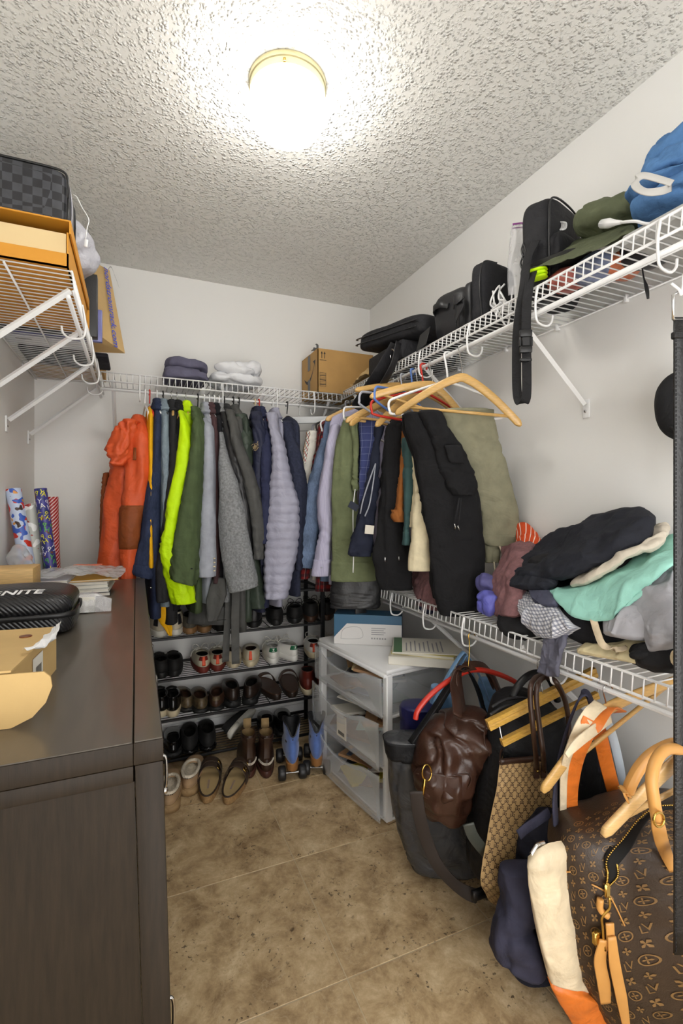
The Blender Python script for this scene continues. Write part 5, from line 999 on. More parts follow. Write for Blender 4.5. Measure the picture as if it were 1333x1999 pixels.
GLI = mat('black_glitter', C(30, 30, 32), .3, var=.9, vscale=400, bump=.8, bscale=500, spec=.9); GRYS = mat('grey_mesh', C(88, 84, 74), .8); LCW = mat('lace_white', C(226, 222, 212), .8); LCK = mat('lace_dark', C(34, 32, 30), .8)
SHG = 'shoes on the rack'
def pair(name, tier, pxs, labels, rz=(0, 0), cat='shoe', y=None, dy=(0, 0), **kw):
    z = TIERS[tier]; src = None; ks = kw
    for i, px in enumerate(pxs):
        yy = (y or RY0+.004)+dy[i]; X = at(px, 1300, Y=yy)[0]; loc = (X, yy, z+.0005)
        if src is None:
            src = thing(name, labels[i], cat, SHG, loc=loc, rot=(0, 0, math.radians(rz[i])-math.atan2(X, yy)*.9)); F, u = shoe_mesh(src, **ks); src_F = F
        else: copy_thing(src, labels[i], loc, math.radians(rz[i])-math.atan2(X, yy)*.9, mirror=True)
    return src, src_F, u
# tier four (top shelf with shoes)
pair('sneaker', 3, (313, 343), ('cream leather sneaker with black chevrons, nearest the dresser on the fourth shelf', 'cream leather sneaker with black chevrons under the neon jacket'), (4, 2), up=CRL, so=WRB, lace=LCW, vee=mat('black_chevron', C(24, 24, 30), .5), hc=.105, bow=False, kind='sneaker')
pair('running_shoe', 3, (371, 400), ('dark running shoe beside the chevron sneakers on the fourth shelf', 'grey olive running shoe behind the trench coat belt ends'), (0, 3), up=GRYS, so=TAN, lace=LCK, bow=False)
pair('trainer', 3, (430, 461), ('dark trainer hidden behind the hanging belt ends on the fourth shelf', 'dark trainer left of the glitter shoe on the fourth shelf'), up=BKS, so=RUB, lace=LCK, bow=False)
pair('glitter_shoe', 3, (496,), ('black glitter high-top on the fourth shelf',), up=GLI, so=RUB, hc=.11, lace=LCK, bow=False)
pair('trainer', 3, (530, 543), ('flat black trainer right of the glitter high-top', 'black trainer in the middle of the dark row on the fourth shelf'), (8, -2), dy=(.03, 0), up=BKS, so=RUB, lace=LCK) if False else pair('trainer', 3, (540, 575), ('black trainer right of the glitter high-top on the fourth shelf', 'black laced trainer left of the brown-soled pair on the fourth shelf'), (3, -2), up=BKS, so=RUB, lace=LCK)
pair('walking_shoe', 3, (607, 637), ('black walking shoe with brown sole, left one by the rack post', 'black walking shoe with brown sole, right one beside the blue box'), (0, -3), up=BKS, so=BRS, lace=LCK, hc=.09)
# tier three
pair('suede_shoe', 2, (316, 341), ('black suede shoe, leftmost on the third shelf', 'black suede shoe, second from left on the third shelf'), (4, 2), up=BKS, so=RUB, lace=LCK, bow=False)
pair('sneaker', 2, (398, 425), ('dark red sneaker with bright orange heel stripe and white laces', 'dark red and navy sneaker with white laces behind the belt ends'), (6, 0), up=CRL, so=GUM, tab=REDL, stripe=OGS, lace=LCW)
pair('sneaker', 2, (457, 489), ('cream sneaker mostly hidden behind the belt ends', 'cream sneaker with a single orange heel stripe'), (2, -2), dy=(.015, 0), up=CRL, so=CRB, stripe=OGS, lin=BRS, bow=False)
wsrc_, F_, u_ = pair('sneaker', 2, (534, 577), ('white sneaker with green heel tab and trefoil, left of the pair', 'white sneaker with green heel tab and trefoil, right of the pair'), (4, 26), up=WHL, so=WHL, tab=GRT, lace=LCW, lin=WHL)
def leafs(F, par):
    mb = MB()
    for a in (-.6, 0, .6):
        ctr = F.at(.86, math.pi); q = [(0, -.004), (.0026, .001), (0, .0085), (-.0026, .001)]
        pts = [(x*math.cos(a)+z*math.sin(a), -x*math.sin(a)+z*math.cos(a)) for x, z in q]
        mb.add([ctr+A(x, -.0046, z-.002) for x, z in pts], [(0, 1, 2, 3)])
    mb.add([F.at(.70, math.pi)+A(x, -.0046, z) for x, z in ((-.006, -.001), (.006, -.001), (.006, .001), (-.006, .001))], [(0, 1, 2, 3)])
    return build(mb, 'trefoil_logo', WHL, par, smooth=False)
lo_ = leafs(F_, u_)
for o in list(bpy.data.objects):
    if o.name.startswith('upper') and o.data == u_.data and o != u_: c = lo_.copy(); COL.objects.link(c); c.parent = o
pair('sneaker', 2, (613, 640), ('white sneaker with dark red heel and orange stripe at the rack post', 'white sneaker with dark red heel peeking past the drawers'), (2, -2), up=WHL, so=CRB, tab=REDL, stripe=OGS, lace=LCW)
# tier two
pair('sneaker', 1, (316, 338), ('black leather sneaker with cream sole half behind the dresser', 'black leather sneaker with cream sole on the second shelf'), (3, 2), dy=(.02, 0), up=BKG, so=CRB, lace=LCK, bow=False, hc=.09)
pair('loafer', 1, (368, 394), ('brown snakeskin loafer lying left of the camouflage-heel pair', 'shiny brown loafer with patterned heel, left one'), (10, 5), dy=(.04, 0), up=SNK, so=RUB, kind='loafer', lin=BRS)
pair('loafer', 1, (421,), ('shiny brown loafer with patterned heel, right one',), (-4,), up=BRS, so=RUB, kind='loafer', tab=SNK, lin=BRS)
pair('clog', 1, (456, 486), ('dark brown clog with high heel, left of the pair', 'dark brown clog with high heel, right of the pair'), (5, -8), up=DKB, so=RUB, kind='loafer', hc=.085, sole_h=.035)
pair('boot', 1, (601, 630), ('oxblood leather ankle boot with cream sole, left of the pair', 'oxblood leather ankle boot with cream sole, right of the pair'), (0, -2), up=OXB, so=CRB, kind='boot', hc=.12)
# tier one
pair('dress_shoe', 0, (338,), ('black dress shoe, leftmost on the bottom shelf',), (0,), up=BKG, so=RUB, kind='dress')
pair('loafer', 0, (370, 407), ('black loafer with silver piping on the bottom shelf, left one', 'black loafer with silver piping on the bottom shelf, right one'), (0, 3), up=BKS, so=BKG, kind='loafer', hc=.075)
pair('dress_shoe', 0, (524, 553), ('shiny black dress shoe on the bottom shelf behind the roller skates', 'black shoe on the bottom shelf, right of the shiny one'), (4, 0), up=BKG, so=RUB, kind='dress', hc=.075)
t = thing('slip_on_shoe', 'black slip-on with white sole leaning on its side on the bottom shelf', 'shoe', SHG, loc=(at(452, 1440, Y=2.40)[0], 2.40, TIERS[0]+.052), rot=(math.radians(0), math.radians(-62), math.radians(-38))); shoe_mesh(t, up=BKS, so=WRB, kind='loafer', sole_h=.026)
# brown leather thong sandals on shelf two
def footbed(par, L, W, m, rim, th=.022):
    w = W/2; F = Foot([(0, .004, L*.99, w*.95), (.003, 0, L, w), (th, 0, L, w*1.02), (th+.004, .003, L*.99, w)])
    build(MB().rings(F.rings(np.linspace(0, 1, 8))), 'sole', rim, par)
    F2 = Foot([(th+.002, .006, L*.975, w*.93), (th+.006, .008, L*.97, w*.90), (th+.0045, .02, L*.94, w*.80)])
    build(MB().rings(F2.rings(np.linspace(0, 1, 5))), 'footbed', m, par); return th+.005
def sandal(name, label, loc, rz, bed, rim, strapm, two=True, group=SHG, buckle=False, L=.27, W=.098, th=.026, tilt=0, logo=None):
    t = thing(name, label, 'sandal', group, loc=loc, rot=(math.radians(tilt), 0, math.radians(rz))); z = footbed(t, L, W, bed, rim, th); w = W/2
    for k, (y, h) in enumerate(((.52, .056), (.76, .046)) if two else ((.70, .048),)):
        y *= L; st = build(MB().strap([(-w*1.02, y-.004, th*.6), (-w*1.0, y, z+.012), (-w*.6, y+.004, z+h*.85), (0, y+.008, z+h), (w*.6, y+.004, z+h*.85), (w*1.0, y, z+.012), (w*1.02, y-.004, th*.6)], .040, .003, (0, 1, 0), 40), 'strap', strapm, t)
        if buckle: build(MB().box(-.010, .010, -.012, .012, -.0015, .0015, .001, 1, Matrix.Translation((w*.82, y+.004, z+h*.68)) @ Matrix.Rotation(.9, 4, 'Y')), 'buckle', BRASS, st)
    F2 = Foot([(z-.002, .001, L*.995, w*1.01), (z+.002, .001, L*.995, w*1.01)]); build(MB().tube([F2.at(.5, q) for q in np.linspace(0, 2*np.pi, 44)], .0036, 6, cap=False), 'edge_welt', strapm, t)
    if logo: build(textmesh('BIRKENSTOCK', .010, lambda x, y: A(-y, .085+x+.0, z+.0022)), 'footbed_print', logo, t, smooth=False)
    return t
for i, (px, rz, dy) in enumerate(((543, 6, 0.0), (571, -10, 0.0))): sandal('sandal', ('brown leather slide sandal on the second shelf, left one', 'brown leather slide sandal on the second shelf beside the oxblood boots')[i], (at(px, 1370, Y=RY0+.008)[0], RY0+.008+dy, TIERS[1]+.001), rz, BRS, DKB, BRS, False)
# ---------------------------------------------------------------- on the floor
FG = 'footwear on the floor'
COR = mat('cork', C(150, 118, 76), .8, var=.25, vscale=120); BED = mat('suede_footbed', C(186, 160, 112), .85, var=.1); DST = mat('dark_brown_strap', C(58, 44, 34), .6, var=.15)
BINK = mat('violet_ink', C(110, 104, 150), .7)
for i, (px, py, rz) in enumerate(((404, 1571, -12), (443, 1573, -26))):
    p = at(px, py, Z=0); sandal('sandal', ('tan footbed sandal with dark straps on the floor, left of the pair', 'tan footbed sandal with dark straps on the floor, right of the pair')[i], (p[0], p[1], .001), rz, BED, COR, DST, True, FG, True, .265, .095, .03, logo=BINK)
FLE = mat('fleece', C(216, 204, 184), .95, bump=1, bscale=120, bdist=.006); SUE = mat('tan_suede', C(168, 138, 104), .9, var=.12); TSO = mat('tan_rubber', C(150, 122, 84), .7)
for i, (px, py, rz) in enumerate(((330, 1590, -6), (366, 1556, -14))):
    p = at(px, py, Z=0); t = thing('slipper', ('tan suede slipper with fleece lining half behind the dresser', 'tan suede slipper with fleece lining and braided rim beside the sandals')[i], 'slipper', FG, loc=(p[0], p[1], .001), rot=(0, 0, math.radians(rz)))
    F, u = shoe_mesh(t, L=.27, W=.10, kind='loafer', up=SUE, so=TSO, lin=FLE, hc=.070, sole_h=.032)
    rp = [F.at(1, q)+A(0, 0, .002) for q in np.linspace(0, 2*np.pi, 40)]
    tm = MB().tube(rp, .0075, 8, cap=False); o = build(tm, 'fleece_collar', FLE, u)
    bd = MB()
    for q in np.linspace(0, 2*np.pi, 38, endpoint=False): a_, b_ = F.at(.93, q), F.at(.99, q+.06); n_ = unit((a_-A(0, .1, a_[2])))*.006; bd.tube([a_+n_, b_+n_], .0024, 5)
    build(bd, 'braided_rim', mat('braid', C(52, 42, 36), .8), u, kind='stuff')
# brown ankle boots with beaded strap
BBT = mat('boot_brown', C(58, 40, 30), .35, var=.25, vscale=25, bump=.2, bscale=60); BEA = mat('beads', C(206, 196, 180), .35); BLI = mat('boot_lining', C(150, 124, 84), .8)
for i, (px, py, rz) in enumerate(((488, 1521, -6), (521, 1521, -10))):
    p = at(px, py, Z=0); t = thing('ankle_boot', ('brown leather boot with beaded heel strap on the floor, left of the pair', 'brown leather boot with beaded heel strap on the floor, right of the pair')[i], 'boot', FG, loc=(p[0], p[1], .001), rot=(0, 0, math.radians(rz)))
    F, u = shoe_mesh(t, L=.27, W=.092, kind='boot', up=BBT, so=mat('boot_sole', C(74, 42, 34), .5), lin=BLI, hc=.185, sole_h=.03)
    build(MB().strap([F.at(.45, math.pi)+A(0, -.003, 0), F.at(.65, math.pi)+A(0, -.004, 0), F.at(.85, math.pi)+A(0, -.004, 0), F.at(1, math.pi)+A(0, -.004, -.004)], [.028, .024, .024, .03], .003, (1, 0, 0), 20), 'back_strap', BBT, u)
    build(MB().strap([F.at(.82, q)*A(1.06, 1, 1)+A(0, -.001, 0) for q in np.linspace(math.pi-1.5, math.pi+1.5, 24)], .018, .004, (0, 0, 1)), 'ankle_strap', BBT, u)
    bb = MB()
    for r_ in range(3):
        for q in np.linspace(math.pi-1.0, math.pi+1.0, 20): c = F.at(.30+r_*.035, q); c = c+unit((c-A(0, .1, c[2]))*A(1, 1, 0))*.003; bb.lathe([(0, -.0026), (.0026, 0), (0, .0026)], 6, c)
    build(bb, 'bead_rows', BEA, u, kind='stuff')
    tg = MB().add([F.at(1, q)+A(0, 0, dz) for q, dz in ((.5, -.005), (-.5, -.005))]+[F.at(1, -.45)+A(0, .006, .04), F.at(1, .45)+A(0, .006, .04)], [(0, 1, 2, 3)]); o = build(tg, 'tongue', BLI, u); md = o.modifiers.new('thick', 'SOLIDIFY'); md.thickness = .004
# blue suede roller skates
BSU = mat('blue_suede', C(84, 112, 176), .9, var=.14, vscale=30, bump=.3, bscale=300, sheen=.3); WHE = mat('wheel_black', C(30, 30, 32), .45); STK = mat('stacked_heel', C(150, 104, 58), .5)
for i, (px, py, rz) in enumerate(((572, 1530, -12), (618, 1520, -20))):
    p = at(px, py, Z=0); t = thing('roller_skate', ('blue suede roller skate with black wheels, left of the pair', 'blue suede roller skate with black wheels beside the plastic drawers')[i], 'roller skate', FG, loc=(p[0], p[1], 0), rot=(0, 0, math.radians(rz)))
    zb = .082; L, w = .27, .042
    lv = [(zb, .010, L*.97, w*.80), (zb+.02, .002, L*.98, w*.98), (zb+.045, .0, L*.86, w*.98), (zb+.085, .010, L*.58, w*.86), (zb+.13, .008, L*.50, w*.92), (zb+.175, .0, L*.50, w*1.02)]
    F = Foot(lv); R = F.rings(np.linspace(0, 1, 17), 36)
    th = np.linspace(0, 2*np.pi, 36, endpoint=False)
    for r_ in range(12, 17): R[r_, :, 2] -= (np.exp(-((th-math.pi)/.55)**2)*.055+np.exp(-(th/.6)**2)*.02+np.exp(-((th-2*math.pi)/.6)**2)*.02)*((r_-11)/5)
    c = R[-1].mean(0); RR = np.array(list(R)+[c+(R[-1]-c)*.93+A(0, 0, -.001)])
    bt = build(MB().rings(RR, True, False), 'boot', BSU, t)
    I = [c+(R[-1]-c)*.935, c+(R[-1]-c)*.84-A(0, 0, .03), c+(R[-1]-c)*.8-A(0, 0, .09)]
    build(MB().rings(np.array(I), False, True), 'lining', mat('skate_lining', C(24, 24, 26), .6), bt)
    build(MB().tube(list(c+(R[-1]-c)*.97+A(0, 0, .001))+[c+(R[-1][0]-c)*.97+A(0, 0, .001)], .0035, 6, cap=False), 'padded_rim', BLACKP, bt)
    build(MB().rings(Foot([(zb-.036, .014, .070, w*.62), (zb-.02, .012, .075, w*.68), (zb+.002, .010, .085, w*.76)]).rings(np.linspace(0, 1, 7), 24)), 'heel', STK, t)
    build(MB().rings(Foot([(zb-.012, .08, L*.96, w*.72), (zb+.002, .075, L*.97, w*.80)]).rings((0, 1), 24)), 'outsole', STK, t)
    build(MB().box(-.02, .02, .03, L*.9, zb-.042, zb-.034, .003, 1), 'plate', CHROME, t, auto=40)
    for y in (.038, .195):
        build(MB().tube([(-.060, y, .031), (.060, y, .031)], .004, 8).tube([(0, y, .03), (0, y+.01, zb-.038)], [.010, .014], 10), 'truck', CHROME, t)
        for s in (-1, 1):
            Mx = Matrix.Translation((s*.046, y, .031)) @ Matrix.Rotation(math.pi/2, 4, 'Y')
            whl = build(MB().lathe([(.010, -.017), (.024, -.017), (.029, -.014), (.031, -.009), (.031, .009), (.029, .014), (.024, .017), (.010, .017)], 28, (0, 0, 0), Mx), 'wheel', WHE, t, auto=50)
            build(MB().lathe([(.0, -.018), (.008, -.018), (.009, 0), (.008, .018), (0, .018)], 12, (0, 0, 0), Mx), 'bearing', CHROME, whl)
    build(MB().lathe([(0, -.012), (.014, -.012), (.016, .006), (0, .010)], 16, (0, L*.93, zb-.05)), 'toe_stop', WHE, t)
# ================================================================ plastic drawer unit
FR = mat('frosted_white_plastic', C(240, 240, 240), .4)
CP = mat('translucent_plastic', C(226, 230, 234), .22, alpha=.17, spec=.7, bump=.12, bscale=30)
CPF = mat('frosted_front_plastic', C(240, 243, 246), .2, alpha=.30, spec=.8, bump=.1, bscale=20)
ang = math.radians(8.5); UL = (.868, 1.645, 0)
t = thing('drawer_unit', 'three-drawer translucent plastic storage unit stuffed with papers', 'drawers', loc=UL, rot=(0, 0, ang)); UW, UD, UH = .545, .375, .598
build(MB().box(.02, UD, .0, UW, UH-.020, UH, .008).box(.012, UD, .006, UW-.006, UH-.032, UH-.018, .004), 'top_panel', FR, t, auto=40)
for y in (0, UW-.03):
    for x in (.022, UD-.032): build(MB().box(x, x+.030, y, y+.030, .008, UH-.02, .004, 1), 'corner_post', FR, t, auto=40)
for z in (.008, .205, .405): build(MB().box(.022, UD, .003, UW-.003, z, z+.010, .002, 1), 'cross_frame', FR, t, auto=40)
for y in (.010, UW-.013): build(MB().box(.05, UD-.03, y, y+.003, .02, UH-.03), 'side_pane', CP, t, smooth=False)
build(MB().box(.03, UD, 0, UW, 0, .009, .003, 1), 'base', mat('base_tan', C(150, 124, 92), .6), t, auto=40)
PAP = [mat('paper_%d' % i, C(*c), .8) for i, c in enumerate([(226, 222, 210), (214, 196, 150), (196, 176, 60), (90, 100, 120), (140, 160, 150), (120, 84, 54), (60, 60, 64), (190, 150, 110)])]
rg = np.random.RandomState(11)
for di, (z0, z1, pull) in enumerate(((.022, .196, .006), (.222, .398, .010), (.420, .566, -.004))):
    d = build(MB().box(-pull+.008, UD-.02-pull, .018, UW-.018, z0, z0+.003).box(-pull+.008, UD-.02-pull, .016, .019, z0, z1-.02).box(-pull+.008, UD-.02-pull, UW-.019, UW-.016, z0, z1-.02).box(UD-.023-pull, UD-.02-pull, .018, UW-.018, z0, z1-.02), 'drawer', CP, t, smooth=False)
    # bowed front with a dipped grip
    n_, k_ = 30, 10; G = []
    for b_ in np.linspace(0, 1, k_):
        row = []
        for a_ in np.linspace(0, 1, n_):
            s = 2*a_-1; dip = .030*max(0, 1-(s/.62)**2)**.8; zt = z1-dip; bow = .030*(1-s*s)*(.35+.65*b_)
            row.append((-pull-bow-.004*b_, .004+a_*(UW-.008), z0-.006+(zt-z0+.006)*b_))
        G.append(row)
    fo = build(MB().grid(np.array(G)), 'front', CPF, d); md = fo.modifiers.new('thick', 'SOLIDIFY'); md.thickness = .003
    rim = [np.array(p) for p in G[-1]]; build(MB().tube(rim, .0034, 6), 'grip_rim', CP, d)
    for k in range(13):
        lx, ly = rg.uniform(.10, .22), rg.uniform(.08, .17); zz = z0+.006+k*(z1-z0-.045)/13
        M = Matrix.Translation((rg.uniform(.07, .20), rg.uniform(.12, UW-.14), zz)) @ Matrix.Rotation(rg.uniform(-.9, .9), 4, 'Z') @ Matrix.Rotation(rg.uniform(-.16, .16), 4, 'X') @ Matrix.Rotation(rg.uniform(-.16, .16), 4, 'Y')
        lx = min(lx, .15); build(MB().box(-lx/2, lx/2, -ly/2, ly/2, 0, rg.uniform(.004, .016), .001, 1, M), 'stored_paper', PAP[(k*3+di*2+rg.randint(3)) % 8], d, auto=40)
    if di == 1: 
        lb = build(MB().box(-.0385, -.0375, .20, .275, z0+.035, z0+.13), 'price_label', mat('label_white', C(226, 220, 206), .6), d, smooth=False)
        bb = MB()
        for k in range(12): bb.box(-.0390, -.0384, .215+k*.004, .2165+k*.004+(.001 if k % 3 else 0), z0+.045, z0+.060)
        build(bb, 'barcode', INK, lb, smooth=False) if False else build(bb, 'barcode', INK, d, smooth=False, kind='stuff')
# blue and white appliance box on top
zt = UH+.001
p, q = at(652, 1256, Z=zt), at(784, 1262, Z=zt); ex = unit(q-p); ey = np.cross(UPV, ex); Lb = float(np.linalg.norm(q-p))
t = thing('product_box', 'white and blue product box on the far end of the drawer unit', 'box', loc=tuple((p+q)/2+ey*.05))
h1 = .115; B = lambda x, y, z: p+ex*x+ey*y+UPV*z
build(hexa([B(0, 0, 0), B(Lb, 0, 0), B(Lb, .11, 0), B(0, .11, 0), B(0, 0, h1+.02), B(Lb, 0, h1+.02), B(Lb, .11, h1+.02), B(0, .11, h1+.02)], 2), 'carton', mat('box_blue', C(58, 100, 130), .45), t, smooth=False)
fp = MB().prism([(0, 0.0), (Lb, 0.0), (Lb, .095), (.06, .095), (0, .03)], .001); V = fp.v[0].copy(); fp.v[0] = np.array([p+ex*v[0]+UPV*v[1]-ey*(v[2]+.0006) for v in V]); build(fp, 'white_panel', mat('box_white', C(216, 214, 212), .5), t, smooth=False)
tm = MB(); mp_ = plane_map(p+ex*Lb*.62+UPV*.045-ey*.0018, ex, UPV, .0)
PT = mat('print_grey', C(150, 150, 152), .6)
for r in range(4): tm.add([mp_(x, y) for x, y in ((-.02, .03-r*.009), (.045-.008*(r % 2), .03-r*.009), (.045-.008*(r % 2), .033-r*.009), (-.02, .033-r*.009))], [(0, 1, 2, 3)])
for k in range(6): tm.add([mp_(-.02+k*.012+x, -.018+y) for x, y in ((0, 0), (.007, 0), (.007, .007), (0, .007))], [(0, 1, 2, 3)])
build(tm, 'printed_text', PT, t, smooth=False, kind='stuff')
ln = MB().tube([mp_(-.16, -.02), mp_(-.15, .02), mp_(-.11, .035), mp_(-.07, .03), mp_(-.06, -.01), mp_(-.11, -.02), mp_(-.16, -.02)], .0006, 4, res=40); build(ln, 'line_drawing', PT, t)
# books and papers on the near end
yb = .0
def slab(name, label, cx, cy, z, lx, ly, h, a, m, cat='book', edge=None):
    t = thing(name, label, cat, 'papers on the drawer unit', loc=(cx, cy, z)); M = Matrix.Translation((cx, cy, z)) @ Matrix.Rotation(math.radians(a), 4, 'Z')
    build(MB().box(-lx/2+.002, lx/2-.002, -ly/2+.002, ly/2-.002, .001, h-.001, 0, 1, M), 'pages', edge or PAP[0], t, smooth=False)
    build(MB().box(-lx/2, lx/2, -ly/2, ly/2, h-.001, h, 0, 1, M).box(-lx/2, lx/2, -ly/2, ly/2, 0, .001, 0, 1, M).box(-lx/2, lx/2, ly/2-.0012, ly/2, 0, h, 0, 1, M), 'cover', m, t, smooth=False); return t
cc = at(822, 1292, Z=zt)
slab('phone_book', 'thick white paperback directory on the near end of the drawer unit', cc[0]+.03, cc[1]+.03, zt, .20, .27, .032, 55, PAP[0])
slab('magazine', 'thin yellow-edged booklet under loose papers on the drawers', cc[0]+.045, cc[1]+.035, zt+.0325, .19, .25, .012, 48, mat('yellow_cover', C(214, 200, 110), .6))
t = slab('printed_form', 'printed form with a green header on top of the paper stack', cc[0]+.05, cc[1]+.04, zt+.045, .21, .28, .005, 60, PAP[0], 'paper')
M = Matrix.Translation((cc[0]+.05, cc[1]+.04, zt+.0503)) @ Matrix.Rotation(math.radians(60), 4, 'Z')
build(MB().box(-.105, .105, .10, .135, 0, .0004, 0, 1, M), 'green_header', mat('green_print', C(84, 120, 84), .6), t, smooth=False)
pm = MB()
for r in range(9): pm.box(-.085, .03+.05*((r*7) % 3)/3, .08-r*.018, .085-r*.018, 0, .0004, 0, 1, M)
build(pm, 'printed_text', PT, t, smooth=False, kind='stuff')
# ================================================================ bags on the lower right rod
BX2, BZ2 = QX, Z2-.062
BG = 'bags on the lower rod'; H3 = 'hangers on the lower rod'
def rodY(px): r = FW+RX*((px-666.5)/FPX); return BX2/r[0]*r[1]
def surf_map(S, off=.0012):
    """metres (x right, y down from the top left) -> point on a surface grid S (rows down, columns across), lifted by off"""
    m, n = S.shape[:2]; lu = np.linalg.norm(np.diff(S[:, n//2], axis=0), axis=1).sum(); lv = np.linalg.norm(np.diff(S[m//2], axis=0), axis=1).sum()
    Nn = np.cross(np.gradient(S, axis=1), np.gradient(S, axis=0)); Nn = Nn/np.maximum(np.linalg.norm(Nn, axis=2, keepdims=True), 1e-9)
    Nn = np.where((Nn*(S-CAM)).sum(-1, keepdims=True) > 0, -Nn, Nn)
    def f(x, y):
        a, b = min(max(y/lu, 0), .9999)*(m-1), min(max(x/lv, 0), .9999)*(n-1); i, j = int(a), int(b); s, t = a-i, b-j
        bl = lambda Q: (Q[i, j]*(1-t)+Q[i, j+1]*t)*(1-s)+(Q[i+1, j]*(1-t)+Q[i+1, j+1]*t)*s
        return bl(S)+unit(bl(Nn))*off
    f.lu, f.lv = lu, lv; return f
GLY = {}
def glyph(s, size):
    """flat letter outline as (verts2d, faces)"""
    if (s, size) not in GLY:
        mb = textmesh(s, size, lambda x, y: A(x, y, 0)); GLY[(s, size)] = (np.concatenate(mb.v)[:, :2], mb.f)
    return GLY[(s, size)]
def stamp(mb, f, x, y, V, F, ang=0, sc=1, flipx=1):
    c, s = math.cos(ang), math.sin(ang)
    mb.add([f(x+sc*(c*p[0]*flipx-s*p[1]), y-sc*(s*p[0]*flipx+c*p[1])) for p in V], F)
def ringpoly(r0, r1, n=14, sx=1): 
    V = [(r0*sx*math.cos(a), r0*math.sin(a)) for a in np.linspace(0, 2*np.pi, n, endpoint=False)]+[(r1*sx*math.cos(a), r1*math.sin(a)) for a in np.linspace(0, 2*np.pi, n, endpoint=False)]
    return np.array(V), [(i, (i+1) % n, n+(i+1) % n, n+i) for i in range(n)]
def flower(r, pointed):
    V = [(0, 0)]; F = []
    for k in range(4):
        a = k*math.pi/2; b = len(V)
        for d, q in ((.25, .55), (.75, .42 if not pointed else .30), (1.0, .0), (.75, -.42 if not pointed else -.30), (.25, -.55)): V.append((r*d*math.cos(a+q*(1 if pointed else 1)), r*d*math.sin(a+q)))
        F.append((0, b+4, b+3, b+2, b+1, b))
    return np.array(V), F
def front(rows_mb, rows, n=40, m=60, **kw):
    """front half of a loft as a surface grid"""
    R = rows_mb; return R
def loft_front(rows, m=60, n=48, **kw):
    mb = loft(rows, m=m, n=n, **kw); G = mb.v[0].reshape(-1, n+1, 3)[2:2+m]; S = G[:, n//2:n+1]
    return mb, S
# ---- red hanger with brown duffel, blue tote and dark tote
ry = 1.325
t = thing('plastic_hanger', 'red plastic hanger loaded with bag handles on the lower rod', 'hanger', H3, loc=(BX2, ry, BZ2-.05))
build(MB().tube([at(a, b, Y=ry) for a, b in ((811, 1404), (814, 1390), (826, 1372), (845, 1352), (868, 1334), (895, 1318), (916, 1309), (940, 1308), (970, 1315), (1000, 1328), (1016, 1340))], .0088, 10, res=70), 'frame', PLR, t)
hook(t, at(913, 1306, Y=ry), (BX2, ry, BZ2), (-1, 0, 0), BRASS, .002)
GTO = mat('grey_tarpaulin', C(62, 63, 66), .36, var=.1, bump=.15, bscale=40, wr=.6); BKN = fab('black_nylon_bag', (26, 26, 28), .6)
t = thing('tote_bag', 'tall dark grey coated tote with black rim, leftmost on the lower rod', 'bag', BG, loc=tuple(at(820, 1690, Y=1.36)))
gt = loft(prow([(1440, 749, 858), (1480, 755, 880), (1540, 760, 900), (1600, 771, 925), (1650, 786, 940), (1680, 800, 945), (1692, 812, 930)], (.05, .075, .085, .085, .08, .06), Y=1.37), m=70, n=48, fold=.009, fs=(14, 14, 8), crease=.007, end='closed', seed=4, pw=3.2, top=.95); build(gt, 'body', GTO, t)
build(wrapband(gt, 48, at(800, 1474, Y=1.37)[2], 9, .003), 'rim_band', BKN, t)
for pp in ([(800, 1450, 1.32), (835, 1400, 1.32), (868, 1350, 1.32), (893, 1316, 1.32), (905, 1304, 1.325), (925, 1330, 1.34), (950, 1400, 1.37)], [(815, 1448, 1.40), (850, 1390, 1.38), (885, 1330, 1.36), (905, 1303, 1.345), (935, 1350, 1.40), (948, 1420, 1.42)]): build(MB().strap([at(a, b, Y=c) for a, b, c in pp], .030, .004, (.2, 1, 0), 40), 'strap', BKN, t)
t = thing('shopping_tote', 'blue woven plastic tote with light blue straps behind the brown duffel', 'bag', BG, loc=tuple(at(810, 1500, Y=1.46)))
NB = mat('navy_poly', C(34, 36, 88), .45, var=.12, bump=.3, bscale=60); LB = mat('sky_poly', C(126, 168, 212), .5, var=.25, vscale=20)
build(loft(prow([(1376, 783, 850), (1395, 784, 860), (1440, 785, 880), (1520, 790, 900)], .06, Y=1.50), m=30, fold=.008, crease=.004, seed=3, end='closed'), 'body', NB, t)
build(loft(prow([(1340, 842, 862), (1370, 838, 900), (1400, 836, 930)], .03, Y=1.47), m=20, fold=.006, seed=8), 'side_panel', LB, t)
build(loft(prow([(1325, 935, 960), (1360, 940, 975), (1396, 945, 972)], .02, Y=1.47), m=16, fold=.006, seed=9), 'side_panel', LB, t)
for pp, w in (([(845, 1375), (868, 1330), (890, 1292), (906, 1273), (914, 1296), (930, 1340), (942, 1392)], .024), ([(838, 1400), (872, 1345), (900, 1296), (912, 1280), (935, 1318), (955, 1370)], .022)): build(MB().strap([at(a, b, Y=1.42) for a, b in pp], w, .003, (.3, 1, .0), 40), 'strap', LB, t)
build(MB().strap([at(a, b, Y=1.40) for a, b in ((893, 1300), (897, 1340), (900, 1400))], .02, .003, (1, .3, 0), 10), 'strap', NB, t)
BLE = mat('brown_bag_leather', C(66, 42, 32), .33, var=.22, vscale=14, bump=.45, bscale=140, bdist=.0015)
t = thing('duffel_bag', 'slouchy dark brown leather duffel with brass ring under the red hanger', 'bag', BG, loc=tuple(at(870, 1582, Y=1.25)))
dm, dS = loft_front(prow([(1389, 880, 948), (1404, 860, 955), (1425, 840, 955), (1447, 826, 950), (1478, 817, 938), (1500, 814, 929), (1531, 816, 926), (1558, 819, 920), (1584, 830, 912)], (.05, .09, .11, .11, .10, .07), Y=1.25), fold=.016, fs=(12, 12, 14), crease=.016, seed=6, end='closed', m=90, n=64)
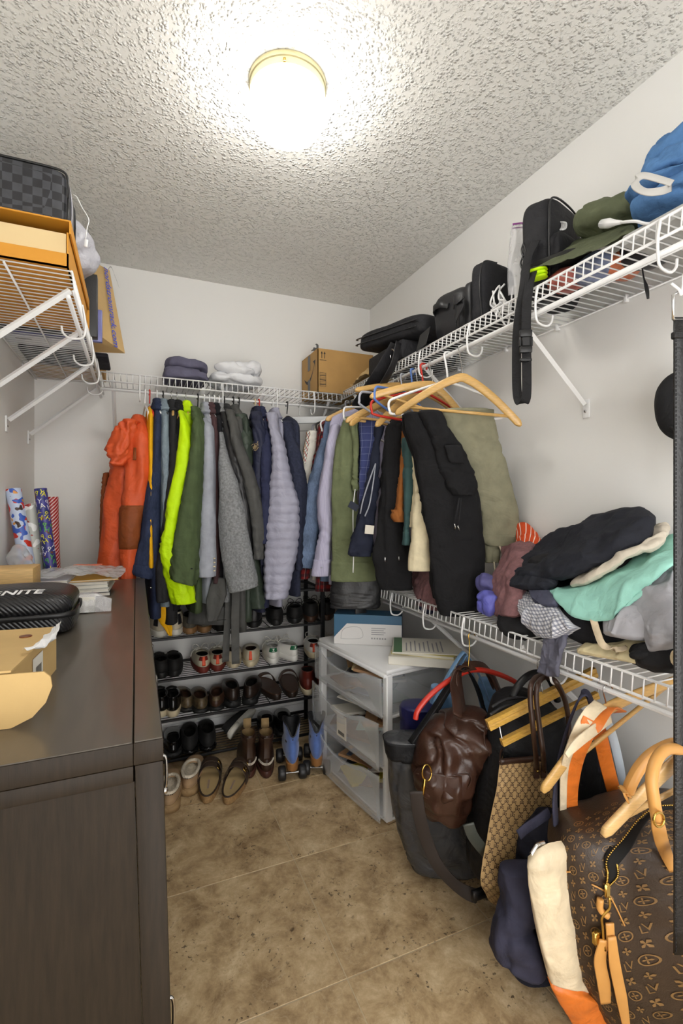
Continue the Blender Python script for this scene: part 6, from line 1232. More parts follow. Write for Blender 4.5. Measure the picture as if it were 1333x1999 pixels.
bd = build(dm, 'body', BLE, t); f = surf_map(dS, .003)
build(MB().tube([f(f.lv*a, f.lu*b) for a, b in ((.70, .06), (.62, .20), (.72, .36), (.92, .52))], .0022, 6, res=50).tube([f(f.lv*a, f.lu*b) for a, b in ((.10, .60), (.35, .55), (.60, .50), (.62, .62), (.45, .80))], .0022, 6, res=50), 'seam', BLE, bd)
build(patch([[f(f.lv*a, f.lu*b) for a in (.18, .35, .55)] for b in (.52, .66, .86)], .016, fold=.005, fs=20, seed=5, mu=20, mv=20), 'pocket_flap', BLE, t)
for pp in ([(893, 1398, 1.19), (890, 1365, 1.24), (886, 1335, 1.29), (890, 1314, 1.31), (903, 1306, 1.32), (935, 1301, 1.335), (958, 1316, 1.34), (972, 1345, 1.33), (985, 1375, 1.30)], [(905, 1395, 1.24), (898, 1350, 1.28), (896, 1318, 1.31), (912, 1300, 1.33), (945, 1303, 1.35), (965, 1340, 1.36)]): build(MB().strap([at(a, b, Y=c) for a, b, c in pp], .030, .006, (.9, .5, .1), 50), 'handle', BLE, t)
dx = at(833, 1500, Y=1.15)
build(MB().tube([at(833+9*math.cos(q), 1508+17*math.sin(q)*(1 if math.sin(q) > 0 else .9), Y=1.15) for q in np.linspace(0, 2*np.pi, 30)], .0024, 8), 'ring', BRASS, t)
build(MB().tube([at(829, 1520, Y=1.145), at(827, 1536, Y=1.145), at(825, 1552, Y=1.145)], [.004, .006, .003], 8, res=12), 'swivel_clip', BRASS, t)
build(MB().strap([at(812, 1545, Y=1.15), at(818, 1590, Y=1.16), at(832, 1640, Y=1.18), at(855, 1690, Y=1.18), at(890, 1728, Y=1.17), at(925, 1748, Y=1.14), at(948, 1742, Y=1.12), at(958, 1700, Y=1.14)], .036, .004, (.8, -.5, .25), 60), 'shoulder_strap', mat('dark_webbing', C(44, 36, 32), .7), t)
build(MB().box(-.025, .025, -.008, .008, -.014, .014, .003, 1, Matrix.Translation(tuple(at(935, 1745, Y=1.12)))), 'slider', BLACKP, t)
# ---- black backpack
t = thing('backpack', 'black backpack with padded top handle between the duffel and monogram tote', 'backpack', BG, loc=tuple(at(960, 1690, Y=1.12)))
build(loft(prow([(1352, 985, 1040), (1366, 966, 1070), (1400, 955, 1095), (1478, 938, 1095), (1567, 924, 1090), (1640, 912, 1075), (1680, 914, 1060), (1700, 925, 1050)], (.05, .08, .085, .085, .08, .06), Y=1.13), m=50, n=40, fold=.005, seed=9, end='closed', pw=3), 'body', BKN, t)
build(MB().tube([at(a, b, Y=1.10) for a, b in ((1000, 1362), (1012, 1338), (1030, 1320), (1050, 1314), (1070, 1322), (1082, 1345), (1088, 1368))], .011, 10, res=40), 'top_handle', BLACKP, t)
build(MB().tube([at(a, b, Y=1.05) for a, b in ((960, 1380), (985, 1366), (1015, 1362), (1050, 1368))], .004, 6, res=30).tube([at(a, b, Y=1.045) for a, b in ((956, 1395), (985, 1378), (1020, 1374), (1050, 1382))], .004, 6, res=30), 'zipper', NY2, t)
build(MB().strap([at(a, b, Y=1.05) for a, b in ((914, 1608), (922, 1630), (936, 1650), (952, 1668))], .03, .004, (.5, -.4, .7), 20), 'side_trim', mat('grey_green_trim', C(62, 66, 61), .5), t)
# ---- trouser clamp hanger
YWD = mat('yellow_pine', C(204, 160, 72), .4, var=.15, vscale=10, aniso=(8, 8, 30), coat=.3)
t = thing('clamp_hanger', 'wooden trouser clamp hanger with two parallel bars over the backpack', 'hanger', H3, loc=tuple(at(1055, 1365, X=1.03)))
a0, a1 = at(952, 1416, X=.872), at(1162, 1311, X=1.19); b0, b1 = at(979, 1450, X=.90), at(1166, 1356, X=1.19)
def bar_(p, q, hw, hh):
    e = unit(q-p); s_ = unit(np.cross(e, UPV)); u_ = np.cross(s_, e); R = []
    prof = [(-1, -1), (-1, -.2), (-.7, 0), (-1, .2), (-1, 1), (1, 1), (1, .2), (.7, 0), (1, -.2), (1, -1)]
    for c in (p, q): R.append([c+s_*hw*x+u_*hh*y for x, y in prof])
    return MB().rings(np.array(R))
build(bar_(a0, a1, .008, .0135), 'upper_bar', YWD, t, auto=30); build(bar_(b0, b1, .007, .009), 'lower_bar', YWD, t, auto=30)
build(MB().tube([a0+(a1-a0)*.10, a0+(a1-a0)*.10+A(0, -.006, -.03), b0+(b1-b0)*.02, b0+(b1-b0)*.06], .002, 6, res=16), 'end_wire', CHROME, t)
build(MB().tube([a1-(a1-a0)*.04, a1+A(.01, 0, -.02), b1, b1-(b1-b0)*.04], .002, 6, res=16), 'end_wire', CHROME, t)
mid = (a0+a1)/2; yk = rodY(1055)
hook(t, mid+A(0, 0, .012), (BX2, yk, BZ2), (-1, 0, 0), CHROME)
# ---- tan monogram tote
GGB = mat('tan_canvas', C(178, 146, 98), .7, var=.08, vscale=30, bump=.2, bscale=300); GGD = mat('brown_print', C(74, 54, 40), .7); GGT = mat('brown_trim_leather', C(58, 38, 28), .4)
t = thing('canvas_tote', 'tan canvas tote with brown interlocking letter pattern and long leather handles', 'bag', BG, loc=tuple(at(985, 1775, Y=1.0)))
gy = [[(975, 1490, 1.055), (1010, 1487, 1.045), (1045, 1484, 1.045), (1085, 1478, 1.055)], [(966, 1550, 1.045), (1005, 1552, 1.025), (1045, 1552, 1.025), (1088, 1550, 1.040)], [(951, 1632, 1.035), (995, 1642, 1.015), (1040, 1648, 1.015), (1085, 1650, 1.030)], [(937, 1714, 1.030), (982, 1728, 1.010), (1030, 1742, 1.010), (1076, 1748, 1.025)], [(953, 1756, 1.045), (985, 1776, 1.030), (1025, 1790, 1.030), (1066, 1796, 1.040)]]
G = [[at(a, b, Y=c) for a, b, c in r] for r in gy]
pm = patch(G, .006, 50, 40, .004, 12, 3, .04); build(pm, 'front_panel', GGB, t); S = pm.S
back = [[p+A(.12, .10, .0) for p in r] for r in G]; build(patch(back, .006, 20, 20, .003, 12, 4, .04), 'back_panel', GGB, t)
build(MB().grid(np.array([[S[i, 0] for i in range(50)], [S[i, 0]+A(.06, .05, 0) for i in range(50)], [S[i, 0]+A(.12, .10, 0) for i in range(50)]]).transpose(1, 0, 2)), 'side_gusset', GGB, t)
build(MB().grid(np.array([[S[-1, j] for j in range(40)], [S[-1, j]+A(.12, .10, 0) for j in range(40)]]).transpose(1, 0, 2)), 'base_panel', GGB, t)
f = surf_map(S, .0042); pr = MB(); per = .030
gV, gF = glyph('G', .0165)
ny, nx = int(f.lu/per)+2, int(f.lv/per)+2
for i in range(ny):
    for j in range(nx):
        for (ox, oy) in ((0, 0), (.5, .5)):
            x, y = (j+ox)*per+.006, (i+oy)*per+.012
            if x > f.lv-.006 or y > f.lu-.006 or x < .006 or y < .006: continue
            stamp(pr, f, x-.0028, y, gV, gF, 0, 1, -1); stamp(pr, f, x+.0028, y, gV, gF, 0, 1, 1)
            for sx in (-1, 1):      # dotted diagonal net between the letters
                x1_, y1_ = x+sx*per*.17, y+per*.17; x2_, y2_ = x+sx*per*.36, y+per*.36
                if 0 < x2_ < f.lv and y2_ < f.lu: pr.add([f(x1_-.0009, y1_), f(x1_+.0009, y1_), f(x2_+.0009, y2_), f(x2_-.0009, y2_)], [(0, 1, 2, 3)])
build(pr, 'letter_print', GGD, t, smooth=False, kind='stuff')
build(MB().strap([S[0, j]+A(0, 0, .004) for j in range(0, 40, 3)], .014, .009, (0, 0, 1)), 'top_trim', GGT, t)
build(MB().strap([S[0, 0]+A(0, 0, .002), S[0, 0]+A(.03, .03, .012), S[0, 0]+A(.07, .06, .0), S[0, 0]+A(.12, .10, .002)], .01, .004, (0, 0, 1), 20), 'folded_rim', GGT, t)
for k, pp in enumerate(([(1048, 1508, 1.035), (1046, 1478, 0.980), (1040, 1420, 0.950), (1035, 1365, 0.960), (1037, 1335, 0.970), (1050, 1320, 1.020), (1070, 1322, 1.020), (1092, 1345, 0.970), (1107, 1385, 0.970), (1112, 1450, 0.970)], [(1062, 1506, 1.030), (1060, 1470, 0.935), (1053, 1420, 0.945), (1047, 1365, 0.955), (1050, 1335, 0.965), (1064, 1322, 1.015), (1084, 1330, 0.965), (1100, 1360, 0.965), (1110, 1400, 0.965)])): build(MB().tube([at(a, b, Y=c) for a, b, c in pp], .0066, 10, res=70), 'handle', GGT, t)
for px in (1047, 1061):
    p = at(px, 1500, Y=1.018); build(MB().box(-.008, .008, -.003, .003, -.028, .016, .002, 1, Matrix.Translation(tuple(p)) @ Matrix.Rotation(-.5, 4, 'Z')), 'handle_tab', GGT, t, auto=40)
    build(MB().lathe([(0, -.003), (.004, -.003), (.004, .003), (0, .003)], 10, p+A(-.001, -.005, -.004)), 'stud', BRASS, t)
# ---- navy canvas bag with strap
NVC = fab('navy_canvas', (52, 52, 68), .85, var=.15); NVD = fab('navy_canvas_dark', (32, 33, 44), .85)
t = thing('canvas_bag', 'faded navy canvas bag with side pocket hanging in front of the tan tote', 'bag', BG, loc=tuple(at(1010, 1890, Y=.87)))
build(loft(prow([(1588, 1048, 1092), (1620, 1016, 1100), (1656, 1006, 1105), (1720, 990, 1110), (1790, 975, 1110), (1850, 975, 1110), (1885, 990, 1100), (1898, 1005, 1085)], (.03, .05, .06, .065, .06, .05), Y=.985), m=60, n=44, fold=.011, fs=(16, 16, 7), crease=.008, end='closed', seed=12), 'body', NVD, t)
build(loft(prow([(1697, 977, 1064), (1725, 976, 1064), (1770, 968, 1058), (1812, 957, 1050), (1848, 956, 1054), (1878, 978, 1062), (1894, 1000, 1056)], (.03, .045, .05, .045, .03), Y=.93), m=60, n=44, fold=.010, fs=(18, 18, 8), crease=.008, end='closed', seed=14, top=.95, pw=3), 'side_pocket', NVC, t)
build(MB().strap([at(a, b, Y=c) for a, b, c in ((1085, 1610, .86), (1083, 1560, .87), (1090, 1490, .87), (1108, 1420, .86), (1132, 1362, .845), (1150, 1362, .84), (1165, 1420, .86), (1172, 1500, .90))], .030, .005, (.9, .5, .1), 60), 'strap', NVC, t)
build(MB().strap([at(a, b, Y=.90) for a, b in ((1012, 1630), (1030, 1615), (1052, 1600), (1072, 1585))], .022, .004, (0, .3, 1), 20), 'folded_flap', NVC, t)
# ---- wide wooden hanger with orange and cream straps
N = A(BX2, rodY(1186), BZ2-.045); a_ = tipdir(N, 1050, 1572, .235); a_ = unit(a_+UPV*.34)
wood_hanger(N, a_, (0, 0, -1), (BX2, N[1], BZ2), 'wide wooden hanger wrapped with orange and cream straps', H3, .235, .080)
ORC = fab('orange_satin', (222, 120, 44), .4, spec=.5); CRS = fab('cream_satin', (222, 206, 176), .45, spec=.4)
t = thing('beach_tote', 'cream canvas tote with orange base and straps in front of the navy bag', 'bag', BG, loc=tuple(at(1130, 1960, Y=.74)))
G = [[at(a, b, Y=c) for a, b, c in r] for r in ([(1030, 1672, 0.850), (1050, 1655, 0.835), (1080, 1640, 0.835), (1120, 1640, 0.850)], [(1032, 1735, 0.845), (1058, 1728, 0.825), (1092, 1722, 0.825), (1130, 1720, 0.840)], [(1046, 1815, 0.840), (1080, 1812, 0.820), (1118, 1812, 0.820), (1160, 1815, 0.835)], [(1062, 1880, 0.840), (1105, 1895, 0.820), (1150, 1910, 0.820), (1185, 1925, 0.830)], [(1070, 1908, 0.840), (1110, 1922, 0.820), (1155, 1940, 0.820), (1190, 1950, 0.830)])]
build(patch(G, .035, 50, 36, .005, 12, 7, .10), 'cream_panel', CRS, t)
G2 = [[at(a, b, Y=c) for a, b, c in r] for r in ([(1067, 1903, 0.840), (1108, 1916, 0.817), (1153, 1934, 0.817), (1192, 1944, 0.830)], [(1090, 1945, 0.845), (1125, 1960, 0.825), (1165, 1975, 0.825), (1205, 1985, 0.835)], [(1125, 1992, 0.855), (1155, 2010, 0.840), (1190, 2025, 0.840), (1225, 2030, 0.850)])]
build(patch(G2, .040, 24, 30, .005, 12, 8, .12), 'orange_base', ORC, t)
build(MB().tube([at(1036, 1668, Y=.82), at(1048, 1650, Y=.82), at(1062, 1644, Y=.82)], .004, 8, res=14), 'rim_snap', CHROME, t)
def tie(pts, w, m, par, wd=RX, nm='strap'): build(MB().strap([at(a, b, Y=c) for a, b, c in pts], w, .004, wd, 50), nm, m, par)
tie([(1117, 1625, .90), (1117, 1590, .88), (1116, 1540, .86), (1124, 1480, .82), (1150, 1420, .78), (1180, 1384, .80), (1210, 1390, .83)], [.026, .026, .03, .04, .045, .04, .03], ORC, t)
tie([(1100, 1625, .90), (1099, 1580, .88), (1102, 1500, .84), (1122, 1440, .79), (1150, 1395, .79), (1172, 1374, .80)], [.016, .016, .018, .024, .028, .03], CRS, t)
tie([(1160, 1392, .83), (1172, 1440, .85), (1186, 1500, .87), (1200, 1552, .88)], .034, ORC, t)
tie([(1178, 1392, .85), (1196, 1440, .87), (1210, 1500, .89), (1216, 1550, .90)], .022, mat('pale_blue_satin', C(196, 208, 220), .5), t)
tie([(1105, 1475, .765), (1128, 1450, .765), (1160, 1425, .772), (1192, 1402, .79)], [.012, .022, .024, .02], CRS, t, (.2, .2, 1), 'twisted_band')
t = thing('mesh_bag', 'black mesh bag behind the orange straps', 'bag', BG, loc=tuple(at(1160, 1580, Y=.98)))
build(loft(prow([(1455, 1120, 1185), (1500, 1115, 1190), (1560, 1112, 1195), (1640, 1112, 1195)], .03, Y=.99), m=24, fold=.006, end='closed'), 'body', fab('black_mesh', (28, 28, 30), bump=.9, bscale=250), t)
build(MB().strap([at(1150, 1460, Y=.98), at(1150, 1420, Y=.96), at(1152, 1382, Y=.94)], .02, .003, (1, 0, 0), 14), 'strap', BKN, t)
# ---- brown monogram duffel with tan leather
LVB = mat('brown_coated_canvas', C(56, 43, 33), .42, var=.1, vscale=20, bump=.25, bscale=250); LVG = mat('gold_print', C(128, 98, 58), .5); VAC = mat('tan_vachetta', C(208, 152, 82), .4, var=.1, vscale=12)
t = thing('monogram_duffel', 'large brown monogram travel bag with tan handles and gold zip at lower right', 'bag', BG, loc=tuple(at(1230, 1990, Y=.64)))
rows = prow([(1556, 1205, 1345), (1580, 1150, 1370), (1615, 1090, 1390), (1680, 1082, 1405), (1760, 1084, 1412), (1850, 1096, 1420), (1930, 1140, 1425), (2000, 1180, 1425), (2060, 1215, 1415)], (.04, .07, .09, .095, .095, .09, .07), Y=.785)
lm, S = loft_front(rows, fold=.008, fs=(7, 7, 6), crease=.004, seed=18, end='closed', m=70, n=64, pw=3.0)
bd = build(lm, 'body', LVB, t); f = surf_map(S, .0014)
mg = MB(); per = .058; L1, L2 = glyph('L', .022), glyph('V', .022); rg_ = ringpoly(.0085, .0105, 18, 1.25); fl1 = flower(.0095, False); fl2 = flower(.0075, True)
for i in range(int(f.lu/(per/2))+1):
    for j in range(int(f.lv/(per/2))+1):
        x, y = j*per/2+.008, i*per/2+.01+(.0 if j % 2 == 0 else per/4)
        if x > f.lv-.012 or y > f.lu-.012 or x < .012: continue
        k = (i+2*(j % 4)//1) % 4; an = .25+.15*math.sin(i*1.7+j)*.5
        if k == 0: stamp(mg, f, x-.0025, y+.003, *L1, an); stamp(mg, f, x+.0035, y-.003, *L2, an)
        elif k == 1: stamp(mg, f, x, y, *fl1, an+.78)
        elif k == 2: stamp(mg, f, x, y, *rg_, an); stamp(mg, f, x, y, *fl2, an)
        else: stamp(mg, f, x, y, *fl1, an, .85)
build(mg, 'monogram_print', LVG, bd, smooth=False, kind='stuff')
def onpx(px, py, dy=0.0):
    """nearest front surface point of the bag under a pixel"""
    d_ = S-CAM; dep_ = d_ @ FW; ux = 666.5+FPX*(d_ @ RX)/dep_; uy = HOR-FPX*d_[..., 2]/dep_
    i = np.argmin((ux-px)**2+(uy-py)**2); p = S.reshape(-1, 3)[i]; return p-FW*(.004+dy)
zl = [onpx(a, b) for a, b in ((1179, 1728), (1185, 1705), (1200, 1672), (1222, 1640), (1250, 1608), (1282, 1580), (1316, 1560))]
build(MB().strap(zl, [.004, .022, .03, .03, .026, .022, .02], .003, RX+UPV*.5, 50), 'zip_shade_band', mat('painted_zip_shade', C(14, 12, 11), .9), t)  # solid black band on the canvas, painting the shade inside the open zip
zz = np.array(cr(zl, 60)); Tz = np.gradient(zz, axis=0); off_ = np.array([unit(np.cross(FW, v)) for v in Tz])
for s_ in (-1, 1):
    wv = np.interp(np.linspace(0, 1, 60), [0, .15, .5, 1], [.001, .011, .013, .010])[:, None]
    tz = MB()
    for i in range(60):
        c = zz[i]+s_*off_[i]*wv[i]-FW*.003; tz.box(-.0026, .0026, -.0015, .0015, -.0012, .0012, 0, 1, Matrix.Translation(tuple(c)))
    build(tz, 'zip_teeth', BRASS, t, kind='stuff')
p = onpx(1176, 1728, .006); build(MB().box(-.008, .008, -.003, .003, -.018, .012, .003, 1, Matrix.Translation(tuple(p))), 'zip_slider', BRASS, t, auto=40)
for pp in ([(1172, 1745), (1172, 1765), (1176, 1785)], ): build(MB().tube([onpx(a, b, .008) for a, b in pp], .007, 8, res=10), 'zip_pull', VAC, t)
build(MB().tube([onpx(1168+9*math.cos(q), 1790+17*math.sin(q), .012) for q in np.linspace(0, 2*np.pi, 26)], .0025, 8), 'ring', BRASS, t)
build(MB().box(-.010, .010, -.005, .005, -.013, .013, .002, 1, Matrix.Translation(tuple(onpx(1158, 1812, .014)))), 'padlock', BRASS, t, auto=40)
build(MB().tube([onpx(a, b, .014) for a, b in ((1176, 1738), (1174, 1760), (1170, 1776), (1166, 1800), (1170, 1822), (1178, 1838))], .0028, 8, res=30), 'clip_chain', BRASS, t)
build(MB().strap([onpx(a, b, .012) for a, b in ((1182, 1790), (1188, 1820), (1180, 1845))], .018, .004, RX, 16), 'luggage_tab', VAC, t)
build(MB().strap([onpx(a, b, .016) for a, b in ((1172, 1815), (1168, 1860), (1164, 1900), (1168, 1940))], [.02, .026, .028, .022], .004, RX, 24), 'hanging_strap', VAC, t)
build(MB().strap([onpx(a, b, .018) for a, b in ((1180, 1812), (1186, 1870), (1198, 1930), (1214, 1996))], [.018, .024, .024, .014], .004, RX, 24), 'hanging_strap', VAC, t)
for pp in ([(1080, 1709), (1095, 1702), (1114, 1701)], [(1087, 1800), (1096, 1786), (1102, 1777)], [(1150, 1720), (1175, 1742), (1200, 1765), (1220, 1800)]): build(MB().tube([onpx(a, b) for a, b in pp], .0018, 6, res=16), 'tan_piping', VAC, t)
hy = .60
build(MB().tube([at(a, b, Y=c) for a, b, c in ((1226, 1545, .66), (1232, 1528, .655), (1246, 1502, .65), (1266, 1478, .645), (1290, 1462, .64), (1320, 1452, .64), (1350, 1462, .65), (1370, 1500, .67))], .0115, 12, res=50), 'handle', VAC, t)
build(MB().tube([at(a, b, Y=c) for a, b, c in ((1283, 1600, .585), (1276, 1560, .585), (1272, 1520, .59), (1282, 1482, .60), (1304, 1462, .61), (1340, 1465, .62))], .0105, 12, res=50), 'handle', VAC, t)
build(MB().strap([at(1226, 1548, Y=.655), at(1216, 1543, Y=.65), at(1224, 1560, Y=.65)], .02, .004, (.6, .6, 0), 12), 'handle_loop', VAC, t)
build(MB().strap([at(1282, 1588, Y=.585), at(1285, 1615, Y=.60), at(1292, 1645, Y=.645), at(1302, 1672, Y=.68), at(1312, 1700, Y=.69)], [.02, .024, .026, .024, .014], .005, RX, 26), 'handle_tab', VAC, t)
build(MB().tube([at(1286+10*math.cos(q), 1600+14*math.sin(q), Y=.572) for q in np.linspace(0, 2*np.pi, 22)], .0022, 8), 'ring', BRASS, t)
N = A(BX2, .632, BZ2-.062); a_ = tipdir(N, 1172, 1662, .225); a_ = unit(a_+UPV*.40)
wood_hanger(N, a_, (0, 0, -1), (BX2, .632, BZ2), 'pale wooden hanger in front of the brown monogram bag', H3, .225, .090, mat('pale_hanger_wood', C(214, 176, 118), .35, var=.1, vscale=8, aniso=(6, 6, 40), coat=.3))
# ================================================================ dresser top
DT = .9305
def yawbox(c, d1, l1, l2, z0, z1): pass
CB = mat('kraft_light', C(198, 166, 110), .8, var=.06, vscale=12, bump=.12, bscale=90)
t = thing('mailer_box', 'kraft cardboard mailer box with raised side flap at the near end of the dresser', 'box', loc=(-.28, .92, DT))
A0 = A(-.162, .800, DT); d1 = unit((.10, .99, 0)); d2 = unit((-.99, .10, 0)); hh = .079
Q = lambda a, b, z: A0+d1*a+d2*b+UPV*z
build(hexa([Q(0, 0, 0), Q(.245, 0, 0), Q(.245, .25, 0), Q(0, .25, 0), Q(0, 0, hh-.003), Q(.245, 0, hh-.003), Q(.245, .25, hh-.003), Q(0, .25, hh-.003)], 2), 'carton', CB, t, smooth=False)
build(hexa([Q(-.004, -.003, hh-.003), Q(.249, -.003, hh-.003), Q(.249, .25, hh-.003), Q(-.004, .25, hh-.003), Q(-.004, -.003, hh), Q(.249, -.003, hh), Q(.249, .25, hh), Q(-.004, .25, hh)], 2), 'lid', CB, t, smooth=False)
fl = [(.25, 0), (-.004, 0), (-.030, .012), (-.046, .030), (-.054, .052), (-.052, .066), (-.044, .074), (.25, hh)]
fm = MB(); P_ = [A0-d1*.004+d2*b+UPV*z for b, z in fl]; P2 = [p-d1*.003 for p in P_]; n = len(fl)
fm.add(P_+P2, [tuple(range(n)), tuple(range(n, 2*n))[::-1]]+[(i, n+i, n+(i+1) % n, (i+1) % n) for i in range(n)]); build(fm, 'side_flap', CB, t, smooth=False)
lb = MB(); lb.add([Q(.10, -.0012, .012), Q(.155, -.0012, .012), Q(.155, -.0012, .062), Q(.10, -.0012, .062)], [(0, 1, 2, 3)]); build(lb, 'address_label', PAP[0], t, smooth=False)
bc = MB()
for k in range(9): bc.add([Q(.115+k*.0035, -.0018, .02), Q(.1165+k*.0035, -.0018, .02), Q(.1165+k*.0035, -.0018, .045), Q(.115+k*.0035, -.0018, .045)], [(0, 1, 2, 3)])
build(bc, 'barcode', INK, t, smooth=False, kind='stuff')
tp_ = at(50, 1243, Z=DT+hh)
obj1(MB().lathe([(0, 0), (.0095, 0), (.0097, .0008), (.0095, .0015), (0, .0015)], 24, (tp_[0], tp_[1], DT+hh+.0002)), 'coin', mat('copper', C(150, 92, 56), .35, .8), 'copper coin lying on the cardboard mailer box', 'coin', auto=40)
obj1(patch([[at(90, 1240, Z=DT+hh+.004), at(112, 1222, Z=DT+hh+.008), at(119, 1212, Z=DT+hh+.016)], [at(72, 1262, Z=DT+hh+.006), at(95, 1250, Z=DT+hh+.012), at(112, 1235, Z=DT+hh+.012)], [at(45, 1272, Z=DT+hh+.003), at(58, 1268, Z=DT+hh+.010), at(80, 1258, Z=DT+hh+.004)]], .0012, 20, 20, .004, 30, 3), 'tissue_paper', mat('tissue', C(226, 226, 226), .7), 'torn white tissue sticking out of the mailer box', 'paper')
# hard case with lettering
def carbon():
    m, nt, B, N, L = nodes('carbon_weave'); B.inputs['Base Color'].default_value = C(30, 30, 32); B.inputs['Roughness'].default_value = .32
    tc = N('ShaderNodeTexCoord'); w = N('ShaderNodeTexWave'); w.inputs['Scale'].default_value = 60; w.bands_direction = 'DIAGONAL'; L(tc.outputs['Object'], w.inputs[0])
    b = N('ShaderNodeBump'); b.inputs['Strength'].default_value = .5; b.inputs['Distance'].default_value = .002; L(w.outputs[1], b.inputs['Height']); L(b.outputs[0], B.inputs['Normal']); return m
t = thing('hard_case', 'black carbon-look zip case with white lettering on the dresser', 'case', loc=(-.28, 1.40, DT))
CF = carbon(); ce = (-.288, 1.405)
build(soft((ce[0], ce[1], DT+.030), (.150, .105, .030), (6, 7), None, .0, 10, 0, 60, 18), 'case_base', CF, t)
build(soft((ce[0], ce[1], DT+.070), (.150, .105, .040), (2.7, 6), None, .0, 10, 0, 60, 22), 'case_lid', CF, t)
build(MB().strap([(ce[0]+.153*np.sign(math.cos(q))*abs(math.cos(q))**(2/7), ce[1]+.108*np.sign(math.sin(q))*abs(math.sin(q))**(2/7), DT+.048) for q in np.linspace(0, 2*np.pi, 80)], .012, .006, (0, 0, 1)), 'zip_band', BLACKP, t)
lidp = lambda X_, Y_: A(X_, Y_, DT+.0712+.040*max(0., 1-(abs((X_-ce[0])/.150)**6+abs((Y_-ce[1])/.105)**6)**(2.7/6))**(1/2.7))
build(textmesh('IGNITE', .030, lambda x, y: lidp(-.262+x*1.3+y*.2, 1.330+y), .0008), 'lettering', PLW, t, smooth=False)
for k, (lab, sx) in enumerate((('lower light pine block at the left end of the dresser', .004), ('upper light pine block at the left end of the dresser', 0))): obj1(MB().box(-.438, -.268+sx, 1.60, 1.72, DT+.001+k*.0640, DT+.0635+k*.0640, .002), 'wood_block', mat('pine', C(206, 170, 112), .6, var=.15, vscale=8, aniso=(3, 30, 30)), lab, 'block', 'pine blocks on the dresser', auto=40)
t = thing('plastic_pouch', 'clear plastic pouch with folded cream paper beside the hard case', 'pouch', loc=(-.11, 1.56, DT))
build(MB().box(-.155, -.108, 1.545, 1.585, DT+.001, DT+.046, .003), 'folded_paper', PAP[0], t, auto=40)
build(patch([[(-.160, 1.54, DT+.004), (-.11, 1.535, DT+.004), (-.066, 1.535, DT+.003)], [(-.160, 1.55, DT+.05), (-.11, 1.55, DT+.05), (-.064, 1.555, DT+.035)], [(-.160, 1.59, DT+.052), (-.11, 1.595, DT+.050), (-.066, 1.59, DT+.02)]], .002, 20, 24, .003, 40, 3), 'clear_sleeve', mat('clear_film', C(235, 235, 238), .1, alpha=.3, spec=.9), t)
z = DT+.001
for i, (x0, x1, y0, y1, h, a, col, lab) in enumerate([(-.36, -.085, 1.80, 2.06, .012, 3, (40, 40, 44), 'black folder at the bottom of the envelope stack'), (-.35, -.078, 1.82, 2.05, .010, -3, (214, 212, 206), 'white magazine second from the bottom of the envelope stack'), (-.34, -.09, 1.83, 2.06, .012, 2, (196, 196, 190), 'grey catalogue in the middle of the envelope stack'), (-.33, -.080, 1.84, 2.07, .008, -4, (224, 220, 210), 'white booklet near the top of the envelope stack'), (-.33, -.065, 1.85, 2.08, .006, 5, (226, 176, 60), 'yellow padded envelope on the dresser stack'), (-.40, -.20, 1.80, 2.00, .010, -2, (220, 218, 224), 'white plastic mailer lying on the left of the envelope stack')]):
    M = Matrix.Translation(((x0+x1)/2, (y0+y1)/2, z)) @ Matrix.Rotation(math.radians(a), 4, 'Z'); lx, ly = (x1-x0)/2, (y1-y0)/2
    tt = thing('envelope' if 'envelope' in lab.split(' on ')[0] or 'mailer' in lab else 'magazine', lab, 'paper', 'papers stacked on the dresser', loc=((x0+x1)/2, (y0+y1)/2, z))
    mm = mat('stack_%d' % i, C(*col), .5)
    build(MB().box(-lx, lx, -ly, ly, h-.0012, h, 0, 1, M).box(-lx, lx, -ly, ly, 0, .0012, 0, 1, M), 'cover', mm, tt, smooth=False); build(MB().box(-lx+.003, lx-.003, -ly+.003, ly-.003, .0012, h-.0012, 0, 1, M), 'pages', PAP[0], tt, smooth=False)
    z += h+.0006
obj1(patch([[(-.36, 1.80, z+.004), (-.25, 1.79, z+.012), (-.14, 1.80, z+.012), (-.06, 1.82, z-.004)], [(-.36, 1.92, z+.010), (-.25, 1.92, z+.020), (-.14, 1.92, z+.016), (-.035, 1.93, z+.002)], [(-.35, 2.04, z+.008), (-.25, 2.06, z+.014), (-.14, 2.06, z+.012), (-.045, 2.07, z+.002)]], .003, 30, 40, .006, 26, 5), 'plastic_film', mat('crinkled_film', C(214, 216, 220), .15, alpha=.55, bump=.6, bscale=40, bdist=.006, spec=.9), 'crinkled clear plastic film over the envelope stack', 'plastic film')
obj1(patch([[(-.22, 2.06, z+.012), (-.12, 2.06, z+.012)], [(-.22, 2.10, z+.016), (-.12, 2.10, z+.014)]], .003, 10, 16, .001, 20, 6), 'coral_card', mat('coral_card', C(232, 130, 104), .6), 'coral red card edge at the back of the envelope stack', 'card')
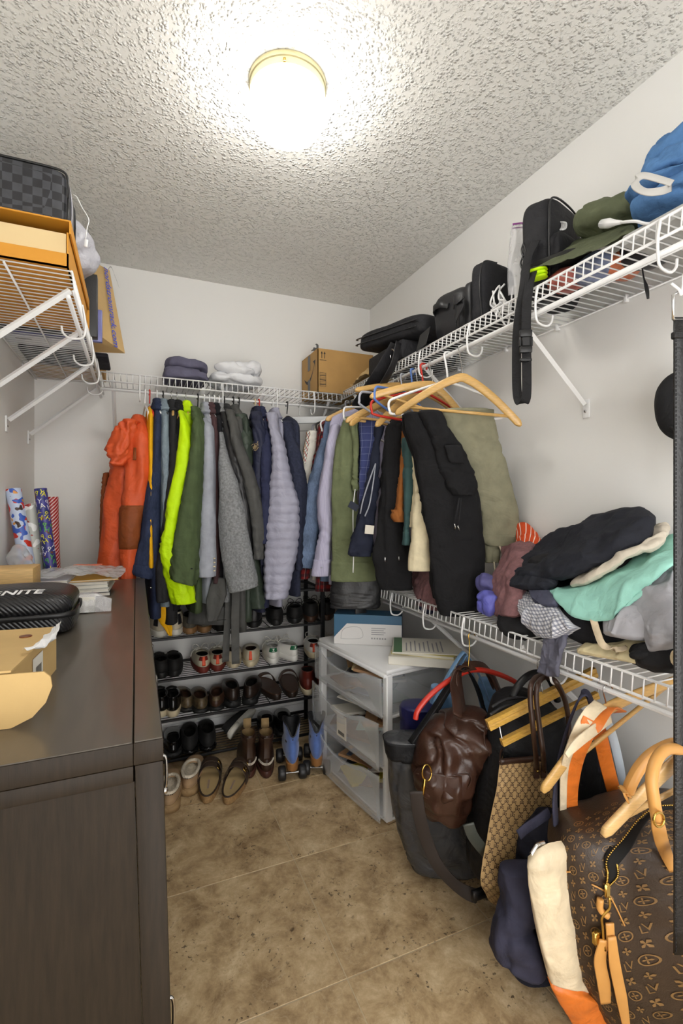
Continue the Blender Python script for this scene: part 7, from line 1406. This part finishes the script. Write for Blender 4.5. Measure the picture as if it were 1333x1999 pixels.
# ---- gift wrap rolls
def rollmat(name, base, spots, scale):
    m, nt, B, N, L = nodes(name); B.inputs['Roughness'].default_value = .35
    tc = N('ShaderNodeTexCoord'); cur = N('ShaderNodeRGB'); cur.outputs[0].default_value = C(*base); cur = cur.outputs[0]
    for i, (col, th) in enumerate(spots):
        v = N('ShaderNodeTexNoise'); v.inputs['Scale'].default_value = scale*(1+.15*i); v.inputs['Detail'].default_value = 1
        mp = N('ShaderNodeMapping'); mp.inputs['Location'].default_value = (i*3.1, i*7.7, i*1.3); L(tc.outputs['Object'], mp.inputs[0]); L(mp.outputs[0], v.inputs[0])
        g = N('ShaderNodeMath'); g.operation = 'GREATER_THAN'; g.inputs[1].default_value = th; L(v.outputs[0], g.inputs[0])
        mx = N('ShaderNodeMix'); mx.data_type = 'RGBA'; L(g.outputs[0], mx.inputs[0]); L(cur, mx.inputs[6]); mx.inputs[7].default_value = C(*col); cur = mx.outputs[2]
    L(cur, B.inputs['Base Color']); return m
GW = 'gift wrap rolls on the dresser'
def roll(label, p0, p1, r, m, text=None):
    t = thing('gift_wrap_roll', label, 'gift wrap', GW, loc=tuple(p0)); p0, p1 = np.array(p0), np.array(p1); e = unit(p1-p0); s_ = unit(np.cross(e, (0, 1, 0))); w_ = np.cross(s_, e)
    n = 28; th = np.linspace(0, 2*np.pi, n, endpoint=False); Ln = float(np.linalg.norm(p1-p0))
    ring_ = lambda q, rr: q+rr*(np.outer(np.cos(th), s_)+np.outer(np.sin(th), w_))
    R = np.array([ring_(p0, r)]+[ring_(p0+e*Ln*k/12, r) for k in range(1, 13)]+[ring_(p1, r*.9), ring_(p1, r*.72), ring_(p1-e*.03, r*.70)])
    per = 2*math.pi*r; vv = np.array([0]+[Ln*k/12 for k in range(1, 13)]+[Ln+.003, Ln+.01, Ln+.02]); UV = np.stack(np.meshgrid(np.linspace(0, per, n+1), vv), -1)
    b = build(MB().rings(R, True, True, UV), 'paper_roll', m, t, auto=50)
    if text:
        mbs = {}
        for k, (s, ycol, along, an) in enumerate(text):
            V, F = glyph(s, .026); c, sn = math.cos(an), math.sin(an); mb = mbs.setdefault(ycol, MB())
            x0 = ((k*37) % 100)/100*math.pi-math.pi/2-math.pi/2
            def mp3(x, y):
                a = x0+(c*x-sn*y)/r; return p0+e*(along+sn*x+c*y)+(r+.0008)*(math.cos(a)*s_+math.sin(a)*w_)
            mb.add([mp3(x, y) for x, y in V], F)
        for kc, mb in mbs.items(): build(mb, 'printed_lettering', mat('ink_'+kc, C(*{'yellow': (226, 220, 50), 'green': (90, 180, 60), 'white': (230, 230, 230), 'brown': (140, 80, 50)}[kc]), .5), b, smooth=False, kind='stuff')
    return t
Yr = 2.12
roll('gift wrap roll with red, blue and white picture print leaning left', at(60, 1138, Y=Yr-.01), at(26, 955, Y=Yr+.03), .0255, rollmat('red_blue_print', (196, 208, 232), (((206, 50, 36), .56), ((60, 96, 190), .60), ((60, 40, 34), .66), ((220, 150, 60), .70)), 24))
roll('pale grey gift wrap roll with scattered red and white figures', at(72, 1138, Y=Yr+.03), at(59, 984, Y=Yr+.05), .029, rollmat('grey_festive_print', (176, 178, 172), (((150, 44, 36), .66), ((226, 226, 224), .62)), 26))
seq = [('HAPPY', c_, .03+i*.043, a_) for i, (c_, a_) in enumerate((('yellow', .3), ('green', -.2), ('white', .5), ('yellow', -.4), ('green', .2), ('yellow', .6), ('white', -.3), ('yellow', .1)))]
seq = [(ch, c_, min(al+.006*k, .345), an+.1*k) for (w_, c_, al, an) in seq for k, ch in enumerate('HAPPY')]
roll('blue violet gift wrap roll printed with yellow and green letters', at(103, 1138, Y=Yr), at(79, 954, Y=Yr+.03), .0215, rollmat('violet_print', (62, 60, 140), (((110, 64, 50), .64), ((40, 50, 110), .55)), 30), seq)
roll('red gift wrap roll with white diagonal stripes nearest the orange jacket', at(106, 1138, Y=Yr+.05), at(101, 970, Y=Yr+.055), .0225, uvpat('red_diag', (150, 30, 32), (('d', .014, .35, (216, 190, 184), .9),), .3))
obj1(soft(at(40, 1095, Y=2.02), (.035, .04, .05), (2.2, 2.2), None, .014, 26, 5), 'plastic_wrap', mat('crumpled_film', C(220, 222, 226), .15, alpha=.4, spec=.9), 'crumpled clear plastic beside the gift wrap rolls', 'plastic')
